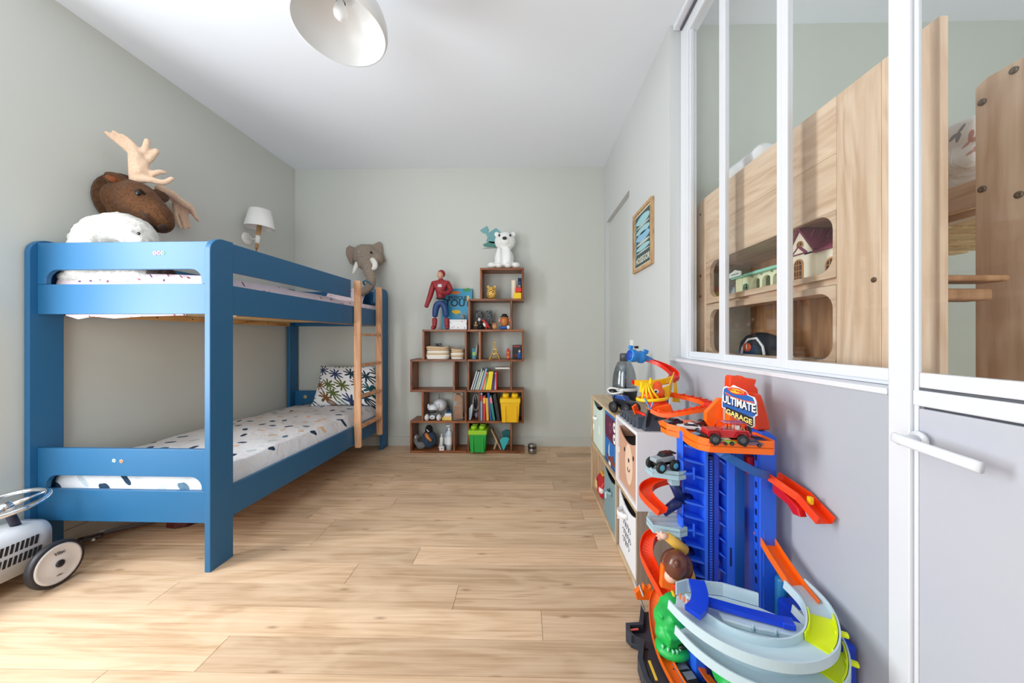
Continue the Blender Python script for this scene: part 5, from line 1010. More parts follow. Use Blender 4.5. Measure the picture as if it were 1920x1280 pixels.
# white woven basket box with script lettering
m, nt, bs = nodes('white_grid_canvas'); bk_ = N(nt, 'ShaderNodeTexBrick', i_Scale=34.0); bk_.offset = 0
bk_.inputs['Color1'].default_value = bk_.inputs['Color2'].default_value = (*lin((236, 236, 240)), 1); bk_.inputs['Mortar'].default_value = (*lin((206, 208, 216)), 1); bk_.inputs['Mortar Size'].default_value = .03; bk_.inputs['Brick Width'].default_value = .55; bk_.inputs['Row Height'].default_value = .5
se_ = N(nt, 'ShaderNodeSeparateXYZ'); cb_ = N(nt, 'ShaderNodeCombineXYZ'); L(nt, coords(nt), se_.inputs[0]); L(nt, se_.outputs[1], cb_.inputs[0]); L(nt, se_.outputs[2], cb_.inputs[1]); L(nt, cb_.outputs[0], bk_.inputs['Vector']); L(nt, bk_.outputs[0], bs.inputs['Base Color']); bs.inputs['Roughness'].default_value = .8
f5 = fbox('white gridded canvas basket with script lettering and strap in the near lower cube', 1.66, 1.985, .021, .345, (238, 238, 240), m=m, lip=.05); strap(f5, 1.865, .262, (244, 244, 246), .045, w=.014); MB().box(CX-.002, CX+.0115, 1.972, 1.976, .175, .215).build('tag', plain('print_white', (240, 242, 240), .7), f5)
ink = plain('script_ink', (70, 72, 84), .8); rn = random.Random(4)
for zz, yy, n in ((.205, 1.84, 5), (.155, 1.835, 5), (.11, 1.835, 4)):
    pts = []
    for k in range(n*8):
        a = k/8*2*PI; pts.append((CX+.0108, yy-.0+.07-(k/(n*8))*.14*(n/5)+.010*math.cos(a), zz+.014*math.sin(a)*(1.2 if (k//8) % 2 else .8)))
    MB().tube(pts, .0013, 5).build('script_lettering', ink, f5)
# red toys in the far lower cube
t = thing('toy_fire_engine', 'big red toy fire engine with yellow details in the far lower cube', 'toy vehicle', (.66, 2.56, .0185)); rd = plain('toy_red', (190, 30, 38), .35)
MB().prism([(.545, .03), (.82, .03), (.82, .165), (.62, .175), (.565, .15), (.545, .10)], 'y', 2.52, 2.70).build('body', rd, t, bev=.02, seg=3); MB().box(.57, .62, 2.56, 2.64, .1755, .195).build('roof_light', plain('toy_yellow', (228, 176, 60), .4), t, bev=.006)
MB().ell((.562, 2.545, .085), (.022, .03, .03)).build('headlight', plain('toy_white', (232, 226, 220), .4), t); MB().box(.54, .546, 2.62, 2.68, .06, .12).build('front_plate', plain('toy_cream', (226, 200, 140), .5), t, bev=.004); b = MB(); b.tube([(.58, 2.517, .04), (.58, 2.517, .11), (.62, 2.517, .14), (.67, 2.517, .12), (.67, 2.517, .04)], .010, 8); b.build('door_frame', plain('toy_greyblue', (120, 140, 170), .4), t)
for y in (2.56, 2.66):
    for x in (.60, .76): MB().lathe([(0, 0), (.03, 0), (.032, .006), (.032, .02), (.03, .026), (0, .026)], (x, y-.013, .0185+.032), 18, (0, 1, 0)).build('wheel', mk, t)
t = thing('toy_extinguisher', 'small red toy fire extinguisher standing behind the fire engine', 'toy', (.66, 2.44, .0185)); MB().lathe([(0, 0), (.04, 0), (.042, .2), (.03, .235), (.012, .245), (.012, .27), (0, .27)], (.665, 2.455, .0185), 20).build('cylinder', rd, t); MB().ell((.645, 2.455, .30), (.02, .02, .018)).build('gauge', plain('dark_grey_plastic', (70, 72, 76), .4), t); MB().lathe([(.0425, .13), (.0425, .145)], (.665, 2.455, .0185), 20, caps=False).build('band', plain('toy_silver', (200, 190, 190), .4), t)
t = thing('toy_truck', 'glossy red toy car nose-up in front of the grey box divider', 'toy vehicle', (.60, 2.42, .0185)); MB().ell((.60, 2.42, .07), (.045, .03, .05)).build('body', rd, t); b = MB(); b.tube([(.562, 2.42, .075), (.567, 2.415, .10), (.575, 2.41, .115)], .004, 6); b.build('stripe', plain('toy_white', (232, 226, 220), .4), t); MB().lathe([(0, 0), (.018, 0), (.018, .012), (0, .012)], (.575, 2.425, .037), 14, (-1, 0, 0)).build('wheel', mk, t)
# ================================================================ toys on top of the storage cubes
def chan(w, h, t=.0025): return [(-w, 0), (w, 0), (w, h), (w-t, h), (w-t, t), (-w+t, t), (-w+t, h), (-w, h)]
o_or, o_rd, o_ye, o_bl = plain('track_orange', (255, 96, 24), .35), plain('track_red', (232, 44, 22), .35), plain('toy_bright_yellow', (250, 204, 20), .35), plain('toy_azure', (36, 136, 220), .35)
sl = plain('slate_plastic', (70, 76, 88), .45); ZT = .7545
# humidifier with a clear grey tank
hu = thing('humidifier', 'clear grey domed humidifier with black base and white rim on the storage unit', 'humidifier', (.665, 2.33, .7445)); hc = (.665, 2.33, .7445)
MB().lathe([(.0, .002), (.062, .002), (.078, .05), (.084, .105), (.078, .118), (0, .118)], hc, 32).build('base', plain('black_gloss', (26, 28, 30), .25), hu)
MB().lathe([(.085, .106), (.088, .112), (.086, .122), (.079, .126), (.078, .118)], hc, 32, caps=False).build('rim', plain('rim_white', (214, 216, 212), .4), hu)
b = MB(); b.tube(catmull([Vector(hc)+Vector(p) for p in ((-.05, -.066, .12), (-.10, -.05, .125), (-.115, -.02, .105), (-.09, -.06, .09), (-.03, -.085, .105))], 4), .007, 8); b.build('spout_rim', plain('rim_white', (214, 216, 212), .4), hu); MB().ell(Vector(hc)+Vector((-.082, -.03, .10)), (.03, .035, .022)).build('spout', plain('black_gloss', (26, 28, 30), .25), hu)
MB().lathe([(.077, .1265), (.078, .16), (.072, .21), (.060, .255), (.044, .29), (.028, .30)], hc, 36, caps=False).build('tank', thin_glass('smoked_tank', (198, 206, 212), .35), hu)
MB().lathe([(.012, .12), (.012, .29)], hc, 14).build('inner_tube', plain('tank_grey', (160, 168, 176), .4), hu); MB().lathe([(.03, .30), (.03, .34), (.024, .35), (0, .35)], hc, 20).build('cap', plain('dark_grey_plastic', (70, 72, 76), .4), hu)

# dragon race track
dg_ = thing('race_track_set', 'orange toy race track with yellow dragon head on a slate base', 'toy track', (.66, 1.85, ZT))
b = MB(); b.prism([(1.70, ZT+.001), (2.0, ZT+.001), (2.0, ZT+.03), (1.9, ZT+.045), (1.78, ZT+.04), (1.70, ZT+.06)], 'x', .548, .64); b.build('rock_base', sl, dg_, bev=.004)
b = MB(); vs = [(.565, 1.655, ZT+.001), (.672, 1.655, ZT+.001), (.672, 1.698, ZT+.001), (.565, 1.698, ZT+.001), (.60, 1.665, ZT+.115), (.662, 1.66, ZT+.085), (.662, 1.695, ZT+.085), (.60, 1.695, ZT+.115)]
b.add(vs, [(0, 3, 2, 1), (4, 5, 6, 7), (0, 1, 5, 4), (1, 2, 6, 5), (2, 3, 7, 6), (3, 0, 4, 7)]); b.build('rock_tower', sl, dg_, bev=.004)
MB().prism([(.572, ZT+.02), (.585, ZT+.025), (.60, ZT+.085), (.598, ZT+.108), (.588, ZT+.105), (.576, ZT+.06)], 'y', 1.650, 1.6545).build('dark_opening', plain('near_black', (14, 14, 18), .6), dg_)
for z in (.062, .082): MB().prism([(.612, ZT+z), (.622, ZT+z-.008), (.632, ZT+z+.006), (.622, ZT+z+.0)], 'y', 1.651, 1.656).build('slit', plain('near_black', (14, 14, 18), .6), dg_)
for k in range(5): MB().cbox((.545, 1.74+k*.055, ZT+.014), (.012, .02, .026), (0, .2, 0)).build('rock_step', sl, dg_, bev=.003)
MB().prism(rrect(.648, .70, ZT+.001, ZT+.05, .008, 3), 'y', 1.705, 1.80).build('rear_base', sl, dg_)
up = catmull([(.655, 2.03, 1.075), (.71, 2.01, 1.06), (.770, 1.955, 1.035), (.795, 1.88, 1.005), (.775, 1.82, .978), (.70, 1.785, .962), (.62, 1.775, .958), (.55, 1.775, .962)], 5)
MB().sweep(up, chan(.024, .02)).build('track', o_rd, dg_)
lo = catmull([(.70, 1.80, .905), (.765, 1.74, .900), (.822, 1.66, .893), (.838, 1.60, .886), (.815, 1.555, .880), (.755, 1.552, .868), (.69, 1.57, .850), (.635, 1.60, .838), (.60, 1.64, .850)], 5)
MB().sweep(lo, chan(.021, .018)).build('track', o_or, dg_)
b = MB()
for k in range(6, 34, 2): p, n = lo[k], lo[k+1]; b.cbox(p+Vector((0, 0, .020)), (.006, .046, .004), (0, 0, math.atan2((n-p).y, (n-p).x)))
b.build('track_teeth', o_rd, dg_)
# blue launcher nozzle
b = MB(); b.lathe([(.034, 0), (.036, .004), (.036, .03), (.032, .036), (.032, .06), (.036, .066), (.034, .085), (.03, .09), (.0, .09)], (.592, 1.97, 1.100), 22, (.93, .25, -.15)); b.build('launcher', o_bl, dg_); MB().lathe([(.0, 0), (.028, 0), (.028, .004), (0, .004)], (.588, 1.969, 1.1007), 18, (.93, .25, -.15)).build('launcher_mouth', plain('deep_blue', (20, 70, 170), .5), dg_)
MB().sweep([(.66, 1.992, 1.082), (.69, 2.005, 1.068), (.715, 2.01, 1.058)], chan(.027, .025, .004)).build('launcher_chute', o_bl, dg_); MB().cbox((.60, 1.972, 1.145), (.02, .02, .02), (0, .2, .3)).build('launcher_fin', o_bl, dg_, bev=.003); MB().cbox((.685, 1.975, 1.12), (.03, .012, .022), (0, .3, .3)).build('launcher_fin', o_bl, dg_, bev=.003); MB().box(.622, .640, 1.96, 1.985, 1.138, 1.152).build('launcher_switch', mk, dg_, bev=.002)
# dragon head
hx, hy, hz = .625, 1.695, .935
b = MB(); b.ell((hx, hy, hz), (.052, .05, .034)); b.ell((hx-.03, hy-.02, hz-.012), (.038, .034, .02)); b.ell((hx+.02, hy, hz+.03), (.022, .02, .025)); b.build('dragon_head', o_or, dg_, remesh=.005, smooth=3)
MB().ell((hx-.004, hy-.047, hz+.010), (.013, .006, .010), (0, .2, 0)).build('eye', plain('eye_white', (232, 230, 226), .3), dg_); MB().ell((hx-.008, hy-.052, hz+.011), (.006, .004, .006)).build('pupil', plain('pupil_blue', (30, 30, 70), .2), dg_)
b = MB(); b.tube([(hx-.005+.070*math.cos(a), hy+.056*math.sin(a), hz-.030+.006*math.cos(a)) for a in [2*PI*k/24 for k in range(24)]], .0085, 8, True); b.build('jaw_ring', o_ye, dg_)
for a in (-2.6, -2.2, -1.8, -1.35): b = MB(); b.tube([(hx-.005+.068*math.cos(a), hy+.055*math.sin(a), hz-.03), (hx-.03+.035*math.cos(a), hy+.04*math.sin(a)-.012, hz+.012), (hx-.035+.01*math.cos(a), hy-.02, hz+.05)], [.006, .0055, .004], 7); b.build('mane_strand', o_ye, dg_)
b = MB(); b.prism([(hx-.075, hz+.002), (hx-.035, hz-.004), (hx-.01, hz+.03), (hx-.022, hz+.075), (hx-.032, hz+.045), (hx-.07, hz+.055)], 'y', hy-.03, hy-.012); b.build('crest', o_ye, dg_, bev=.005)
b = MB(); vs = [(hx+.03, hy-.02, hz+.02), (hx+.075, hy+.0, hz+.035), (hx+.128, hy+.06, hz+.095), (hx+.10, hy+.03, hz+.0), (hx+.075, hy+.0, hz-.035), (hx+.05, hy-.02, hz-.02)]
n = len(vs); b.add(vs+[(x, y+.008, z) for x, y, z in vs], [tuple(range(n-1, -1, -1)), tuple(range(n, 2*n))]+[(i, (i+1) % n, n+(i+1) % n, n+i) for i in range(n)]); b.build('wing', o_ye, dg_, bev=.003)
b = MB(); b.prism([(.755, .87), (.80, .865), (.785, .91), (.778, .985), (.768, .985), (.765, .92)], 'y', 1.79, 1.80); b.build('track_leg', o_ye, dg_, bev=.004); b = MB(); b.sweep(catmull([(.55, 1.742, .975), (.62, 1.745, .975), (.69, 1.752, .98), (.75, 1.78, .992)], 4), [(-.004, -.016), (.004, -.016), (.004, .012), (-.004, .012)]); b.build('track_guard', o_ye, dg_)
b = MB(); b.tube([(hx-.02, hy-.0, hz-.045), (hx+.04, hy-.005, hz-.065), (hx+.05, hy-.02, hz-.10)], [.03, .034, .028], 12); b.build('dragon_neck', o_rd, dg_); b = MB(); b.prism([(hx-.045, hz-.075), (hx+.06, hz-.125), (hx+.085, hz-.105), (hx+.06, hz-.045), (hx+.0, hz-.055)], 'y', hy-.055, hy-.015); b.build('dragon_chest', o_or, dg_, bev=.008)
m_lb = plain('claw_blue', (90, 170, 226), .4)
for s_ in (-1, 1): MB().tube(catmull([(.585+s_*.022, 1.645, ZT+.16), (.588+s_*.012, 1.64, ZT+.135), (.590, 1.643, ZT+.105)], 4), .0035, 7).build('claw', m_lb, dg_)
MB().cbox((.572, 1.80, ZT+.075), (.03, .012, .05), (.1, -.5, .4)).build('lever_paddle', o_or, dg_, bev=.003); MB().tube([(.575, 1.79, ZT+.065), (.61, 1.72, ZT+.055)], .008, 8).build('lever_arm', o_rd, dg_)

# toy cars
def toy_car(name, label, loc, rz, ln, c_body, c_top, kind='coupe', c_wheel=(24, 24, 26), grp=None, rim=None, tilt=0):
    X = Matrix.Translation(Vector(loc)) @ Matrix.Rotation(rz, 4, 'Z') @ Matrix.Rotation(tilt, 4, 'Y') @ Matrix.Scale(ln, 4); t = thing(name, label, 'toy car', loc, grp); m = plain('car_%d_%d_%d' % c_body, c_body, .25, 0, .5); m2 = plain('cartop_%d_%d_%d' % c_top, c_top, .2); mw_ = plain('tyre_%d_%d_%d' % c_wheel, c_wheel, .6)
    if kind == 'coupe':
        MB(X).prism([(-.5, .07), (.5, .07), (.5, .15), (.46, .19), (.2, .21), (-.1, .22), (-.42, .20), (-.5, .16)], 'y', -.21, .21).build('body', m, t, bev=.03*ln, seg=3)
        MB(X).prism([(-.40, .20), (.22, .20), (.05, .30), (-.20, .305)], 'y', -.17, .17).build('cabin', m2, t, bev=.03*ln, seg=2); MB(X).prism([(-.19, .3055), (.04, .3015), (.03, .312), (-.17, .316)], 'y', -.14, .14).build('roof', m, t)
        wr, wx, wy = .085, .30, .205
    elif kind == 'jeep':
        MB(X).prism([(-.5, .17), (.46, .17), (.48, .26), (.46, .33), (.12, .36), (-.46, .35), (-.5, .3)], 'y', -.19, .19).build('body', m, t, bev=.015*ln)
        for s_ in (-1, 1): b = MB(X); b.tube([(.16, s_*.17, .35), (.08, s_*.165, .50), (-.42, s_*.165, .50), (-.44, s_*.17, .35)], .013, 6); b.tube([(-.14, s_*.17, .35), (-.14, s_*.165, .50)], .012, 6); b.build('roll_bar', m, t)
        MB(X).box(-.43, .085, -.17, .17, .495, .51).build('roof', m, t, bev=.01*ln); MB(X).box(-.30, -.22, -.12, .12, .30, .46).build('seat', plain('seat_white', (226, 220, 214), .5), t, bev=.02*ln); MB(X).lathe([(0, 0), (.10, 0), (.105, .03), (.10, .06), (0, .06)], (-.505, 0, .32), 18, (-1, 0, 0)).build('spare_wheel', mw_, t); MB(X).box(.47, .52, -.2, .2, .17, .21).build('bumper', mk, t, bev=.01*ln)
        for s_ in (-1, 1):
            for x in (-.31, .31): MB(X).prism([(x-.17, .20), (x-.11, .32), (x+.11, .32), (x+.17, .20), (x+.14, .20), (x+.095, .295), (x-.095, .295), (x-.14, .20)], 'y', s_*.19, s_*.235).build('fender', m2, t)
        wr, wx, wy = .13, .31, .19
    else:  # monster truck
        MB(X).prism([(-.42, .34), (.44, .34), (.48, .42), (.44, .50), (.14, .54), (-.40, .56), (-.46, .48)], 'y', -.18, .18).build('body', m, t, bev=.02*ln); MB(X).prism([(-.40, .55), (.18, .53), (.04, .68), (-.30, .69)], 'y', -.15, .15).build('cabin', m2, t, bev=.02*ln); MB(X).box(-.38, .38, -.10, .10, .22, .339).build('chassis', mk, t)
        wr, wx, wy = .22, .32, .22; MB(X).box(-.50, -.40, -.17, .17, .60, .66).build('spoiler', m2, t, bev=.01*ln)
    for sx_ in (-1, 1):
        for s_ in (-1, 1):
            w = MB(X); d_ = .06 if kind != 'monster' else .13; w.lathe([(0, 0), (wr*.9, 0), (wr, d_*.25), (wr, d_*.8), (wr*.9, d_), (0, d_)], (sx_*wx, s_*wy, wr), 18, (0, s_, 0)); wo = w.build('wheel', mw_, t)
            MB(X).lathe([(wr*.55, 0), (wr*.5, .012), (wr*.2, .004), (0, .008)], (sx_*wx, s_*(wy+d_), wr), 14, (0, s_, 0)).build('hub', plain('hub_%d_%d_%d' % (rim or (90, 90, 94)), rim or (90, 90, 94), .35, .3), wo)
    return t
toy_car('toy_race_car', 'black toy car with blue and orange markings on the storage unit', (.60, 2.10, .7455), -1.0, .15, (26, 28, 36), (40, 76, 150), 'monster', rim=(60, 60, 64))
def stripes(): pass
t = thing('building_blocks', 'small stack of coloured building bricks behind the dragon', 'toy block', (.735, 1.83, ZT)); z = ZT+.0005
for c, h in (((226, 150, 40), .03), ((226, 120, 150), .022), ((200, 40, 50), .02), ((120, 190, 60), .026), ((30, 92, 190), .036), ((190, 40, 40), .02)):
    MB().box(.722, .752, 1.825, 1.86, z, z+h).build('brick', plain('block_%d_%d_%d' % c, c, .35), t, bev=.002); z += h+.0004
# ================================================================ the big toy garage in the near right corner
B1 = plain('garage_blue', (44, 106, 242), .32); B2 = plain('garage_deep_blue', (24, 66, 206), .34); B3 = plain('garage_navy', (14, 30, 92), .4); B4 = plain('garage_mid_blue', (34, 98, 178), .35)
OR = plain('garage_orange', (255, 112, 22), .34); OR2 = plain('garage_red_orange', (246, 68, 20), .34); GR = plain('garage_ice_grey', (196, 216, 224), .38); GR2 = plain('garage_ice_dark', (160, 188, 200), .4)
LM = plain('garage_lime', (222, 236, 20), .35); DK = plain('garage_dark_base', (50, 54, 66), .45); GN = plain('dino_green', (38, 190, 84), .4); DB2 = plain('garage_base_floor', (66, 66, 78), .5)
ga = thing('toy_garage', 'tall blue and orange toy car garage tower with tracks in the near right corner', 'toy garage', (.65, 1.2, 0))
# dark base
base = [(.50, 1.50), (.475, 1.44), (.46, 1.405), (.405, 1.400), (.398, 1.372), (.41, 1.345), (.440, 1.33), (.425, 1.30), (.404, 1.25), (.40, 1.18), (.42, 1.08), (.49, .96), (.57, .86), (.70, .82), (.82, .84), (.852, .95), (.852, 1.50)]
MB().prism(base, 'z', .002, .022).build('base', DK, ga, bev=.003)
n = len(base); cx_, cy_ = .66, 1.2
def ins(p, d): v = Vector((cx_-p[0], cy_-p[1])).normalized()*d; return (p[0]+v.x, p[1]+v.y)
b = MB()
for k in range(n-2):
    p, q = base[k], base[k+1]; pi, qi = ins(p, .018), ins(q, .018)
    b.add([(*p, .0225), (*q, .0225), (*qi, .0225), (*pi, .0225), (*p, .055), (*q, .055), (*qi, .055), (*pi, .055)], [(0, 1, 2, 3), (4, 7, 6, 5), (0, 4, 5, 1), (1, 5, 6, 2), (2, 6, 7, 3), (3, 7, 4, 0)])
b.build('base_rim', DK, ga, bev=.004)
MB().prism([ins(p, .03) for p in base], 'z', .0225, .027).build('base_floor', DB2, ga)
MB().cbox((.440, 1.20, .056), (.008, .07, .003), (0, 0, .0)).build('rim_flame', plain('flame_yellow', (240, 190, 60), .5), ga); MB().cbox((.425, 1.372, .05), (.045, .006, .004), (0, 0, .15)).build('rim_mark', plain('mark_pink', (226, 96, 90), .5), ga)
# curved orange lane on the base
ln = catmull([(.58, 1.47, .14), (.535, 1.43, .11), (.510, 1.36, .075), (.500, 1.27, .052), (.508, 1.18, .042), (.528, 1.10, .036), (.55, 1.03, .030)], 5); MB().sweep(ln, chan(.022, .018)).build('base_track', OR, ga)
# towers
TY = 1.17
rk = MB(); x0, x1 = .532, .612
rk.box(x0, x0+.004, TY+.01, TY+.056, .25, .88); rk.box(x1-.012, x1, TY-.004, TY+.056, .25, .88); rk.box(x0, x1, TY+.0516, TY+.056, .25, .88); rk.box(x0, x1, TY, TY+.056, .24, .2495); rk.box(x0+.05, x1+.04, TY+.02, TY+.08, .0275, .2395); rk.build('rack_frame', B1, ga, bev=.002)
MB().box(x0+.0065, x1-.0125, TY+.046, TY+.0514, .27, .87).build('rack_back', B1, ga)
for k in range(13):
    z = .27+k*.047; b = MB(); b.add([(x0+.0065, TY+.0, z), (x1-.0125, TY-.002, z-.016), (x1-.0125, TY+.0455, z-.016), (x0+.0065, TY+.0455, z), (x0+.0065, TY+.0, z+.007), (x1-.0125, TY-.002, z-.009), (x1-.0125, TY+.0455, z-.009), (x0+.0065, TY+.0455, z+.007)], [(0, 3, 2, 1), (4, 5, 6, 7), (0, 1, 5, 4), (1, 2, 6, 5), (2, 3, 7, 6), (3, 0, 4, 7)]); b.build('rack_shelf', B1, ga)
    if k in (2, 6, 10): b = MB(); b.box(x0-.012, x0+.03, TY-.014, TY-.003, z+.006, z+.012); b.box(x0-.012, x0-.006, TY-.014, TY+.02, z+.006, z+.05); b.box(x0+.026, x0+.031, TY-.014, TY-.003, z-.012, z+.03); b.build('rack_hook', B1, ga, bev=.002)
# toothed gear rail
g_ = MB(); g_.box(.6125, .6345, TY+.006, TY+.03, .027, .80); g_.build('gear_rail', B3, ga)
b = MB()
for k in range(62): z = .26+k*.0086; b.box(.617, .626, TY-.003, TY+.0055, z, z+.0045)
o_ = b.build('gear_teeth', B1, ga); o_['kind'] = 'stuff'
MB().box(.6350, .650, TY+.004, TY+.06, .027, .84).build('rail_post', B2, ga)
# second rack with a wavy edge
b = MB(); P = [(.651, .027), (.668, .027)]+[(.672+.006*math.sin(k*.9), .06+k*.026) for k in range(30)]+[(.651, .84)]; b.prism(P, 'y', TY+.045, TY+.052); b.build('wavy_panel', B2, ga)
for k in range(12): z = .20+k*.052; MB().add([(.652, TY+.0, z+.014), (.672, TY+.0, z), (.672, TY+.044, z), (.652, TY+.044, z+.014), (.652, TY+.0, z+.02), (.672, TY+.0, z+.006), (.672, TY+.044, z+.006), (.652, TY+.044, z+.02)], [(0, 3, 2, 1), (4, 5, 6, 7), (0, 1, 5, 4), (1, 2, 6, 5), (2, 3, 7, 6), (3, 0, 4, 7)]).build('rack_tooth', B1, ga)
MB().box(.675, .702, TY-.004, TY+.06, .027, .845).build('column', B1, ga, bev=.003); MB().add([(.7025, TY-.004, .027), (.742, TY+.012, .027), (.742, TY+.06, .027), (.7025, TY+.06, .027), (.7025, TY-.004, .845), (.742, TY+.012, .845), (.742, TY+.06, .845), (.7025, TY+.06, .845)], [(0, 3, 2, 1), (4, 5, 6, 7), (0, 1, 5, 4), (1, 2, 6, 5), (2, 3, 7, 6), (3, 0, 4, 7)]).build('column', B4, ga, bev=.002)
MB().box(.683, .688, TY-.006, TY-.0041, .44, .50).build('column_slot', B3, ga)
# right column with chamfered head
b = MB(); b.prism([(.768, .027), (.822, .027), (.822, .872), (.80, .89), (.774, .89), (.768, .86)], 'y', 1.145, 1.235); b.build('column', B1, ga, bev=.003)
MB().box(.763, .7675, 1.15, 1.165, .06, .86).build('column_web', B1, ga); b = MB()
for k in range(16): b.box(.7625, .7629, 1.152, 1.162, .12+k*.045, .14+k*.045)
o_ = b.build('web_slots', B3, ga); o_['kind'] = 'stuff'
MB().box(.778, .781, 1.1435, 1.145, .42, .57).build('panel_line', plain('garage_light_blue', (70, 120, 244), .32), ga); MB().box(.781, .82, 1.1435, 1.145, .505, .513).build('panel_line', plain('garage_light_blue', (70, 120, 244), .32), ga); MB().box(.778, .781, 1.1435, 1.145, .30, .38).build('panel_line', plain('garage_light_blue', (70, 120, 244), .32), ga)
# sloping deep-blue ramp under the tray
MB().sweep(catmull([(.615, 1.145, .842), (.64, 1.12, .812), (.70, 1.115, .775), (.745, 1.12, .756), (.768, 1.13, .752)], 4), chan(.018, .026, .003), (0, 0, 1)).build('upper_ramp', B4, ga)
# orange car tray on top
tr = [(.505, 1.30), (.505, 1.245), (.535, 1.20), (.528, 1.13), (.535, 1.085), (.56, 1.058), (.735, 1.035), (.748, 1.05), (.75, 1.14), (.765, 1.20), (.765, 1.36), (.56, 1.385), (.52, 1.36)]
MB().prism(tr, 'z', .868, .876).build('tray', OR, ga, bev=.002); b = MB()
for k in range(8):
    p, q = tr[k], tr[k+1] if k < 12 else tr[0]; c_ = (.65, 1.2)
    def i2(p): v = Vector((c_[0]-p[0], c_[1]-p[1])).normalized()*.010; return (p[0]+v.x, p[1]+v.y)
    pi, qi = i2(p), i2(q); zt_ = .893
    b.add([(*p, .852), (*q, .852), (*qi, .852), (*pi, .852), (*p, zt_), (*q, zt_), (*qi, zt_), (*pi, zt_)], [(0, 1, 2, 3), (4, 7, 6, 5), (0, 4, 5, 1), (1, 5, 6, 2), (2, 6, 7, 3), (3, 7, 4, 0)])
b.build('tray_rim', OR, ga, bev=.002)
# sign tower
b = MB(); b.prism([(.772, .891), (.815, .891), (.812, .925), (.795, .985), (.785, 1.012), (.762, 1.012), (.757, .94)], 'y', 1.165, 1.234).prism([(.76, .95), (.838, .95), (.825, .985), (.822, 1.02), (.81, 1.03), (.818, 1.052), (.779, 1.058), (.765, 1.066), (.755, 1.060), (.732, 1.067), (.724, 1.061), (.722, 1.03), (.73, .97)], 'y', 1.2345, 1.27); b.build('sign_tower', OR2, ga, bev=.005)
b = MB(); b.prism([(.70, .878), (.76, .878), (.76, .96), (.72, .98), (.70, .97)], 'y', 1.2005, 1.23); b.build('sign_back', OR, ga, bev=.004)
b = MB(); b.prism([(.640, .905), (.66, .878), (.70, .878), (.70, .985), (.685, .985), (.64, .935)], 'y', 1.235, 1.255); b.build('side_panel', OR, ga, bev=.003)
for k in range(4): MB().box(.748, .776, 1.236, 1.2445, .90+k*.018, .909+k*.018).build('step_rib', OR2, ga, bev=.002)
# the sign plate, turned a little to the left
SM = frame((.706, 1.150, .985), (.26, -1, 0), (0, 0, 1)) @ Matrix.Diagonal((1.06, .78, 1, 1))
def sg(P, m, d0, d1, nm='sign_plate'): return MB(SM).prism(P, 'z', d0, d1).build(nm, m, ga)
sg([(-.060, .052), (-.050, .062), (-.035, .058), (-.022, .072), (-.006, .066), (.022, .056), (.032, .040), (.052, .036), (.058, .02), (.061, -.035), (.052, -.042), (.052, -.082), (.045, -.088), (-.05, -.055), (-.052, -.038), (-.066, -.035), (-.066, -.012)], plain('sign_white', (244, 240, 236), .5), 0, .004)
sg([(-.056, .050), (-.046, .056), (.028, .040), (.048, .034), (.054, .02), (.057, -.034), (.048, -.044), (-.062, -.032), (-.062, -.012)], plain('sign_blue', (30, 90, 170), .5), .0041, .0052)
sg([(-.048, -.028), (.05, -.046), (.05, -.078), (.044, -.084), (-.044, -.055), (-.048, -.046)], plain('sign_black', (28, 26, 26), .5), .0053, .0064)
sg([(-.046, .058), (-.036, .056), (-.026, .062), (.0, .062), (.026, .052), (.03, .042), (.018, .036), (-.012, .034), (-.028, .038), (-.04, .048)], plain('sign_red', (214, 48, 40), .5), .0053, .006)
sg([(-.034, .052), (-.02, .058), (.0, .057), (.024, .050), (.018, .043), (-.006, .039), (-.026, .041)], plain('sign_yellow', (248, 200, 50), .5), .0061, .0068); sg([(-.05, .036), (-.02, .022), (.02, .016), (.054, .018), (.054, .014), (.02, .011), (-.022, .017), (-.052, .031)], plain('sign_orange', (240, 96, 40), .5), .0053, .006)
def st(s, z_, x_, y_, c, nm, sq=1, b_=0, sh=-.0):
    M_ = SM @ Matrix.Translation((x_, y_, z_)) @ Matrix(((1, 0, 0, 0), (sh, 1, 0, 0), (0, 0, 1, 0), (0, 0, 0, 1))); return text(s, nm, c, ga, M_, .0004, 'sign_lettering', b_, sq)
st('HOT WHEELS', .0075, -.004, .0485, plain('sign_red', (214, 48, 40), .5), .0125, .72, .0003, -.10)
st('ULTIMATE', .0062, .0015, -.006, plain('sign_black', (28, 26, 26), .5), .046, .56, .0022, -.12); st('ULTIMATE', .0072, 0, -.002, plain('sign_white', (244, 240, 236), .5), .046, .56, .0012, -.12)
st('GARAGE', .0075, .002, -.0565, plain('sign_cream', (250, 226, 130), .5), .030, .80, .0008, -.22)
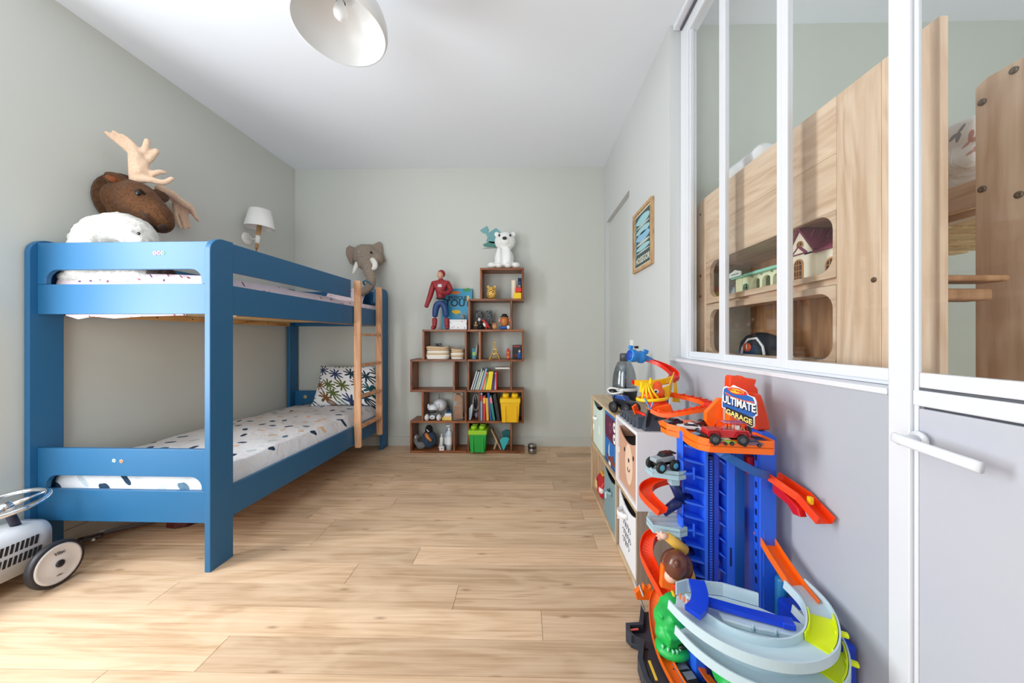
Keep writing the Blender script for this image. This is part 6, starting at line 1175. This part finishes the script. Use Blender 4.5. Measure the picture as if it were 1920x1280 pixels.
# parking platforms with orange spirals on the left
def platform(z, yc, drop):
    P = [(.428, yc-.035), (.505, yc-.062), (.535, yc-.05), (.55, yc+.06), (.45, yc+.07), (.425, yc+.02)]
    pf_ = MB().prism(P, 'z', z, z+.008).build('platform', GR, ga, bev=.002); b = MB()
    for k in (5, 0, 1): p, q = P[k], P[(k+1) % 6]; d = Vector((q[0]-p[0], q[1]-p[1])).normalized(); nn_ = Vector((-d.y, d.x))*.005; b.add([(p[0], p[1], z-.012), (q[0], q[1], z-.012), (q[0]+nn_.x, q[1]+nn_.y, z-.012), (p[0]+nn_.x, p[1]+nn_.y, z-.012), (p[0], p[1], z+.016), (q[0], q[1], z+.016), (q[0]+nn_.x, q[1]+nn_.y, z+.016), (p[0]+nn_.x, p[1]+nn_.y, z+.016)], [(0, 1, 2, 3), (4, 7, 6, 5), (0, 4, 5, 1), (1, 5, 6, 2), (2, 6, 7, 3), (3, 7, 4, 0)])
    b.build('platform_edge', GR2, pf_)
    for yy in (-.03, .0, .03): MB().box(.44, .535, yc+yy-.001, yc+yy+.001, z+.0081, z+.0095).build('parking_line', GR2, pf_)
    MB().box(.485, .515, yc-.05, yc-.02, z-.035, z-.013).build('socket', GR2, pf_, bev=.002)
    b = MB(); b.tube([(.50, yc-.03, z-.03), (.535, yc-.015, z-.095)], [.015, .018], 8); b.tube([(.535, yc-.015, z-.095), (.475, yc-.01, z-.145)], [.018, .014], 8); b.tube([(.532, yc-.01, z-.098), (.575, yc+.01, z-.10)], [.018, .016], 8); b.build('bracket', B3, ga)
    tk = catmull([(.60, yc+.05, z-.06), (.53, yc+.07, z-.07), (.46, yc+.06, z-.085), (.425, yc+.02, z-.095-drop*.3), (.430, yc-.02, z-.108-drop*.6), (.452, yc-.06, z-.124-drop)], 6); MB().sweep(tk, chan(.022, .02)).build('spiral_track', OR2, ga)
platform(.742, 1.21, 0); platform(.560, 1.20, .075)
# red-orange exit ramps on the right side
rp = [(.800, 1.135, .742), (.835, 1.06, .712), (.838, .985, .678)]; MB().sweep(rp, chan(.024, .024)).build('exit_ramp', OR2, ga); MB().prism([(1.135, .70), (1.135, .74), (1.03, .698), (1.02, .678), (1.05, .672), (1.07, .69)], 'x', .80, .82).build('ramp_bracket', plain('garage_dark_red', (206, 24, 26), .35), ga, bev=.003); MB().box(.828, .838, 1.02, 1.032, .715, .735).build('ramp_peg', plain('toy_bright_yellow', (250, 204, 20), .35), ga)
MB().sweep([(.79, 1.18, .545), (.797, 1.12, .50), (.80, 1.03, .455), (.798, .985, .445)], chan(.024, .022)).build('exit_ramp', OR, ga)
MB().box(.7425, .766, 1.17, 1.21, .745, .80).build('rear_ramp_piece', plain('garage_dark_red', (206, 24, 26), .35), ga); MB().sweep([(.765, 1.25, .60), (.742, 1.25, .52), (.725, 1.25, .46)], chan(.02, .018)).build('rear_ramp', OR2, ga)
MB().lathe([(.018, .30), (.018, .43), (.014, .44), (0, .44)], (.815, 1.115, 0), 16).build('fuel_tank', plain('garage_teal', (40, 130, 190), .35), ga)
# ice-grey spiral road, two levels
def spiral(dz, dx, dy, top):
    pth = [(.795, 1.04, .462), (.80, .975, .450), (.778, .92, .438), (.735, .875, .428), (.68, .852, .422), (.62, .850, .418), (.56, .868, .416), (.505, .905, .416), (.464, .955, .420), (.438, 1.01, .428)]
    c = catmull([(x+dx, y+dy, z+dz) for x, y, z in pth], 6); MB().sweep(c, chan(.034, .026, .004), (0, 0, 1), False).build('spiral_road', GR, ga)
    i = 13; seg = c[9:20]
    MB().sweep([p+Vector((0, 0, .0045)) for p in seg], chan(.0285, .022, .003)).build('lime_bridge', LM, ga); q = c[14]; MB().cbox(q+Vector((.036, -.012, .016)), (.028, .014, .010), (0, 0, -.5)).build('lime_tab', LM, ga, bev=.003)
spiral(0, 0, 0, True); spiral(-.062, .014, -.012, False)
dk = [(.445, 1.03), (.47, .985), (.52, .935), (.575, .905), (.64, .888), (.70, .888), (.755, .908), (.79, .945), (.72, .985), (.68, 1.02), (.60, 1.06), (.50, 1.075), (.46, 1.06)]
MB().prism(dk, 'z', .410, .417).build('road_deck', GR, ga, bev=.002); b = MB()
for p, q in ((dk[12], dk[11]), (dk[11], dk[10]), (dk[10], dk[9])): b.add([(*p, .4175), (*q, .4175), (q[0], q[1]+.006, .4175), (p[0], p[1]+.006, .4175), (*p, .455), (*q, .455), (q[0], q[1]+.006, .455), (p[0], p[1]+.006, .455)], [(0, 1, 2, 3), (4, 7, 6, 5), (0, 4, 5, 1), (1, 5, 6, 2), (2, 6, 7, 3), (3, 7, 4, 0)])
b.build('deck_wall', GR, ga); b = MB()
b.prism([(.54, .955), (.60, .93), (.70, .905), (.745, .93), (.68, .975), (.60, 1.0), (.545, .99)], 'z', .4175, .432); b.build('deck_plateau', GR, ga, bev=.003)
for x, y in ((.58, .905), (.605, .898), (.63, .894), (.655, .892)): MB().lathe([(.009, 0), (.009, .012), (.005, .014), (0, .012)], (x, y, .4175), 14).build('deck_stud', GR2, ga)
for x, y in ((.60, .92), (.65, .907)): MB().lathe([(.006, 0), (0, .018)], (x, y, .4322), 6).build('deck_tree', GR2, ga)
MB().cbox((.555, .92, .424), (.014, .012, .012), (0, 0, .4)).build('lime_pin', LM, ga, bev=.002)
for k in range(5): MB().cbox((.452+k*.006, 1.018-k*.011, .446), (.002, .005, .016), (0, 0, .5)).build('orange_slat', OR, ga)
MB().sweep(catmull([(.515, 1.05, .462), (.505, 1.01, .452), (.485, .975, .446), (.458, .955, .442)], 4), [(-.022, 0), (.022, 0), (.022, .014), (-.022, .014)]).build('swing_gate', B2, ga); MB().sweep([(.505, 1.005, .440), (.60, .965, .438), (.685, .935, .436)], [(-.012, 0), (.012, 0), (.012, .014), (-.012, .014)]).build('swing_arm', B2, ga); MB().cbox((.695, .93, .444), (.03, .03, .016), (0, 0, -.3)).build('arm_end', B2, ga, bev=.003)
# supports below the spiral
for x, y in ((.84, .93), (.62, .98)): MB().box(x-.022, x+.018, y-.02, y+.02, .0275, .40 if x > .8 else .33).build('support_post', B2, ga, bev=.004)
MB().box(.78, .862, .955, 1.09, .18, .40).build('support_box', B2, ga, bev=.01)
b = MB(); b.tube(catmull([(.845, .96, .30), (.855, .90, .24), (.852, .86, .15), (.83, .845, .05)], 4), .02, 10); b.build('side_tube', B1, ga)
# orange gate by the spiral's tip, yellow hook
b = MB(); b.prism([(.435, .40), (.52, .38), (.53, .46), (.51, .485), (.495, .468), (.475, .49), (.46, .468), (.44, .47)], 'y', 1.115, 1.135); b.build('flame_gate', OR, ga, bev=.003); MB().box(.478, .51, 1.075, 1.085, .39, .43).build('lime_flap', LM, ga, bev=.002); MB().tube(catmull([(.476, 1.205, .315), (.480, 1.195, .345), (.494, 1.185, .352), (.504, 1.175, .33)], 4), .006, 8).build('yellow_hook', plain('garage_yellow', (246, 216, 50), .35), ga)
b = MB(); b.prism([(.462, .13), (.482, .15), (.49, .14), (.50, .165), (.515, .15), (.53, .16), (.53, .10), (.47, .10)], 'y', 1.46, 1.48); b.build('flame_crest', OR, ga, bev=.003)
# green dinosaur of the set
b = MB(); b.ell((.552, 1.31, .15), (.068, .06, .052)); b.ell((.548, 1.285, .115), (.070, .05, .038)); b.cbox((.535, 1.255, .12), (.06, .04, .05), (.3, 0, .2)); b.ell((.56, 1.34, .17), (.045, .045, .045)); b.cbox((.508, 1.29, .178), (.03, .03, .022), (.2, -.4, .3)); b.cbox((.545, 1.27, .175), (.034, .034, .02), (.3, .1, 0)); b.build('dinosaur_head', GN, ga, remesh=.006, smooth=2)
b = MB(); b.ell((.54, 1.275, .070), (.064, .056, .026)); b.build('dinosaur_jaw', GN, ga); MB().ell((.565, 1.235, .112), (.026, .012, .008), (0, -.15, .2)).build('dinosaur_eye', plain('dino_dark', (16, 40, 20), .3), ga)
for k in range(6): MB().lathe([(.006, 0), (0, -.02)], (.495+k*.014, 1.252-.022*math.sin(PI*k/5), .098), 6).build('dinosaur_tooth', plain('dino_tooth', (150, 230, 180), .4), ga)
b = MB(); b.tube([(.66, 1.20, .10), (.625, 1.225, .115), (.598, 1.235, .11)], [.024, .018, .012], 8)
for d in ((-.03, .02, .012), (-.035, -.004, .0), (-.024, -.024, -.008)): b.tube([(.60, 1.234, .11), (.60+d[0], 1.234+d[1], .11+d[2])], [.009, .003], 6)
b.build('dinosaur_arm', GN, ga, remesh=.005, smooth=2)
b = MB(); b.ell((.66, 1.15, .11), (.045, .05, .055)); b.ell((.70, 1.09, .10), (.045, .05, .05)); b.tube([(.66, 1.12, .09), (.635, 1.09, .065), (.615, 1.07, .035)], [.035, .03, .03], 9); b.build('dinosaur_body', GN, ga, remesh=.007, smooth=3)
MB().sweep(catmull([(.60, 1.20, .075), (.612, 1.17, .06), (.63, 1.14, .05), (.655, 1.11, .045)], 4), [(-.012, 0), (.012, 0), (.012, .006), (-.012, .006)]).build('dinosaur_strap', plain('strap_orange', (220, 92, 30), .4), ga); MB().box(.585, .625, 1.09, 1.135, .03, .06).build('blue_block', plain('ice_blue', (80, 170, 226), .35), ga, bev=.006)
b = MB(); b.tube(catmull([(.50, 1.52-.02, .13), (.485, 1.475, .15), (.49, 1.44, .13)], 3), .004, 6); b.tube([(.47, 1.50, .15), (.50, 1.46, .06)], .004, 6); b.build('clear_strut', plain('clear_grey', (190, 190, 192), .3), ga)

# cars parked on the garage
toy_car('toy_jeep', 'red toy off-road car on the orange top tray of the garage', (.606, 1.062, .8775+.004), PI-.10, .124, (196, 20, 28), (150, 16, 24), 'jeep')
toy_car('toy_monster_truck', 'silver and black toy monster truck on the upper grey platform', (.468, 1.185, .7515), PI+.35, .088, (150, 160, 168), (28, 30, 34), 'monster', rim=(90, 170, 190))
g = 'die-cast cars parked on the top tray'
for c1, c2, l, x, y, r, nm in (((34, 40, 76), (20, 20, 30), .075, .55, 1.30, .4, 'dark navy toy car at the back left of the top tray'), ((232, 232, 236), (30, 32, 40), .078, .575, 1.225, -.3, 'white toy car with black windows at the left of the top tray'), ((110, 50, 60), (40, 30, 40), .072, .655, 1.29, .1, 'maroon toy car at the back of the top tray'), ((84, 130, 170), (30, 40, 60), .06, .578, 1.15, .5, 'small blue-grey toy car in front of the red off-road car'),
                                   ((150, 206, 70), (210, 230, 200), .07, .60, 1.078-.012+.0, -.1, 'lime green toy car below the red off-road car'), ((190, 30, 60), (90, 20, 40), .056, .585, 1.062, .05, 'crimson toy car at the front edge of the tray'), ((120, 84, 110), (60, 50, 70), .066, .672, 1.05, -.1, 'grey-purple toy car at the right front of the tray'), ((40, 80, 170), (30, 30, 50), .06, .712, 1.09, -.05, 'blue toy car at the right end of the tray')):
    toy_car('toy_car', nm, (x, y, .8765), PI+r, l, c1, c2, 'coupe', grp=g)
toy_car('toy_car', 'clear dark toy car with yellow nose on the dark garage base', (.552, 1.185, .0275), 1.75, .12, (120, 124, 132), (20, 30, 34), 'coupe')
# cowboy doll stuck in the lower spiral
cd = thing('cowboy_doll', 'toy cowboy doll with a round brown hat lying head-first on the lower orange track', 'doll', (.49, 1.12, .43)); hb = plain('hat_brown', (104, 58, 42), .25)
MB().ell((.482, 1.115, .475), (.036, .038, .046), (.2, .25, 0)).build('hat_crown', hb, cd); MB().lathe([(.0, 0), (.046, 0), (.049, .005), (.04, .008), (0, .008)], (.494, 1.137, .458), 26, (-.35, -.62, .55)).build('hat_brim', hb, cd); MB().ell((.470, 1.082, .500), (.009, .01, .012)).build('hat_button', hb, cd)
ysl = plain('shirt_yellow', (238, 188, 80), .6); sk = plain('doll_skin', (236, 190, 170), .5)
MB().tube([(.525, 1.15, .50), (.49, 1.145, .53), (.462, 1.14, .552)], [.018, .016, .013], 10).build('sleeve', ysl, cd); b = MB(); b.ell((.450, 1.135, .556), (.014, .012, .012))
for d in ((-.02, .004, .012), (-.022, -.004, .002), (-.018, -.006, -.008), (-.006, -.004, .018), (-.012, -.004, -.014)): b.tube([(.447, 1.134, .556), (.447+d[0], 1.134+d[1], .556+d[2])], [.006, .003], 6)
b.build('hand', sk, cd, remesh=.0025, smooth=2); MB().ell((.468, 1.12, .44), (.024, .024, .024)).build('face', sk, cd); MB().tube([(.50, 1.15, .45), (.53, 1.17, .42), (.55, 1.16, .36)], [.03, .034, .028], 10).build('torso', ysl, cd); MB().tube([(.475, 1.12, .408), (.505, 1.115, .398), (.525, 1.13, .41)], .011, 8).build('neckerchief', plain('scarf_red', (206, 50, 36), .6), cd)
# ================================================================ ride-on car and guitar on the left
rc = thing('ride_on_car', 'white vintage ride-on toy car with large cream wheel by the blue bunk', 'ride-on toy', (-2.45, 1.45, 0)); mwb = plain('car_white', (232, 233, 236), .25, 0, .4)
X0, X1 = -2.60, -2.385; secs = []
def sec(y, w, zb, zt):
    xc = (X0+X1)/2; P = rrect(-w/2, w/2, zb, zt, min(w, zt-zb)*.30, 6, (0, 0, 1, 1)); return [(xc+x, y, z) for x, z in P]
prof = [(1.742, .05, .16, .215), (1.738, .13, .115, .255), (1.72, .185, .088, .278), (1.68, .208, .08, .288), (1.60, .215, .08, .292), (1.45, .215, .08, .285), (1.25, .21, .08, .265), (1.05, .19, .08, .235), (.98, .15, .09, .21)]
MB().rings([sec(*p) for p in prof]).build('body', mwb, rc)
slot = plain('vent_black', (40, 36, 36), .6)
b = []
for r_, (z0, z1, n, y0) in enumerate(((.196, .236, 16, 1.655), (.140, .178, 18, 1.665))):
    for k in range(n):
        y = y0-k*.0165; MB().add([(X1+.002, y, z0), (X1+.002, y-.009, z0), (X1+.002, y-.002, z1), (X1+.002, y+.007, z1), (X1-.006, y, z0), (X1-.006, y-.009, z0), (X1-.006, y-.002, z1), (X1-.006, y+.007, z1)], [(0, 1, 2, 3), (7, 6, 5, 4), (0, 4, 5, 1), (1, 5, 6, 2), (2, 6, 7, 3), (3, 7, 4, 0)]).build('vent_slot', slot, rc)
MB().ell((X1+.002, 1.668, .105), (.004, .006, .006)).build('screw', plain('steel', (150, 146, 142), .25, .9), rc)
wc = Vector((-2.262, 1.640, .1065)); ax = (1, .04, .03)
wh = MB().lathe([(.0, -.03), (.092, -.03), (.103, -.022), (.1055, -.008), (.103, .004), (.094, .008), (.090, .006), (.0, .006)], wc, 48, ax).build('wheel', plain('tyre_black', (44, 42, 46), .45), rc)
MB().lathe([(.0905, .0065), (.088, .010), (.080, .010), (.076, .008), (.045, .010), (.0, .012)], wc, 48, ax).build('wheel_disc', plain('wheel_cream', (224, 216, 210), .4), wh); MB().lathe([(.0165, .010), (.0165, .0165), (.012, .019), (0, .018)], wc, 24, ax).build('hub_cap', plain('hub_black', (34, 34, 38), .3), wh)
wi = plain('wheel_ink', (50, 46, 50), .6); F_ = frame(wc+Vector((.0125, .0, .052)), (0, 1, 0), (0, 0, 1)); text('Vilac', .021, wi, rc, F_, .0003, 'wheel_lettering', .0004); text('vilac', .014, wi, rc, frame(wc+Vector((.0125, 0, -.052)), (0, 1, 0), (0, 0, 1)), .0003, 'wheel_lettering')
MB().lathe([(.0, -.03), (.088, -.03), (.10, -.02), (.10, .0), (.088, .008), (0, .008)], (-2.262, 1.12, .105), 36, ax).build('wheel', plain('tyre_black', (44, 42, 46), .45), rc); MB().lathe([(.0905, .0085), (.088, .012), (.076, .010), (.0, .014)], (-2.262, 1.12, .105), 36, ax).build('wheel_disc', plain('wheel_cream', (224, 216, 210), .4), rc); MB().tube([(X1-.05, 1.64, .107), (wc.x-.03, 1.64, .1065)], .009, 10).build('axle', plain('steel', (150, 146, 142), .25, .9), rc); MB().tube([(X1-.05, 1.12, .105), (-2.293, 1.12, .105)], .009, 10).build('axle', plain('steel', (150, 146, 142), .25, .9), rc)
ch = plain('chrome', (226, 228, 232), .08, 1); sc0 = Vector((-2.445, 1.585, .412)); nrm = Vector((.0, -.16, .98)).normalized(); a_ = nrm.orthogonal().normalized(); b_ = nrm.cross(a_)
MB().tube([(-2.47, 1.645, .275), (-2.452, 1.60, .39)], .0165, 14).build('steering_column', plain('column_navy', (40, 38, 58), .4), rc); sw = MB().tube([sc0+(a_*math.cos(t)+b_*math.sin(t))*.128 for t in [2*PI*k/48 for k in range(48)]], .0115, 10, True).build('steering_wheel', ch, rc)
for k in range(3): t_a = 2*PI*k/3+.4; MB().tube([sc0-nrm*.012, sc0+(a_*math.cos(t_a)+b_*math.sin(t_a))*.12], [.014, .006], 8).build('spoke', ch, sw)
MB().lathe([(.03, -.012), (.026, .0), (.014, .012), (0, .014)], sc0, 20, nrm).build('hub', ch, sw); MB().lathe([(.024, -.04), (.03, -.012), (0, -.012)], sc0, 18, nrm).build('collar', plain('white_plastic', (230, 230, 230), .4), sw)
# small guitar under the bunk
gt = thing('guitar', 'small dark red guitar lying on the floor under the bunk', 'guitar', (-2.3, 2.18, 0)); X = XF((-2.50, 1.965, .0), math.atan2(.20, .23)); dw = wood('dark_red_wood', (96, 34, 30), (74, 24, 22), (46, 14, 14), 0, 2, .3); nkm = plain('neck_dark', (52, 34, 30), .4)
P = [(.30, .03), (.34, .075), (.40, .095), (.45, .075), (.50, .10), (.57, .12), (.62, .09), (.64, .0)]; P = P+[(x, -y) for x, y in reversed(P[:-1])]
MB(X).prism(P, 'z', .002, .06).build('body', dw, gt, bev=.006); MB(X).box(.04, .36, -.02, .02, .045, .0605+.006).build('neck', nkm, gt, bev=.004); MB(X).box(-.06, .039, -.026, .026, .036, .052).build('headstock', nkm, gt, bev=.003)
for s_ in (-1, 1):
    for k in range(2): MB(X).tube([(-.04+k*.05, s_*.026, .044), (-.04+k*.05, s_*.045, .044)], [.004, .008], 8).build('tuning_peg', plain('peg_ivory', (216, 206, 190), .4), gt)
for k in range(4): MB(X).tube([(-.03, -.012+k*.008, .0535), (.03, -.012+k*.008, .068), (.50, -.012+k*.008, .070)], .0006, 4).build('string', plain('string_grey', (170, 170, 170), .3, .6), gt)
MB(X).box(.49, .51, -.04, .04, .0605, .069).build('bridge', nkm, gt); MB(X).lathe([(0, .0606), (.035, .0606), (.035, .0612), (0, .0612)], (.42, 0, 0), 24).build('sound_hole', plain('near_black', (14, 14, 18), .6), gt)
